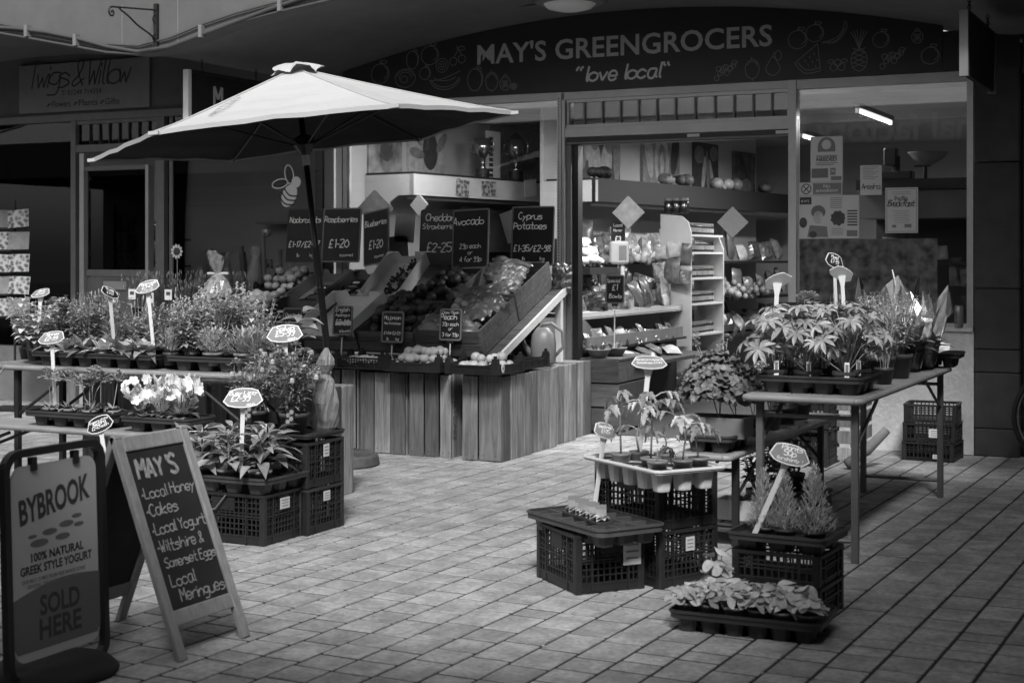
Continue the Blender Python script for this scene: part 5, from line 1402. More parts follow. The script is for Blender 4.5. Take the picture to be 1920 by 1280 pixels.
def beer_table(label, name, x0, x1, y0, y1, z, leg_m, along='x', cat='table', legs=None):
    t = thing(name, label, cat, ((x0 + x1) / 2, (y0 + y1) / 2, 0))
    w, d = x1 - x0, y1 - y0
    th = .028
    n = 3 if min(w, d) > .35 else 1
    for k in range(n):
        mb = MB()
        if along == 'x': mb.bev(0, (-d / 2 + d * (k + .5) / n), z - th, w - .01, d / n - .003, th, .006)
        else: mb.bev((-w / 2 + w * (k + .5) / n), 0, z - th, w / n - .003, d - .01, th, .006)
        mb.build('board', 'wood_table', t)
    mb = MB()
    e = .016
    pts = rrect(w + .006, d + .006, .03, 4); 
    mb.tube([(p[0], p[1], z - th / 2) for p in pts + pts[:1]], e, 8, cap=False); mb.build('edge_trim', 'wood_table', t, smooth=True)
    for lx, ly in legs:
        mb = MB(); mb.box(lx - t.location.x, ly - t.location.y, 0, .032, .032, z - th); mb.build('leg', leg_m, t)
    if along == 'y':
        ys = sorted(set(l[1] for l in legs)); xs_ = sorted(set(l[0] for l in legs))
        for yy in ys:
            for zz in (.1, z - .1): 
                mb = MB(); mb.tube([(xs_[0] - t.location.x, yy - t.location.y, zz), (xs_[-1] - t.location.x, yy - t.location.y, zz)], .011, 6); mb.build('cross_bar', leg_m, t)
            for xx in (xs_[0], xs_[-1]):
                s = 1 if yy < t.location.y else -1
                mb = MB(); mb.tube([(xx - t.location.x, yy - t.location.y, z - .24), (xx - t.location.x, yy - t.location.y + s * .45, z - .05)], .01, 6); mb.build('brace', leg_m, t)
    else:
        xs_ = sorted(set(l[0] for l in legs)); ys = sorted(set(l[1] for l in legs))
        for xx in xs_:
            mb = MB(); mb.tube([(xx - t.location.x, ys[0] - t.location.y, .12), (xx - t.location.x, ys[-1] - t.location.y, .12)], .011, 6); mb.build('cross_bar', leg_m, t)
            for yy in (ys[0], ys[-1]):
                s = 1 if xx < t.location.x else -1
                mb = MB(); mb.tube([(xx - t.location.x, yy - t.location.y, z * .6), (xx - t.location.x + s * .4, yy - t.location.y, z - .05)], .01, 6); mb.build('brace', leg_m, t)
    return t
beer_table('wooden trestle table of bedding plants at the left', 'trestle_table', -6.95, -4.74, -4.36, -3.86, .77, 'steel_leg', 'x', legs=[(-6.7, -4.3), (-6.7, -3.92), (-4.98, -4.3), (-4.98, -3.92)])
beer_table('low wooden bench of potted flowers in front of the left table', 'trestle_bench', -7.0, -4.86, -4.76, -4.49, .47, 'steel_leg', 'x', 'bench', [(-6.75, -4.72), (-6.75, -4.53), (-5.12, -4.72), (-5.12, -4.53)])
beer_table('wooden trestle table of lupins at the right', 'trestle_table', -2.15, -1.60, -4.26, -2.0, .77, 'leg_pale', 'y', legs=[(-2.10, -4.17), (-1.645, -4.17), (-2.10, -2.05), (-1.645, -2.05)])
beer_table('low wooden bench carrying geraniums beside the right table', 'trestle_bench', -2.50, -2.24, -4.22, -2.1, .47, 'steel_leg', 'y', 'bench', [(-2.47, -4.02), (-2.27, -4.02), (-2.47, -2.4), (-2.27, -2.4)])

# ---------------------------------------------------------------- foliage
def unit_dir(q, lo=-.2, hi=1.0):
    a = q.uniform(0, 2 * PI); z = q.uniform(lo, hi); r = math.sqrt(max(0, 1 - z * z)); return Vector((r * math.cos(a), r * math.sin(a), z))
OVAL = (.12, .8, 1.0, .62, 0); LANCE = (.1, .8, 1, .55, 0); ROUND = (.25, .95, 1.0, .9, .45); STRAP = (.8, 1, .9, .6, 0)
def f_bushy(q, h=.28, r=.12, stems=12, pairs=6, L=.04, w=.026, tip=False):
    lf, st, fl = MB(), MB(), MB()
    for s in range(stems):
        a = q.uniform(0, 2 * PI); rr = r * math.sqrt(q.random()); hh = h * q.uniform(.65, 1.08)
        b = Vector((.03 * math.cos(a), .03 * math.sin(a), 0)); e = Vector((rr * math.cos(a), rr * math.sin(a), hh))
        st.tube([b, b.lerp(e, .5) + Vector((0, 0, .02)), e], [.003, .0025, .0015], 4)
        for k in range(pairs):
            t = .25 + .75 * k / (pairs - 1); p = b.lerp(e, t); a2 = k * 1.57 + s
            sz = (1.15 - .55 * t) * q.uniform(.8, 1.2)
            for g in (0, PI):
                lf.leaf(p, (math.cos(a2 + g), math.sin(a2 + g), q.uniform(.1, .5)), L * sz, w * sz, q.uniform(.2, .6), .3, shape=OVAL)
        if tip:
            for k in range(5): fl.ball(e + Vector((q.uniform(-.006, .006), q.uniform(-.006, .006), .008 * k)), .006, 5, 4)
    o = [('foliage', lf, None), ('stems', st, 'stem')]
    if tip: o.append(('flowers', fl, 'petal_grey'))
    return o
def f_feather(q, h=.16, r=.1, n=150, L=.05):
    lf = MB()
    for k in range(n):
        d = unit_dir(q, .1, 1); b = Vector((d.x * r * q.random() * .8, d.y * r * q.random() * .8, h * q.uniform(.1, .8)))
        lf.leaf(b, d + Vector((0, 0, .5)), L * q.uniform(.6, 1.2), .006, .3, .1, shape=STRAP)
    return [('foliage', lf, None)]
def f_rosette(q, n=16, L=.10, w=.04, up=.5, shape=OVAL, fl=0):
    lf, fw, st = MB(), MB(), MB()
    for k in range(n):
        a = k * 2.4 + q.uniform(-.3, .3); u = up * (1 - .7 * (k / n)) * q.uniform(.6, 1.3) + .08
        lf.leaf((.012 * math.cos(a), .012 * math.sin(a), .0), (math.cos(a), math.sin(a), 1.6 * (1 - k / n) + u), L * q.uniform(.75, 1.15), w * q.uniform(.8, 1.2), q.uniform(.2, .7), .25, shape=shape)
    for k in range(fl):
        a = q.uniform(0, 6.28); e = Vector((q.uniform(-.09, .09), q.uniform(-.09, .09), q.uniform(.08, .21)))
        st.tube([(0, 0, 0), e * .5, e], .0018, 4)
        nd = unit_dir(q, .1, .9); t1 = nd.cross(Vector((0, 0, 1))).normalized(); t2 = nd.cross(t1)
        for j in range(5):
            b = a + j * 1.257; fw.leaf(e, t1 * math.cos(b) + t2 * math.sin(b) + nd * .25, .030, .026, .0, .15, shape=ROUND, up=nd)
    o = [('foliage', lf, None)]
    if fl: o += [('stems', st, 'stem'), ('flowers', fw, 'petal_white')]
    return o
def f_umbel(q, n=12, L=.14, heads=2, hh=.2):
    o = f_rosette(q, n, L * .6, .022, .7, STRAP)
    st, fw = MB(), MB()
    for k in range(heads):
        e = Vector((q.uniform(-.06, .06), q.uniform(-.06, .06), hh * q.uniform(.85, 1.2)))
        st.tube([(0, 0, 0), e * .5 + Vector((.01, 0, .01)), e], .0025, 4)
        for j in range(34):
            d = unit_dir(q, -.3, 1); p = e + d * .034
            st.tube([e, p], .0008, 3)
            for c in range(4):
                b = c * 1.57 + j; fw.leaf(p, d + Vector((math.cos(b), math.sin(b), 0)) * .6, .022, .013, .1, .1, shape=STRAP)
    return o + [('stems', st, 'stem'), ('flowers', fw, 'petal_grey')]
def f_conifer(q, h=.27, r=.115):
    lf = MB(); st = MB(); st.tube([(0, 0, 0), (0, 0, h * .9)], [.005, .001], 5)
    for k in range(430):
        t = q.random() ** 1.15; a = q.uniform(0, 6.28); z = h * t
        rr = r * (1 - t) ** .75 * q.uniform(.35, 1.08) + .004
        d = Vector((math.cos(a), math.sin(a), q.uniform(.6, 1.4) + t * 2))
        p = Vector((rr * math.cos(a) * .6, rr * math.sin(a) * .6, z))
        L = .036 * (1.1 - .5 * t) * q.uniform(.7, 1.4)
        lf.leaf(p, d + unit_dir(q, -.5, .5) * .35, L * q.uniform(.8, 1.6), .005, .1, .2, shape=(.5, 1, .8, 0))
        for g in (-.8, .8):
            d2 = Vector((math.cos(a + g), math.sin(a + g), .9)); lf.leaf(p + d.normalized() * L * .45, d2, L * .55, .004, .1, .2, shape=(.5, 1, .8, 0))
    return [('foliage', lf, None), ('stem', st, 'stem')]
def f_marigold(q, h=.24, r=.13):
    lf, st, fw = MB(), MB(), MB()
    for s in range(22):
        a = q.uniform(0, 6.28); rr = r * math.sqrt(q.random()); hh = h * q.uniform(.55, 1.1)
        e = Vector((rr * math.cos(a), rr * math.sin(a), hh)); m = e * .5 + Vector((0, 0, .03))
        st.tube([(rr * .15 * math.cos(a), rr * .15 * math.sin(a), 0), m, e], .0022, 4)
        for k in range(13):
            t = q.uniform(.15, .92); p = e * t; d = unit_dir(q, -.1, .8)
            for g in range(5): lf.leaf(p + d * .012 * g, d + unit_dir(q, -.6, .6) * .8, .026, .006, .2, .1, shape=STRAP)
        kind = q.random()
        if kind < .6:
            for j in range(20):
                d = unit_dir(q, -.15, 1); fw.leaf(e + d * .006, d, .020 * q.uniform(.8, 1.1), .016, .2, .3, shape=ROUND)
        else: fw.lathe([(.003, -.02), (.010, -.012), (.009, .0), (.005, .006)], 7, TR(*e))
    return [('foliage', lf, None), ('stems', st, 'stem'), ('flowers', fw, 'petal_grey')]
def f_geranium(q, h=.26, r=.17, n=150):
    lf, fw, st = MB(), MB(), MB()
    for k in range(n):
        d = unit_dir(q, -.25, 1); p = Vector((d.x * r * q.uniform(.5, 1), d.y * r * q.uniform(.5, 1), h * .45 + d.z * h * .5 * q.uniform(.5, 1)))
        b = q.uniform(0, 6.28); nrm = (d + Vector((0, 0, .6))).normalized()
        t1 = nrm.cross(Vector((math.cos(b), math.sin(b), .2))).normalized(); t2 = nrm.cross(t1)
        R_ = .030 * q.uniform(.65, 1.25); vs = [p - nrm * .006]
        for j in range(11):
            a = .35 + (2 * PI - .7) * j / 10; rr = R_ * (1 + .05 * math.cos(j * PI)); vs.append(p + (t1 * math.cos(a) + t2 * math.sin(a)) * rr + nrm * .008 * math.cos(j * 2.2))
        lf.add(vs, [(0, j, j + 1) for j in range(1, 11)])
    for k in range(4):
        e = Vector((q.uniform(-r, r) * .7, q.uniform(-r, r) * .7, h * q.uniform(.95, 1.15)))
        st.tube([(0, 0, 0), e * .6 + Vector((0, 0, .03)), e], .0022, 4)
        for j in range(26):
            d = unit_dir(q, -.4, 1); fw.leaf(e + d * .014, d, .016, .013, .1, .3, shape=ROUND)
    return [('foliage', lf, None), ('stems', st, 'stem'), ('flowers', fw, 'petal_grey')]
def f_spike(q, h=.3, n=70, r=.09):
    lf, fw = MB(), MB()
    for k in range(n):
        a = q.uniform(0, 6.28); rr = r * math.sqrt(q.random()); e = Vector((rr * 1.7 * math.cos(a), rr * 1.7 * math.sin(a), h * q.uniform(.5, 1.05)))
        b = Vector((rr * .5 * math.cos(a), rr * .5 * math.sin(a), 0)); lf.tube([b, b.lerp(e, .6), e], [.0016, .0013, .0008], 3)
        for j in range(5):
            p = b.lerp(e, .2 + .13 * j); g = q.uniform(0, 6.28); lf.leaf(p, (math.cos(g) * .5, math.sin(g) * .5, 1), .028, .004, .1, .1, shape=STRAP)
        if q.random() < .5: fw.lathe([(.002, 0), (.004, .012), (.002, .03)], 5, TR(*e))
    return [('foliage', lf, None), ('flowers', fw, 'petal_grey')]
# large leaves that can be told apart: leaf meshes placed one by one
def m_palm(seed, L=.062, n=9):
    q = random.Random(seed); mb = MB()
    for k in range(n):
        a = 2 * PI * k / n + q.uniform(-.08, .08)
        mb.leaf((.003 * math.cos(a), .003 * math.sin(a), 0), (math.cos(a), math.sin(a), .32), L * q.uniform(.85, 1.1), L * .30, q.uniform(.35, .7), .55, shape=(.12, .5, .85, 1.0, .75, 0))
    return mb.mesh('leaf', 'leaf_pale')
def m_leaf(seed, L, w, shape, m, droop=.5):
    q = random.Random(seed); mb = MB(); mb.leaf((0, 0, 0), (1, 0, .2), L, w, droop, .35, shape=shape)
    return mb.mesh('leaf', m)
def m_ruffle(seed, R_=.034, m='leaf_pale'):
    q = random.Random(seed); mb = MB(); vs = [(0, 0, 0)]
    ph = q.uniform(0, 6)
    for ring_, s in ((0, .5), (1, 1.0)):
        for j in range(20):
            a = .3 + (2 * PI - .6) * j / 19
            vs.append((R_ * s * math.cos(a) + R_ * .3, R_ * s * math.sin(a), R_ * (.10 * s + s * .16 * math.sin(a * 3 + ph) * (1 if ring_ else .3)) - R_ * .25 * s))
    fs = [(0, j, j + 1) for j in range(1, 20)] + [(j, j + 20, j + 21, j + 1) for j in range(1, 20)]
    mb.add(vs, fs)
    return mb.mesh('leaf', m, True)
def m_tomato(seed, L=.13):
    q = random.Random(seed); mb = MB()
    mb.tube([(0, 0, 0), (L * .35, 0, L * .26), (L * .7, 0, L * .36), (L, 0, L * .28)], [.0028, .0024, .002, .001], 4)
    for k in range(5):
        t = (.6, .6, .82, .82, 1.0)[k]; s = (-1, 1, -1, 1, 0)[k]
        p = Vector((L * t, 0, L * (.36 - (t - .72) ** 2))); d = Vector((.55, s * .9, -.25)) if s else Vector((1, 0, -.5))
        l = L * (.42 if s else .5) * q.uniform(.8, 1.2)
        mb.leaf(p, d, l, l * .62, .6, .4, shape=(.15, .9, 1.0, .55, .85, .4, .5, 0))
    return mb.mesh('leaf', 'leaf_pale')
LM = {'palm': [m_palm(k, .060 + .008 * k) for k in range(4)], 'lance': [m_leaf(k, .10 + .012 * k, .040 + .004 * k, (.15, .62, 1.0, .85, .45, 0), 'leaf', .55) for k in range(4)],
      'ruffle': [m_ruffle(k, .028 + .004 * k) for k in range(4)], 'tomato': [m_tomato(k, .085 + .012 * k) for k in range(4)],
      'coleus': [m_leaf(k, .11, .07, (.2, .85, 1.0, .8, .4, 0), 'leaf', .45) for k in range(3)]}
def foliage(kind, seed, **kw):
    fn = dict(bushy=f_bushy, feather=f_feather, rosette=f_rosette, umbel=f_umbel, conifer=f_conifer, marigold=f_marigold, geranium=f_geranium, spike=f_spike)[kind]
    return fn(random.Random(seed), **kw)
POTS = {}
def pot_mesh(r, h, m, sq):
    k = (r, h, m, sq)
    if k not in POTS:
        mb = MB(); mb.lathe([(r * .72, 0), (r * .95, h * .8), (r * 1.0, h * .8), (r * 1.02, h), (r * .93, h), (r * .90, h * .84)], 20, cap1=False, sq=sq); POTS[k] = mb.mesh('pot', m, sq is None)
        mb = MB(); mb.lathe([(r * .91, h * .86), (r * .5, h * .89), (.002, h * .9)], 16, cap0=False, sq=sq); POTS[(k, 's')] = mb.mesh('soil', 'soil')
    return POTS[k], POTS[(k, 's')]
pr_ = random.Random(99)
def plant(name, label, cat, loc, kind, seed, group=None, pr=.045, ph=.07, pot='pot', sq=None, leafm='leaf', scale=1.0, rz=None, **kw):
    t = thing(name, label, cat, loc, pr_.uniform(0, 6.28) if rz is None else rz, group)
    a, b = pot_mesh(pr, ph, pot, sq)
    put(a, 'pot', t); put(b, 'soil', t)
    for nm, mb, m in foliage(kind, seed, **kw):
        if mb.v: stuff(mb.build(nm, m or leafm, t, (0, 0, ph * .88), (0, 0, 0))).scale = (scale,) * 3
    return t
def leafy(name, label, cat, loc, kind, seed, group=None, r=.05, h=.075, pot='pot', sq=None, n=12, hh=.16, spread=.12, scale=1.0, stems=True):
    """plant whose leaves are single objects"""
    q = random.Random(seed)
    t = thing(name, label, cat, loc, q.uniform(0, 6.28), group)
    a, b = pot_mesh(r, h, pot, sq)
    put(a, 'pot', t); put(b, 'soil', t)
    st = MB()
    for k in range(n):
        a_ = k * 2.4 + q.uniform(-.3, .3)
        if kind == 'palm':
            rr = spread * (.25 + .75 * (k / n)) * q.uniform(.8, 1.15); z = h + hh * (1.05 - .75 * (k / n) ** 1.5) * q.uniform(.85, 1.1)
            e = Vector((rr * math.cos(a_), rr * math.sin(a_), z)); tilt = .25 + .7 * k / n
            st.tube([(.008 * math.cos(a_), .008 * math.sin(a_), h * .88), (e.x * .55, e.y * .55, h + (z - h) * .75), e], [.0032, .0026, .002], 5)
            put(q.choice(LM['palm']), 'leaf', t, e, (0, tilt * q.uniform(.7, 1.3), a_), scale * q.uniform(.85, 1.2))
        elif kind == 'lance':
            lvl = k * 4 / n; z = h + .02 + hh * (.15 + .28 * lvl); rr = spread * .5 * math.sqrt(q.random()); e = Vector((rr * math.cos(a_), rr * math.sin(a_), z - rr * .35))
            put(q.choice(LM['lance']), 'leaf', t, e, (q.uniform(-.25, .25), q.uniform(-.35, .1) - .12 * lvl, a_), scale * q.uniform(.8, 1.15) * (1.1 - .12 * lvl))
            if k % 6 == 0: st.tube([(0, 0, h * .85), (0, 0, z + .02)], .005, 5)
        elif kind == 'ruffle':
            rr = spread * math.sqrt((k + .5) / n); z = h + hh * (1 - .6 * (rr / spread) ** 2) * q.uniform(.6, 1.05)
            e = Vector((rr * math.cos(a_), rr * math.sin(a_), z)); st.tube([(0, 0, h * .85), e], .002, 4)
            put(q.choice(LM['ruffle']), 'leaf', t, e, (q.uniform(-.5, .5), q.uniform(-.2, .8), a_), scale * q.uniform(.8, 1.25))
        elif kind == 'tomato':
            z = h + hh * (.74 + .26 * k / n); e = Vector((.012 * math.sin(z * 20), .01 * math.cos(z * 17), z))
            put(q.choice(LM['tomato']), 'leaf', t, e, (q.uniform(-.2, .2), q.uniform(-.25, .35), a_), scale * q.uniform(.75, 1.15))
        elif kind == 'coleus':
            lvl = k // 4; z = h + .02 + hh * (.2 + .3 * lvl); e = Vector((.015 * math.cos(a_), .015 * math.sin(a_), z))
            put(q.choice(LM['coleus']), 'leaf', t, e, (q.uniform(-.2, .2), q.uniform(-.4, .0), a_), scale * q.uniform(.85, 1.15))
    if kind == 'tomato' and hh > .03:
        st.tube([(0, 0, h * .85), (.012, .004, h + hh * .5), (0, .0, h + hh)], [.0045, .004, .002], 6)
    if st.v: st.build('stems', 'stem', t, smooth=True)
    return t

# ---------------------------------------------------------------- price stakes
PLATE = [(-.070, -.012), (-.050, .030), (-.025, .038), (0, .040), (.025, .038), (.050, .030), (.070, -.012), (.052, -.030), (.025, -.037), (0, -.039), (-.025, -.037), (-.052, -.030)]
mat('plate_face', .22, .45, var=.1, scale=20)
def price_stake(label, base, top_z, rz, tilt, lines, lean=0.0, back=False, dark=False, s=1.0, pitch=-.5):
    """white T-shaped stake with a dark writing plate; rz turns the plate, pitch lays it back"""
    t = thing('price_stake', label, 'price label', base, rz)
    s *= .9
    L = top_z - base[2]
    mb = MB(); mb.prism([(-.010, -.05), (.010, -.05), (.011, L - .07), (.024, L - .01), (-.024, L - .01), (-.011, L - .07)], -.0025, .0025, Matrix.Rotation(lean, 4, 'Y') @ Matrix.Rotation(R(90), 4, 'X')); mb.build('stem', 'stake', t)
    top = Matrix.Rotation(lean, 4, 'Y') @ Vector((0, 0, L))
    mb = MB(); mb.prism([(a * s * 1.06, b * s * 1.1) for a, b in PLATE], -.002, .002); p = mb.build('plate', 'stake', t, top, (R(90) + pitch, tilt, 0))
    mb = MB(); mb.prism([(a * s * .99, b * s * .99) for a, b in PLATE], 0, .0008); mb.build('writing_face', 'frame_black' if dark else 'plate_face', p, (0, 0, .002))
    for tx, x, y, sz in lines:
        mb = MB(); q_ = min(sz * s, .105 * s / max(.01, twidth(tx) * .8)); write(mb, tx, x * s, y * s, q_, q_ * .15, .15, None, 'c', .25, .8); mb.build('lettering', 'chalk', p, (0, 0, .0034))
    return t
FC = R(26)   # turned towards the viewer's side of the precinct

# ================================================================= left plant tables
GU = 'plant trays on the left table'
plant_tray('long dark tray at the front of the left table', (-6.12, -4.13, .772), 0, .92, .40, 6, 3, group=GU)
plant_tray('dark tray of pale pots at the right end of the left table', (-5.18, -4.10, .772), 0, .80, .40, 5, 3, group=GU)
ZU = .772 + .02
# back row of tall salvias on the left table
for k, (x, y) in enumerate(((-5.75, -3.98), (-5.60, -3.96), (-5.45, -3.99), (-5.68, -4.12), (-5.52, -4.13), (-5.36, -3.97), (-5.40, -4.12))):
    plant('potted_salvia', 'tall leafy salvia in the clump, ' + ('back row leftmost', 'back row second', 'back row third', 'front row left', 'front row middle', 'back row rightmost', 'front row right')[k], 'plant', (x, y, ZU), 'bushy', 200 + k, 'tall salvias on the left table', .045, .075, 'pot_dark', None, 'leaf_pale', .92 + .16 * (k % 3), None, stems=20, pairs=10, tip=True, L=.052, w=.030, r=.16)
for k, (x, y) in enumerate(((-5.30, -4.22), (-5.10, -4.20), (-4.96, -4.05), (-5.16, -4.04))):
    plant('potted_cosmos', 'feathery seedling in a pale pot, ' + ('front left', 'front right', 'back right', 'back left')[k] + ' of the four', 'plant', (x, y, ZU + .01), 'feather', 230 + k, 'feathery plants in pale pots', .058, .075, 'pot', None, 'leaf_pale', 1.35, None, n=330, L=.042, h=.12)
leafy('potted_coleus', 'broad-leaved coleus hanging over the right end of the left table', 'plant', (-4.86, -3.98, ZU + .03), 'coleus', 5, None, .055, .08, 'pot_dark', None, 13, .17, .12, 1.15)
for k, (x, y) in enumerate(((-6.50, -4.24), (-6.36, -4.25), (-6.22, -4.24), (-6.08, -4.25), (-5.92, -4.25), (-5.78, -4.24), (-6.42, -4.10), (-6.25, -4.10), (-6.08, -4.1), (-5.90, -4.1))):
    plant('potted_primula', 'leafy rosette plant along the front of the left table', 'plant', (x, y, ZU), 'rosette', 240 + k, 'rosette plants along the left table', .048, .07, 'pot' if k % 2 else 'pot_dark', None, 'leaf_pale' if k % 2 else 'leaf', 1.0, None, n=26, L=.14 + .015 * (k % 3), w=.052, up=.8)
for k, (x, y) in enumerate(((-6.78, -4.15), (-6.65, -4.0), (-6.50, -3.95), (-6.32, -3.93), (-6.14, -3.92), (-5.98, -3.95), (-6.85, -3.95), (-6.62, -4.25))):
    plant('potted_mint', 'bushy herb at the back left, ' + ('leftmost at the front', 'second from left at the back', 'third at the back', 'fourth at the back', 'fifth at the back', 'nearest the salvias', 'farthest left at the back', 'front one by the tray end')[k], 'plant', (x, y, ZU), 'bushy', 260 + k, 'bushy herbs at the back left', .045, .075, 'pot_dark', None, 'leaf_pale' if k % 3 else 'leaf', .72 + .14 * (k % 4), None, stems=24, pairs=8, L=.042 + .010 * (k % 3), w=.028 + .008 * (k % 2), r=.15)
plant('potted_foxglove', 'thin flower spike rising beside the price stake on the left table', 'plant', (-5.76, -3.92, ZU), 'spike', 281, None, .045, .07, 'pot_dark', None, 'leaf', 1.0, None, n=7, h=.36, r=.03)
plant_tray('dark tray on the left bench under the pink-headed thrift', (-5.92, -4.62, .472), 0, .60, .26, 4, 2, group='plant trays on the left bench')
plant_tray('dark tray on the left bench under the white flowers', (-5.30, -4.61, .472), 0, .46, .27, 3, 2, group='plant trays on the left bench')
# bench
for k, (x, y) in enumerate(((-6.10, -4.66), (-5.96, -4.66), (-5.80, -4.67), (-5.68, -4.62), (-5.88, -4.56))):
    plant('potted_thrift', 'round-headed flower on thin stalks, ' + ('leftmost pot', 'second pot', 'third pot', 'rightmost pot', 'back pot')[k] + ' of its bench tray', 'plant', (x, y, .50), 'umbel', 300 + k, 'round-headed flowers on the bench', .045, .07, 'pot', None, 'leaf', 1.0, None, n=14, heads=(2, 1, 3, 1, 2)[k], hh=.17)
for k, (x, y) in enumerate(((-5.44, -4.67), (-5.30, -4.67), (-5.17, -4.66), (-5.38, -4.55), (-5.23, -4.55))):
    plant('potted_white_flower', 'white-flowered bedding plant, ' + ('front left', 'front middle', 'front right', 'back left', 'back right')[k] + ' of the cluster on the bench', 'plant', (x, y, .49), 'rosette', 320 + k, 'white flowers on the bench', .048, .07, 'pot_dark', None, 'leaf', 1.0, None, n=22, L=.10, w=.055, fl=24, up=.6)
plant('potted_basil', 'dense small-leaved plant at the left edge of the bench', 'plant', (-6.72, -4.62, .472), 'bushy', 340, None, .07, .09, 'pot_dark', None, 'leaf', 1.1, None, stems=34, pairs=8, L=.04, w=.028, r=.16, h=.26)
# stack of crates with marigolds
vent_crate('lower plastic crate of the pair under the marigold tray', (-4.55, -4.57, 0), 0, .5, .345, .235, 'crates at the left', [('side', 0, .16, .06, .05)])
vent_crate('upper plastic crate of the pair under the marigold tray', (-4.55, -4.57, .238), R(-1), .5, .345, .235, 'crates at the left', [('side', .0, .15, .05, .065)])
mb_t = plant_tray('flat dark tray of marigolds on the left crate pair', (-4.56, -4.57, .474), 0, .54, .36, 2, 2, cup_h=.02, thin=.012, cups=False)
for k, (x, y) in enumerate(((-4.70, -4.64), (-4.44, -4.66), (-4.56, -4.52))):
    t = plant('potted_marigold', ('marigold in a dark pot nearest the bench', 'marigold in the dark pot at the tray corner', 'marigold in the pot at the back of the tray')[k], 'plant', (x, y, .502), 'marigold', 350 + k, 'marigolds on the crate pair', .078, .115, 'pot_dark', None, 'leaf', 1.3, 0)
    mb = MB(); mb.box(0, 0, 0, .055, .003, .09); o = mb.build('picture_tag', 'board', t, (.01 + .02 * k, -.084, .055), (R(-6), 0, 0))
    for j in range(4):
        mb = MB(); mb.prism(circ(0, 0, .013, .012, k=9)[:-1], 0, .0008); mb.build('printed_flower', 'pr_mid', o, (-.01 + .02 * (j % 2), -.002, .02 + .017 * j), FACE)
mb = MB(); mb.box(0, 0, 0, .085, .003, .06); cd = tag(mb.build('plant_label_card', 'paper', None, (-4.58, -4.77, .50), (R(-20), R(-8), R(8))), 'white and black care card leaning on the marigold tray', 'card')
mb = MB(); mb.box(-.018, -.0022, .006, .046, .0012, .05); mb.build('printed_block', 'ink', cd)
# wrapped sack at the corner
sk = MB(); vs = []; A = 30; q = random.Random(4); prof = [(.045, 0), (.058, .02), (.062, .06), (.060, .10), (.062, .15), (.056, .2), (.050, .24), (.042, .27), (.018, .30), (.03, .325), (.042, .35), (.036, .38), (.022, .41), (.008, .44)]
for j, (r_, z) in enumerate(prof):
    for i in range(A):
        a = 2 * PI * i / A; w_ = 1 + .10 * math.sin(a * 4 + j * .8) + .13 * abs(math.sin(a * 4.5 - j * .7)) + q.uniform(-.08, .08); vs.append((r_ * w_ * math.cos(a) + .05 * max(0, z - .3), r_ * w_ * math.sin(a) * .8, z))
sk.add(vs, [(j * A + i, j * A + (i + 1) % A, (j + 1) * A + (i + 1) % A, (j + 1) * A + i) for j in range(len(prof) - 1) for i in range(A)] + [tuple(range(A - 1, -1, -1))])
tag(sk.build('tied_sack', 'sack', None, (-4.40, -4.43, .50), (0, 0, .6), False), 'pale tied plastic sack standing beside the parasol pole', 'sack')
vent_crate('plastic crate under the busy lizzies by the chalk A-board', (-4.585, -4.895, 0), 0, .5, .345, .25, 'crates at the left', [('side', 0, .165, .08, .055)])
plant_tray('dark tray of busy lizzies on the front left crate', (-4.60, -4.90, .252), 0, .60, .41, 4, 3, r=.05)
for k, (x, y) in enumerate(((-4.78, -4.98), (-4.60, -5.00), (-4.42, -4.98), (-4.68, -4.82), (-4.48, -4.82))):
    t = leafy('potted_busy_lizzie', ('large-leaved busy lizzie at the left of its tray', 'large-leaved busy lizzie at the tray front', 'large-leaved busy lizzie at the tray right corner', 'large-leaved busy lizzie at the back left', 'large-leaved busy lizzie at the back right')[k], 'plant', (x, y, .285), 'lance', 360 + k, 'busy lizzies on the front left crate', .06, .075, 'pot', None, 30, .15, .14, 1.3)
    fw = MB(); q = random.Random(k)
    for j in range(2 if k in (0, 1) else 1):
        p = Vector((q.uniform(-.05, .05), q.uniform(-.06, .0), .25))
        for c in range(5): fw.leaf(p, (math.cos(c * 1.257), math.sin(c * 1.257), .3), .026, .03, .2, .1, shape=ROUND)
    fw.build('flower', 'petal_white' if k in (0, 2) else 'petal_grey', t)
mb = MB(); mb.tube([(-4.86, -5.08, .26), (-4.80, -5.09, .18), (-4.72, -5.085, .145), (-4.62, -5.08, .17), (-4.56, -5.077, .24)], .004, 5); tag(mb.build('loose_string', 'frame_grey', None), 'thin loose string looped on the front left crate', 'string')

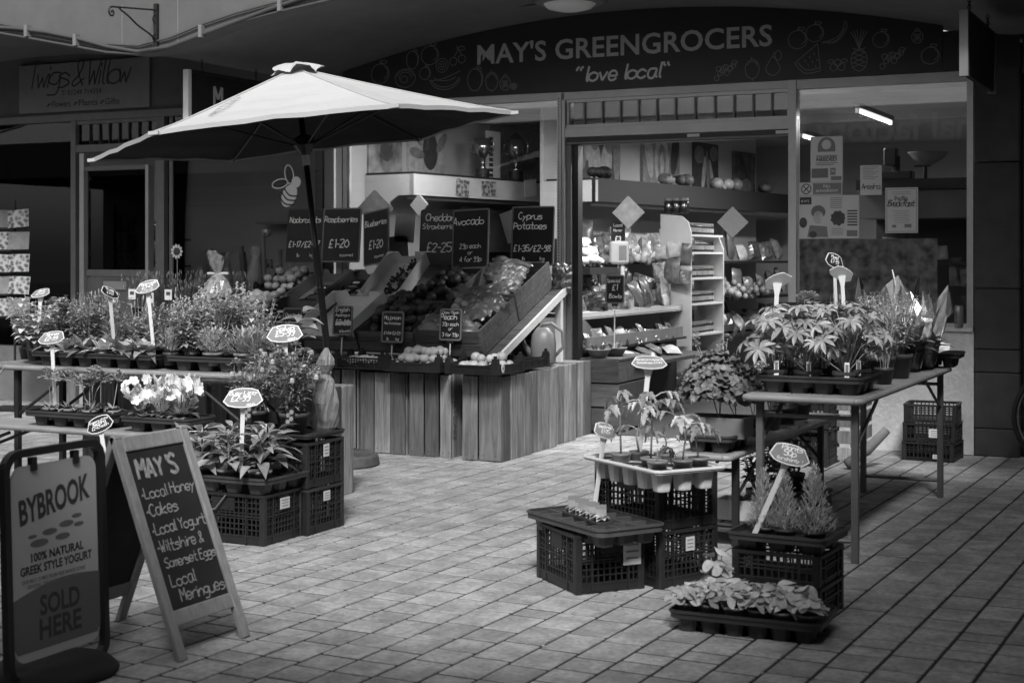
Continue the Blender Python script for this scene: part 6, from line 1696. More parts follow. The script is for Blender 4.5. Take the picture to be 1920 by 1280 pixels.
# ================================================================= right-hand group
vent_crate('low plastic crate with the seedling tray, nearest the open paving', (-2.586, -5.096, 0), R(50), .33, .40, .25, 'crates at the right', [('front', .1, .11, .085, .11)])
plant_tray('grey tray with a few seedling pots, mostly empty', (-2.555, -5.125, .215), R(57), .34, .60, 3, 5, 'seed_tray', None, .065, .05, .024, True, .04, True)
vent_crate('lower crate of the pair under the tomato plants', (-2.38, -4.836, 0), R(62), .34, .45, .245, 'crates at the right', [('front', .0, .15, .05, .06)])
vent_crate('upper crate of the pair under the tomato plants', (-2.38, -4.836, .247), R(61), .34, .45, .235, 'crates at the right')
plant_tray('white moulded tray of tomato plants on the crate pair', (-2.335, -4.985, .44), R(55), .36, .60, 3, 5, 'tray_white', None, .065, .08, .008, True, .03, False, .38)
for k, (x, y, n, hh) in enumerate(((-2.47, -5.02, 5, .25), (-2.42, -4.93, 3, .12), (-2.30, -5.10, 7, .26), (-2.24, -5.18, 1, .05), (-2.30, -4.94, 2, .08), (-2.16, -5.09, 5, .18), (-2.12, -5.00, 4, .13))):
    leafy('potted_tomato', ('tall tomato plant at the left of the white tray', 'tomato plant behind the price stake', 'tallest tomato plant in the middle of the white tray', 'bare young tomato pot at the front of the white tray', 'tiny tomato seedling at the back of the white tray', 'tomato plant at the front right of the white tray', 'tomato plant at the right end of the white tray')[k], 'plant', (x, y, .505), 'tomato', 400 + k, 'tomato plants on the white tray', .045, .06, 'pot', None, n, hh, .1, 1.0)
q = random.Random(8)
for k in range(6):
    a = R(57); u, v = (-.09 + .10 * (k % 2), -.18 + .105 * (k // 2) - .02)
    x, y = -2.555 + u * math.cos(a) - v * math.sin(a), -5.125 + u * math.sin(a) + v * math.cos(a)
    x, y = -2.62 + .075 * (k % 3) - .05 * (k // 3), -5.12 - .06 * (k % 3) + .07 * (k // 3) * .6
    t = thing('seedling_pot', 'small square seedling pot with a printed tag on the grey tray', 'plant', (x, y, .25), a, 'seedling pots on the grey tray')
    pa, pb = pot_mesh(.042, .055, 'pot_dark', 5); put(pa, 'pot', t); put(pb, 'soil', t)
    mb = MB(); mb.box(0, 0, .04, .045, .002, .065); mb.build('picture_tag', 'pr_mid', t, (0, .0, 0), (R(-12), 0, R(-30)))
    mb = MB(); mb.box(0, 0, .10, .046, .0024, .02); mb.build('tag_header', 'frame_grey', t, (0, .0, 0), (R(-12), 0, R(-30)))
    mb = MB()
    for j in range(12): mb.leaf((0, 0, .05 + .004 * (j % 4)), (math.cos(j * .9), math.sin(j * .9), .9), .055, .03, .6, .3, shape=OVAL)
    mb.build('foliage', 'leaf_pale', t)
# conifers
vent_crate('lower shallow crate under the dwarf conifers', (-1.665, -5.22, 0), R(-3), .36, .32, .135, 'crates at the right')
vent_crate('upper shallow crate under the dwarf conifers', (-1.665, -5.22, .137), R(-3), .36, .32, .125, 'crates at the right')
plant_tray('dark tray holding three dwarf conifers', (-1.655, -5.25, .262), R(-3), .40, .34, 3, 2, h=.065, cup_h=.045)
for k, (x, y, s) in enumerate(((-1.755, -5.26, 1.0), (-1.665, -5.27, .98), (-1.545, -5.27, 1.12))):
    plant('dwarf_conifer', ('dwarf conifer behind the charity price stake', 'middle dwarf conifer of the dark tray', 'tallest dwarf conifer at the right of the dark tray')[k], 'plant', (x, y, .285), 'conifer', 430 + k, 'dwarf conifers', .045, .055, 'pot_dark', None, 'conifer', s * .84, None)
# begonias on the ground
plant_tray('dark tray of begonias standing on the paving', (-1.70, -5.575, .0), R(2), .58, .33, 6, 3, r=.045)
for k in range(11):
    x = -1.93 + .093 * (k % 6) + .04 * (k // 6); y = -5.665 + .13 * (k // 6)
    leafy('potted_begonia', ('front row' if k < 6 else 'back row') + ' begonia, ' + ('first', 'second', 'third', 'fourth', 'fifth', 'sixth')[k % 6] + ' from the left on the ground tray', 'plant', (x, y, .055), 'ruffle', 450 + k, 'begonias on the ground tray', .044, .05, 'pot', None, 13, .075, .05, .95)
leafy('potted_begonia', 'taller pale begonia leaning up at the left of the conifer crates', 'plant', (-1.885, -5.44, .025), 'ruffle', 470, None, .042, .05, 'pot', None, 16, .2, .06, 1.05)
# geranium trough on the bench
tr = thing('plant_trough', 'pale trough of geraniums at the near end of the right bench', 'planter', (-2.36, -4.0, .535), R(2))
mb = MB(); mb.ring(rrect(.30, .20, .02), rrect(.285, .185, .015), 0, .10); mb.prism(rrect(.285, .185, .015), .0, .08); mb.build('trough', 'pot', tr)
for nm, m_, mm in foliage('geranium', 480, n=480, r=.22, h=.38): stuff(m_.build(nm, mm or 'leaf', tr, (0, 0, .07)))
plant_tray('dark tray under the geranium trough on the right bench', (-2.37, -3.98, .472), R(90), .42, .26, 4, 2)
plant('potted_geranium', 'geranium with pale flower heads behind the trough', 'plant', (-2.37, -3.70, .50), 'geranium', 481, None, .07, .10, 'pot', None, 'leaf', 1.0, None, n=90)
for k, y in enumerate((-3.4, -3.1, -2.8, -2.5)):
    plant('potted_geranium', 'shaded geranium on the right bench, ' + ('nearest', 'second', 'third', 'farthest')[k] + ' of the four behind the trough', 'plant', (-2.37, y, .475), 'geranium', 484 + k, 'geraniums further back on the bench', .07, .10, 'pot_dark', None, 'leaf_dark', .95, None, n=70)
# low planks with plants under the bench
lp = thing('low_pallet', 'low wooden pallet under the right bench', 'pallet', (-2.35, -3.3, 0))
for k in range(3):
    mb = MB(); mb.bev(-.1 + .12 * k, 0, .07, .10, 1.5, .02, .003); mb.build('board', 'wood_dark', lp)
for s in (-1, 0, 1):
    mb = MB(); mb.box(.02, s * .65, 0, .36, .07, .068); mb.build('bearer', 'wood_dark', lp)
wt_ = thing('plant_trough', 'small white trough on the pallet behind the crate pair', 'planter', (-2.33, -3.75, .092))
mb = MB(); mb.ring(rrect(.22, .16, .02), rrect(.2, .14, .015), 0, .10); mb.prism(rrect(.2, .14, .015), .0, .08); mb.build('trough', 'tray_white', wt_)
for nm, m_, mm in foliage('rosette', 490, n=16, L=.09): m_.build(nm, mm or 'leaf_dark', wt_, (0, 0, .08))
for k, y in enumerate((-3.4, -3.0, -2.75)):
    plant('potted_shrub', 'dark leafy pot plant on the low pallet', 'plant', (-2.34, y, .092), 'bushy', 492 + k, 'plants on the low pallet', .07, .10, 'pot_dark', None, 'leaf_dark', 1.0, None, stems=20, pairs=6, L=.05, w=.035)

# right table
plant_tray('dark tray of lupins at the near end of the right table', (-1.88, -3.92, .772), R(0), .52, .44, 4, 3)
for k, (x, y) in enumerate(((-2.06, -4.05), (-1.90, -4.06), (-1.72, -4.05), (-2.05, -3.86), (-1.88, -3.85), (-1.71, -3.86))):
    t = leafy('potted_lupin', ('lupin with large fan leaves at the near left table corner', 'lupin hanging over the near edge of the right table', 'lupin at the near right table corner', 'lupin second row left, beside the white price stake', 'lupin second row middle', 'lupin second row right')[k], 'plant', (x, y, .80), 'palm', 500 + k, 'lupins on the right table', .058, .08, 'pot_dark', 4, 14, .27, .21, 1.08)
    mb = MB(); mb.box(0, 0, 0, .022, .002, .075); o = mb.build('plant_label', 'white', t, (0, 0, .08))
    o.rotation_euler = (R(-10), 0, R(10) - t.rotation_euler.z); o.location = Matrix.Rotation(-t.rotation_euler.z, 3, 'Z') @ Vector((.02, -.055, .05))
    mb = MB(); mb.box(0, -.0016, .02, .014, .0008, .045); mb.build('printed_block', 'frame_grey', o)
for k, (x, y) in enumerate(((-2.02, -3.5), (-1.82, -3.5), (-1.95, -3.28), (-2.06, -3.2))):
    leafy('potted_lupin', 'lupin further back among the leaves on the right table', 'plant', (x, y, .775), 'palm', 510 + k, 'lupins further back on the right table', .058, .08, 'pot_dark', 4, 12, .18, .14, .9)
for k, (x, y) in enumerate(((-1.74, -3.22), (-1.70, -2.98))):
    plant('potted_bidens', ('bushy small-leaved plant spilling over the table edge, nearer', 'bushy small-leaved plant spilling over the table edge, farther')[k], 'plant', (x, y, .772), 'bushy', 520 + k, None, .08, .13, 'pot_dark', None, 'leaf_pale', 1.0, None, stems=36, pairs=8, h=.32, r=.19, L=.036, w=.022)
for k, (x, y) in enumerate(((-2.0, -2.95), (-1.85, -2.75), (-2.05, -2.7))):
    plant('potted_pelargonium', 'dark round-leaved plant in the middle of the right table', 'plant', (x, y, .772), 'geranium', 530 + k, 'round-leaved plants mid table', .065, .10, 'pot_dark', None, 'leaf', .9, None, n=80)
# cellophane wrapped plants
for k, (x, y, h_) in enumerate(((-1.98, -2.45, .40), (-1.82, -2.40, .44), (-1.92, -2.25, .46), (-1.74, -2.5, .38), (-1.70, -2.25, .40))):
    t = plant('wrapped_plant', ('wrapped plant with pointed dark leaves, left of the group', 'wrapped plant with a tall cellophane point', 'wrapped plant at the back against the window', 'wrapped plant above the bushy plant', 'wrapped plant at the right end of the group')[k], 'plant', (x, y, .772), 'rosette', 540 + k, 'cellophane wrapped plants', .065, .11, 'pot_dark', None, 'leaf', 1.4, 0, n=18, L=.18, w=.075, up=1.4)
    mb = MB(); vs = []; A = 14; q = random.Random(k)
    for j, (rr, z) in enumerate(((.07, .02), (.10, .14), (.15, .30), (.18, h_))):
        for i in range(A):
            a = 2 * PI * i / A; w_ = 1 + .12 * math.sin(3 * a + k) + q.uniform(-.1, .1) * j / 3; vs.append((rr * w_ * math.cos(a), rr * w_ * math.sin(a), z + (.09 * math.sin(4 * a + k) if j == 3 else 0)))
    mb.add(vs, [(j * A + i, j * A + (i + 1) % A, (j + 1) * A + (i + 1) % A, (j + 1) * A + i) for j in range(3) for i in range(A)])
    mb.build('cellophane_sleeve', 'cellophane', t)
plant_tray('empty black tray at the far right corner of the right table', (-1.74, -1.98, .772), R(4), .42, .30, 4, 3, 'black_plastic')
for k, (x, s) in enumerate(((-1.76, .05), (-1.68, .11))):
    pm = MB(); vs = []
    for j in range(4):
        for i in range(6): vs.append(((i / 5 - .5) * s * 1.4, (j / 3 - .5) * .1, .012 * math.sin(i * 1.7 + j) + .015 + .05 * (j / 3)))
    pm.add(vs, [(j * 6 + i, j * 6 + i + 1, j * 6 + i + 7, j * 6 + i + 6) for j in range(3) for i in range(5)])
    tag(pm.build('crumpled_paper', 'white_gloss', None, (x, -1.99, .845), (0, 0, .1)), ('small scrap of white paper on the empty black tray', 'larger crumpled white paper on the empty black tray')[k], 'paper')
# tower of crates with a tray behind the lupins
for k in range(4):
    vent_crate(('lowest', 'second', 'third', 'top')[k] + ' crate of the dark tower behind the lupins', (-2.76, -.95, .255 * k), R(2 * k), .40, .34, .25, 'crates in the tower behind the lupins')
plant_tray('shallow black tray on top of the crate tower', (-2.76, -.96, 1.022), R(3), .46, .38, 2, 2, 'black_plastic', None, .05, .02, .05, False)
# crates by the white wall
for k in range(3):
    vent_crate(('bottom', 'middle', 'top')[k] + ' shallow black crate of the three against the white wall', (-2.01, -.33, .132 * k), R(-2 + 3 * k), .36, .32, .13, 'shallow crates against the wall', [('front', .05, .035, .10, .06)] if k == 1 else [('front', .06, .02, .05, .03)] if k == 0 else None)
t = thing('slatted_box', 'pale slatted wooden box standing behind the table legs', 'crate', (-2.62, -.55, 0), R(0))
for k in range(4):
    for nm, a in (('slat', 0), ('slat', 1)):
        mb = MB(); mb.bev(0, 0, .015 + .115 * k, .34 if a == 0 else .012, .012 if a == 0 else .5, .09, .002); mb.build(nm, 'wood', t, (0, -.26, 0) if a == 0 else (.17, 0, 0))
for sx in (-1, 1):
    mb = MB(); mb.box(sx * .155, -.24, 0, .03, .03, .47); mb.build('corner_post', 'wood', t)
mb = MB(); mb.tube([(-2.42, -1.15, .10), (-2.30, -1.05, .20), (-2.2, -.95, .32)], [.035, .035, .03], 10); tag(mb.build('paper_roll', 'paper_bag', None, (0, 0, -.065), (0, 0, 0), True), 'pale rolled tube leaning behind the table legs', 'roll')
# bicycle wheel at the right edge
bw_ = thing('bicycle', 'bicycle whose wheel shows at the right edge beside the pillar', 'bicycle', (-1.12, -.42, 0), R(12))
def torus(R0, r0, M=None, n=40, k=8):
    mb = MB(); mb.tube([(R0 * math.cos(2 * PI * i / n), 0, R0 * math.sin(2 * PI * i / n)) for i in range(n + 1)], r0, k, M, cap=False); return mb
for x, nm in ((0, 'wheel'), (1.02, 'wheel')):
    w_ = torus(.31, .012).build(nm, 'tin', bw_, (x, 0, .34)); torus(.325, .02).build('tyre', 'tyre', w_)
    mb = MB()
    for k in range(16): mb.tube([(0, 0, 0), (.3 * math.cos(k * PI / 8), 0, .3 * math.sin(k * PI / 8))], .0015, 3)
    mb.tube([(0, -.04, 0), (0, .04, 0)], .02, 8); mb.build('spokes', 'silver', w_)
mb = MB()
for a, b in (((0, 0, .34), (.22, 0, .9)), ((.24, 0, .8), (.72, 0, .85)), ((.24, 0, .7), (.55, 0, .34)), ((.55, 0, .34), (.72, 0, .9)), ((.55, 0, .34), (1.02, 0, .34)), ((1.02, 0, .34), (.72, 0, .82))): mb.tube([a, b], .015, 7)
mb.build('frame', 'iron', bw_)
mb = MB(); mb.tube([(.2, -.25, .98), (.22, 0, .92), (.2, .25, .98)], .012, 7); mb.build('handlebar', 'iron', bw_)
mb = MB(); mb.bev(.72, 0, .9, .24, .12, .05, .015); mb.build('saddle', 'iron', bw_)
# ================================================================= price stakes
C_ = R(26)
price_stake('price stake at the far left of the left table', (-6.68, -4.16, .84), 1.20, C_ - .3, R(-8), [('Geum', 0, .012, .022), (P_ + '2-49', 0, -.02, .022)], R(4), pitch=-.85)
price_stake('price stake turned edgeways on the left table', (-6.12, -4.10, .84), 1.21, C_ + R(52), R(18), [('Thyme', 0, .012, .022), (P_ + '1-57', 0, -.02, .022)], R(-6), dark=True, pitch=-.62)
price_stake('largest lettered stake on the left table by the salvias', (-5.72, -4.22, .84), 1.25, C_ - .25, R(-12), [('Perennials', 0, .012, .020), (P_ + '3-49', 0, -.012, .022), ('or 3 for ' + P_ + '10', 0, -.032, .012)], R(-6), s=1.2, pitch=-.66)
price_stake('price stake among the round-headed flowers on the bench', (-6.12, -4.60, .55), .96, C_ - .2, R(-6), [('Alpines', 0, .012, .02), (P_ + '2-99', 0, -.02, .024)], R(-3), s=1.25, pitch=-.75)
price_stake('salvia price stake standing in the marigold tray', (-4.52, -4.60, .60), 1.02, C_, R(-4), [('Salvia', 0, .012, .024), (P_ + '5-99', 0, -.014, .026), ('each', .03, -.034, .014)], R(-2), s=1.45, pitch=-.66)
price_stake('busy lizzie price stake in front of the marigolds', (-4.50, -5.03, .40), .72, C_, R(-2), [('Busy Lizzy', 0, .012, .022), (P_ + '2-99', -.01, -.014, .024), ('each', .03, -.034, .012)], R(2), s=1.5, pitch=-.66)
price_stake('dark price stake just above the yogurt board', (-5.35, -5.0, .16), .55, C_ - .1, R(-22), [('Growers choice', 0, .014, .016), ('Bedding', 0, -.002, .018), (P_ + '2-69 each', 0, -.02, .016)], R(-10), dark=True, s=1.15, pitch=-.3)
price_stake('price stake rising behind the tomato plants', (-2.43, -4.90, .55), .955, C_, R(2), [('Gardeners Delight', 0, .008, .014), ('tomatoes ' + P_ + '1-49', 0, -.012, .016)], R(6), s=1.2, pitch=-.95)
price_stake('price stake turned sideways at the seedling tray', (-2.60, -5.02, .28), .655, C_ + R(38), R(12), [('Seedlings', 0, .012, .018), (P_ + '1-25', 0, -.014, .02)], R(10), dark=False, s=1.0, pitch=-.45)
price_stake('leaning charity price stake in front of the conifers', (-1.78, -5.33, .30), .665, C_, R(14), [('Plants', .008, .016, .022), ('50p', 0, -.006, .024), ('for charity !', 0, -.028, .014)], R(24), s=1.25, pitch=-.62)
price_stake('blank-backed white stake at the left of the lupins', (-2.17, -3.72, .84), 1.30, C_ + PI - .4, R(24), [], R(-3), s=1.1, pitch=-.75)
price_stake('upright stake with the highest plate above the wrapped plants', (-2.08, -2.75, .84), 1.40, C_ + R(35), R(14), [('Mixed', 0, .012, .02), (P_ + '7-99', 0, -.016, .022)], R(-3), dark=True, s=1.1, pitch=-.2)
price_stake('blank-backed stake overlapping the highest plate', (-1.98, -2.95, .84), 1.33, C_ + PI + .35, R(-24), [], R(4), s=1.1, pitch=-.75)
price_stake('edge-on stake at the right above the cellophane', (-1.80, -2.6, .84), 1.30, C_ + R(84), R(-30), [], R(0), s=1.0, pitch=-.2)

# ================================================================= A-boards
ab = thing('chalk_a_board', 'wooden A-board with chalked list of local produce', 'sign', (-3.37, -6.71, 0), 0)
LEAN = math.atan2(.30, .765)
Lb = math.hypot(.30, .765)
FM = Matrix.Rotation(R(90), 4, 'Z')                                   # board faces +X
def ab_part(name, m, x0, x1, y0, y1, z0, z1, front=True, par=None):
    """x across the board, z up along it; hinged frame leaning back to the apex"""
    mb = MB(); mb.bev((x0 + x1) / 2, (y0 + y1) / 2, z0, x1 - x0, y1 - y0, z1 - z0, .003)
    M_ = FM @ Matrix.Rotation(-LEAN, 4, 'X') if front else TR(-.60, 0, 0) @ FM @ Matrix.Rotation(LEAN, 4, 'X')
    mb.v = [tuple(M_ @ Vector(p)) for p in mb.v]
    return mb.build(name, m, par or ab)
for f in (True, False):
    for s in (-1, 1): ab_part('leg', 'wood_light', s * .185 - .021, s * .185 + .021, -.012, .012, 0, Lb + .01, f)
    ab_part('top_rail', 'wood_light', -.162, .162, -.011, .011, Lb - .055, Lb, f)
    ab_part('bottom_rail', 'wood_light', -.162, .162, -.011, .011, .12, .175, f)
    ab_part('slate', 'chalk_slate', -.163, .163, -.004, .004, .174, Lb - .054, f)
AM = FM @ Matrix.Rotation(-LEAN, 4, 'X') @ TR(0, -.0055, 0) @ Matrix.Rotation(R(90), 4, 'X')
def chalk(tx, x, y, size, m='chalk_soft', w=.13):
    fit = min(1.0, (.155 - x) / (twidth(tx) * size * .86)); mb = MB(); write(mb, tx, x, y, size * (fit + 1) / 2, size * w, .05, AM, 'l', .3, .86 * fit * 2 / (fit + 1)); mb.build('lettering', m, ab)
mat('chalk_soft', .33, .9, var=.35, scale=90)
chalk("MAY'S", -.13, .66, .072, 'chalk_faint', .2)
for k, (tx, x, y, s) in enumerate((('\u2022Local Honey', -.145, .585, .042), ('\u2022Cakes', -.145, .52, .046), ('\u2022Local Yogurt', -.145, .45, .045), ('\u2022Wiltshire &', -.145, .385, .042), ('Somerset Eggs', -.13, .325, .040), ('Local', -.13, .255, .046), ('Meringues', -.10, .197, .046))):
    chalk(tx, x, y, s, 'chalk_faint' if k in (4,) else 'chalk_soft', .12)
yb = thing('metal_a_board', 'metal-framed yogurt advertising board at the left edge', 'sign', (-3.64, -7.21, 0), R(90))
LB2 = R(2)
W2, H2 = .48, .78
mb = MB(); mb.ring(rrect(W2, H2, .07, 6), rrect(W2 - .05, H2 - .05, .05, 6), -.014, .014, Matrix.Rotation(-LB2, 4, 'X') @ TR(0, 0, H2 / 2) @ Matrix.Rotation(R(90), 4, 'X')); mb.build('frame', 'frame_black', yb)
PM = Matrix.Rotation(-LB2, 4, 'X') @ TR(0, 0, H2 / 2 + .01) @ Matrix.Rotation(R(90), 4, 'X')
mb = MB(); mb.prism(rrect(W2 - .075, H2 - .13, .05, 6), -.002, .002, PM); mb.build('panel', 'yogurt_panel', yb)
mb = MB(); mb.prism([(-.19, -.295), (.19, -.295), (.205, -.27)] + [(.205 - .41 * k / 12, -.085 - .03 * (k / 12) - .0 + .025 * math.sin(PI * k / 12)) for k in range(13)] + [(-.205, -.27)], .0022, .0026, PM); mb.build('printed_band', 'yogurt_band', yb)
def ytext(tx, x, y, w_, h_, m='ink', bold=.0, shear=0.0, rot=0.0, ser=False):
    me = type_mesh('lettering', tx, 1.0, m, bold, 0, shear)
    xs = [v.co.x for v in me.vertices]; ys = [v.co.y for v in me.vertices]; x0, x1, y0, y1 = min(xs), max(xs), min(ys), max(ys)
    for v in me.vertices:
        p = Vector(((v.co.x - x0) / (x1 - x0) * w_, (v.co.y - y0) / (y1 - y0) * h_, .0032)); v.co = PM @ (TR(x, y, 0) @ RZ(rot) @ p)
    return put(me, 'lettering', yb)
ytext('BYBROOK', -.165, .125, .34, .088, 'ink', .03, .15, R(9))
ytext('100% NATURAL', -.12, .0, .25, .030, 'ink', .03, 0, R(1))
ytext('GREEK STYLE YOGURT', -.17, -.040, .34, .030, 'ink', .03, 0, R(1))
ytext('OUR MILK COMES FROM FREE RANGE COWS', -.165, -.066, .30, .013, 'ink_grey', .02)
ytext('GRAZING THE PASTURES NEAR BATH', -.14, -.085, .25, .013, 'ink_grey', .02)
ytext('SOLD', -.085, -.185, .19, .070, 'ink', .03, 0)
ytext('HERE', -.09, -.265, .20, .070, 'ink', .03, 0)
mb = MB()
for k, (x, y, w_) in enumerate(((-.11, .085, .03), (-.03, .09, .05), (.05, .105, .05), (.10, .125, .035), (.11, .095, .035), (.03, .065, .05), (-.08, .06, .06))): mb.prism(circ(x, y, w_ * .7, w_ * .22, k=14)[:-1], .0022 + k * .0001, .0026 + k * .0001, PM)
mb.build('printed_landscape', 'frame_grey', yb)
for s in (-1, 1):
    mb = MB(); mb.box(s * .1, 0, H2 - .075, .025, .02, .045, Matrix.Rotation(-LB2, 4, 'X')); mb.build('clip', 'frame_black', yb)
    mb = MB(); mb.tube([(s * .225, .03, H2 * .95), (s * .225, .20, .03)], .012, 6); mb.build('back_leg', 'frame_black', yb)
mb = MB(); mb.lathe([(.21, 0), (.215, .015), (.19, .04), (.1, .05)], 28, TR(0, .02, 0)); mb.build('foot', 'dark_void', yb, smooth=True)

# ================================================================= goods outside the florist
cr = thing('greeting_card_rack', 'rack of greeting cards at the left picture edge', 'card rack', (-10.30, -.75, 0), R(20))
mb = MB(); mb.tube([(0, .1, 0), (0, .1, 1.95)], .012, 8); mb.box(0, .1, 0, .4, .4, .02); mb.build('stand', 'iron', cr)
for k in range(5):
    mb = MB(); mb.box(0, 0, 0, .34, .02, .012); mb.build('shelf', 'iron', cr, (0, .0, .86 + k * .205))
    for j in range(2):
        o = tag(MB().box(0, 0, 0, .20, .004, .165).build('greeting_card', ('card_art', 'paper_bag', 'card_art')[(k + j) % 3], None, (-10.30 + (.11 if j else -.10), -.79 + .03 * j, .875 + k * .205), (R(-10), R(rng.uniform(-5, 5)), R(20))), ('lowest', 'second', 'middle', 'fourth', 'top')[k] + ' greeting card on the ' + ('right' if j else 'left') + ' of the rack', 'card', 'greeting cards')
st_ = thing('flower_stand', 'dark wooden stand of potted lavender outside the florist', 'stand', (-8.35, -.62, 0))
for k in range(3):
    mb = MB(); mb.bev(0, -.2 + .2 * k, .86, 1.5, .19, .02, .003); mb.build('board', 'wood_dark', st_)
for sx in (-1, 1):
    for sy in (-1, 1):
        mb = MB(); mb.box(sx * .7, sy * .25, 0, .05, .05, .86); mb.build('leg', 'wood_dark', st_)
for k in range(9):
    plant('potted_lavender', 'spiky lavender on the stand outside the florist', 'plant', (-8.92 + .135 * k, -.60 + .16 * (k % 2), .88), 'spike', 600 + k, 'lavender outside the florist', .06, .10, 'pot_dark', None, 'leaf_dark', 1.0, None)
for k in range(4):
    t = thing('seed_packet', 'small white plant label card among the lavender', 'card', (-9.0 + .2 * k, -.82, 1.02 + .03 * (k % 2)), R(10), 'label cards among the lavender')
    mb = MB(); mb.box(0, 0, 0, .07, .002, .09); mb.build('card', 'paper', t); mb = MB(); mb.box(0, -.0016, .04, .04, .0008, .03); mb.build('printed_block', 'ink', t)
sf = thing('sunflower_ornament', 'white sunflower ornament on a stick above the lavender', 'ornament', (-8.52, -.55, .98))
mb = MB(); mb.tube([(0, 0, 0), (0, 0, .48)], .004, 5); mb.build('stick', 'stem', sf)
mb = MB()
for k in range(11): a = k * 2 * PI / 11; mb.leaf((.03 * math.cos(a), -.004, .49 + .03 * math.sin(a)), (math.cos(a), -.1, math.sin(a)), .04, .028, .0, .1, shape=OVAL, up=(0, -1, 0))
mb.build('petals', 'petal_white', sf)
mb = MB(); mb.prism(circ(0, 0, .033, .033, k=14)[:-1], 0, .012, TR(0, 0, .49) @ Matrix.Rotation(R(90), 4, 'X')); mb.build('centre', 'wood_dark', sf)
gb = thing('gift_basket', 'cellophane-wrapped gift basket right of the lavender', 'basket', (-7.92, -.75, 1.02), 0)
mb = MB(); mb.box(0, 0, -.14, .3, .3, .14); mb.build('stand_block', 'wood_dark', gb)
mb = MB(); mb.lathe([(.09, 0), (.12, .06), (.11, .07), (.08, .02)], 16, cap1=False); mb.build('basket_body', 'wood_dark', gb)
mb = MB(); vs = []; A = 18
for j, (rr, z) in enumerate(((.11, .02), (.13, .1), (.09, .2), (.025, .26), (.07, .34), (.10, .43))):
    for i in range(A): a = 2 * PI * i / A; vs.append((rr * (1 + .18 * math.sin(5 * a + j)) * math.cos(a), rr * (1 + .15 * math.cos(4 * a)) * math.sin(a), z + .03 * math.sin(3 * a) * (j == 5)))
mb.add(vs, [(j * A + i, j * A + (i + 1) % A, (j + 1) * A + (i + 1) % A, (j + 1) * A + i) for j in range(5) for i in range(A)]); mb.build('cellophane', 'film_light', gb, smooth=False)
mb = MB(); mb.tube([(-.11, 0, .26), (.11, 0, .262)], .012, 6); mb.build('ribbon', 'white', gb)
# dim things behind the florist's glass
for k, (x, z, r_, lb) in enumerate(((-9.85, 1.345, .09, 'tilted galvanised watering can behind the florist door glass, left'), (-9.56, 1.345, .085, 'galvanised watering can behind the florist door glass, right'))):
    t = thing('tin_watering_can', lb, 'watering can', (x, .62, z), R(30 * k))
    mb = MB(); mb.lathe([(r_, 0), (r_ * .85, .17), (r_ * .8, .175)], 18); mb.build('body', 'tin', t, smooth=True)
    mb = MB(); mb.tube([(-r_ * .9, 0, .04), (-r_ * 1.9, 0, .16)], [.02, .01], 8); mb.build('spout', 'tin', t)
    mb = MB(); mb.tube([(r_ * .85, 0, .02), (r_ * 1.6, 0, .08), (r_ * 1.4, 0, .18), (r_ * .6, 0, .2)], .006, 6); mb.build('handle', 'tin', t)
for k in range(5):
    mb = MB(); mb.lathe([(.03, 0), (.02, .03), (.034, .06), (.015, .1), (.03, .13), (.012, .17)], 12); tag(mb.build('glass_ornament', 'metal_cup', None, (-9.98 + .125 * k, .62, 1.602), (0, 0, 0), True), 'shiny glass ornament on the upper shelf behind the florist door', 'ornament', 'glass ornaments behind the florist door')
for k, (x, w_, h_, m) in enumerate(((-8.75, .2, .4, 'paper_bag'), (-8.5, .14, .42, 'wood_light'), (-8.28, .10, .36, 'paper'), (-8.12, .16, .26, 'inner_wall'), (-7.9, .14, .24, 'paper_bag'), (-7.72, .2, .18, 'card_white'), (-7.5, .2, .2, 'paper'))):
    mb = MB(); mb.lathe([(w_ * .4, 0), (w_ * .5, h_ * .7), (w_ * .42, h_)], 12, sq=5); tag(mb.build('window_gift', m, None, (x, .34, 1.052), (R(rng.uniform(-6, 6)), 0, .2)), ('pale vase', 'tall wooden board', 'striped rolled paper', 'grey box', 'gift tin with handle', 'stack of small cards', 'white card box')[k] + ' inside the dim florist window', 'gift')

for k, (x0, x1, y0) in enumerate(((-5.35, -4.85, -3.80), (-5.95, -5.40, -3.78), (-6.65, -6.02, -3.80))):
    plank_crate(('first', 'second', 'third')[k] + ' plank crate from the right under the back of the left table', x0, x1, y0, y0 + .36, .66, 4, 3, 'plank crates behind the left table')

# wilder stems among the left plants
for k, (x, y, kd) in enumerate(((-6.35, -3.95, 'spike'), (-5.95, -3.93, 'spike'), (-6.58, -4.06, 'umbel'), (-6.22, -4.0, 'feather'), (-5.86, -4.02, 'feather'), (-5.30, -4.12, 'umbel'))):
    kw = dict(spike=dict(n=16, h=.34, r=.05), umbel=dict(n=12, heads=3, hh=.26), feather=dict(n=260, L=.06, h=.2, r=.12))[kd]
    plant('potted_perennial', ('airy spiky perennial at the far left of the left table', 'airy spiky perennial behind the middle stake', 'round-headed perennial near the leftmost stake', 'feathery perennial in the middle of the left table', 'feathery perennial beside the salvias', 'round-headed perennial among the pale pots')[k], 'plant', (x, y, ZU), kd, 700 + k, None, .045, .075, 'pot_dark', None, 'leaf_pale', 1.0, None, **kw)
# scraps on the paving
mb = MB(); q = random.Random(5)
for k in range(70):
    x, y = q.uniform(-4.6, -.9), q.uniform(-7.0, -.4); a = q.uniform(0, 6.28); s = q.uniform(.006, .018)
    mb.add([(x, y, .003), (x + s * math.cos(a), y + s * math.sin(a), .006), (x + s * math.cos(a) - s * .6 * math.sin(a), y + s * math.sin(a) + s * .6 * math.cos(a), .003), (x - s * .6 * math.sin(a), y + s * .6 * math.cos(a), .007)], [(0, 1, 2, 3)])
stuff(tag(mb.build('leaf_litter', 'petal_grey'), 'tiny scraps of leaf and petal scattered over the paving', 'litter'))

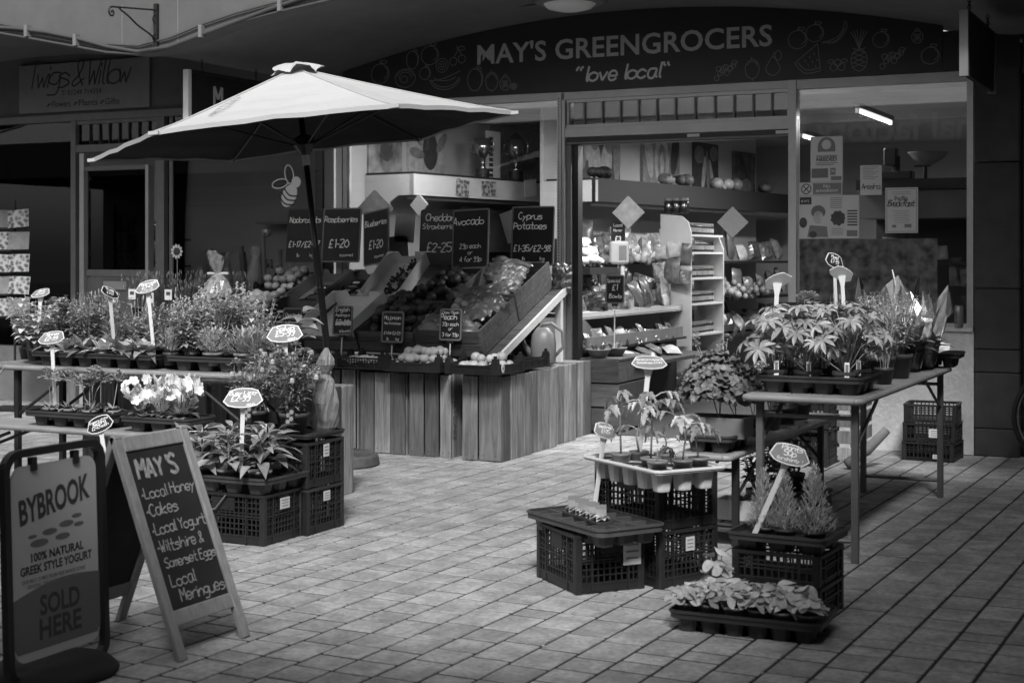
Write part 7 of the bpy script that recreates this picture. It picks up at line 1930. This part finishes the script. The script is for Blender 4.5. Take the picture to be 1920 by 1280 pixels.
# more dim stock behind the florist's glass
q = random.Random(21)
for k in range(26):
    left = k < 9
    x = -11.3 + .11 * k if left else -8.98 + .1 * (k - 9); z0 = (1.326, 1.746)[k % 2] if left else 1.052
    h_ = q.uniform(.12, .34) if left else q.uniform(.12, .5); w_ = q.uniform(.03, .08)
    mb = MB()
    if k % 3 == 0: mb.tube([(0, 0, 0), (q.uniform(-.05, .05), 0, h_ * 1.3)], [.014, .02], 7); mb.ball((0, 0, h_ * 1.32), .05, 8, 6)
    elif k % 3 == 1: mb.lathe([(w_ * .6, 0), (w_, h_ * .4), (w_ * .5, h_ * .8), (w_ * .7, h_)], 12)
    else: mb.bev(0, 0, 0, w_ * 1.6, .03, h_, .004)
    tag(mb.build('window_stock', ('shelf_white', 'paper', 'card_art', 'alu', 'wood_light')[k % 5], None, (x, .16 + .09 * (k % 3), z0), (q.uniform(-.06, .06), q.uniform(-.08, .08), q.uniform(-.5, .5))), 'dim gift standing behind the florist window, ' + ('left of the door' if left else 'right of the door'), 'gift', 'dim gifts left of the florist door' if left else 'dim gifts right of the florist door')

for k, (x, y, kd) in enumerate(((-2.08, -3.6, 'spike'), (-1.78, -3.62, 'feather'), (-2.1, -3.35, 'umbel'), (-1.68, -3.4, 'spike'), (-1.9, -3.1, 'bushy'), (-2.08, -3.0, 'spike'), (-1.9, -2.62, 'bushy'))):
    kw = dict(spike=dict(n=14, h=.36, r=.06), umbel=dict(n=14, heads=4, hh=.30), feather=dict(n=280, L=.07, h=.24, r=.13), bushy=dict(stems=22, pairs=9, h=.36, r=.16, L=.04, w=.018))[kd]
    plant('potted_perennial', ('airy spiky plant behind the front lupins, left', 'feathery plant behind the front lupins, right', 'round-headed plant beside the blank-backed stake', 'airy spiky plant at the right table edge', 'fine bushy plant in the middle of the right table', 'airy spiky plant near the highest plate', 'fine bushy plant in front of the wrapped plants')[k], 'plant', (x, y, .775), kd, 760 + k, None, .05, .08, 'pot_dark', None, 'leaf_pale', 1.0, None, **kw)
for k, (x, y, kd) in enumerate(((-6.62, -4.22, 'feather'), (-6.45, -3.97, 'bushy'), (-6.05, -3.94, 'spike'), (-5.62, -4.20, 'feather'), (-5.50, -3.92, 'spike'), (-5.20, -3.92, 'bushy'), (-5.02, -4.22, 'feather'))):
    kw = dict(spike=dict(n=14, h=.34, r=.06), feather=dict(n=240, L=.06, h=.16, r=.12), bushy=dict(stems=22, pairs=10, h=.32, r=.14, L=.036, w=.018))[kd]
    plant('potted_perennial', ('feathery plant at the front left end of the long tray', 'fine bushy plant at the back beside the leftmost stake', 'airy spiky plant at the back behind the edgeways stake', 'feathery plant at the foot of the largest stake', 'airy spiky plant behind the salvias', 'fine bushy plant behind the pale pots', 'feathery plant at the right tray corner of the left table')[k], 'plant', (x, y, ZU), kd, 780 + k, None, .045, .075, 'pot_dark', None, 'leaf_pale', 1.0, None, **kw)
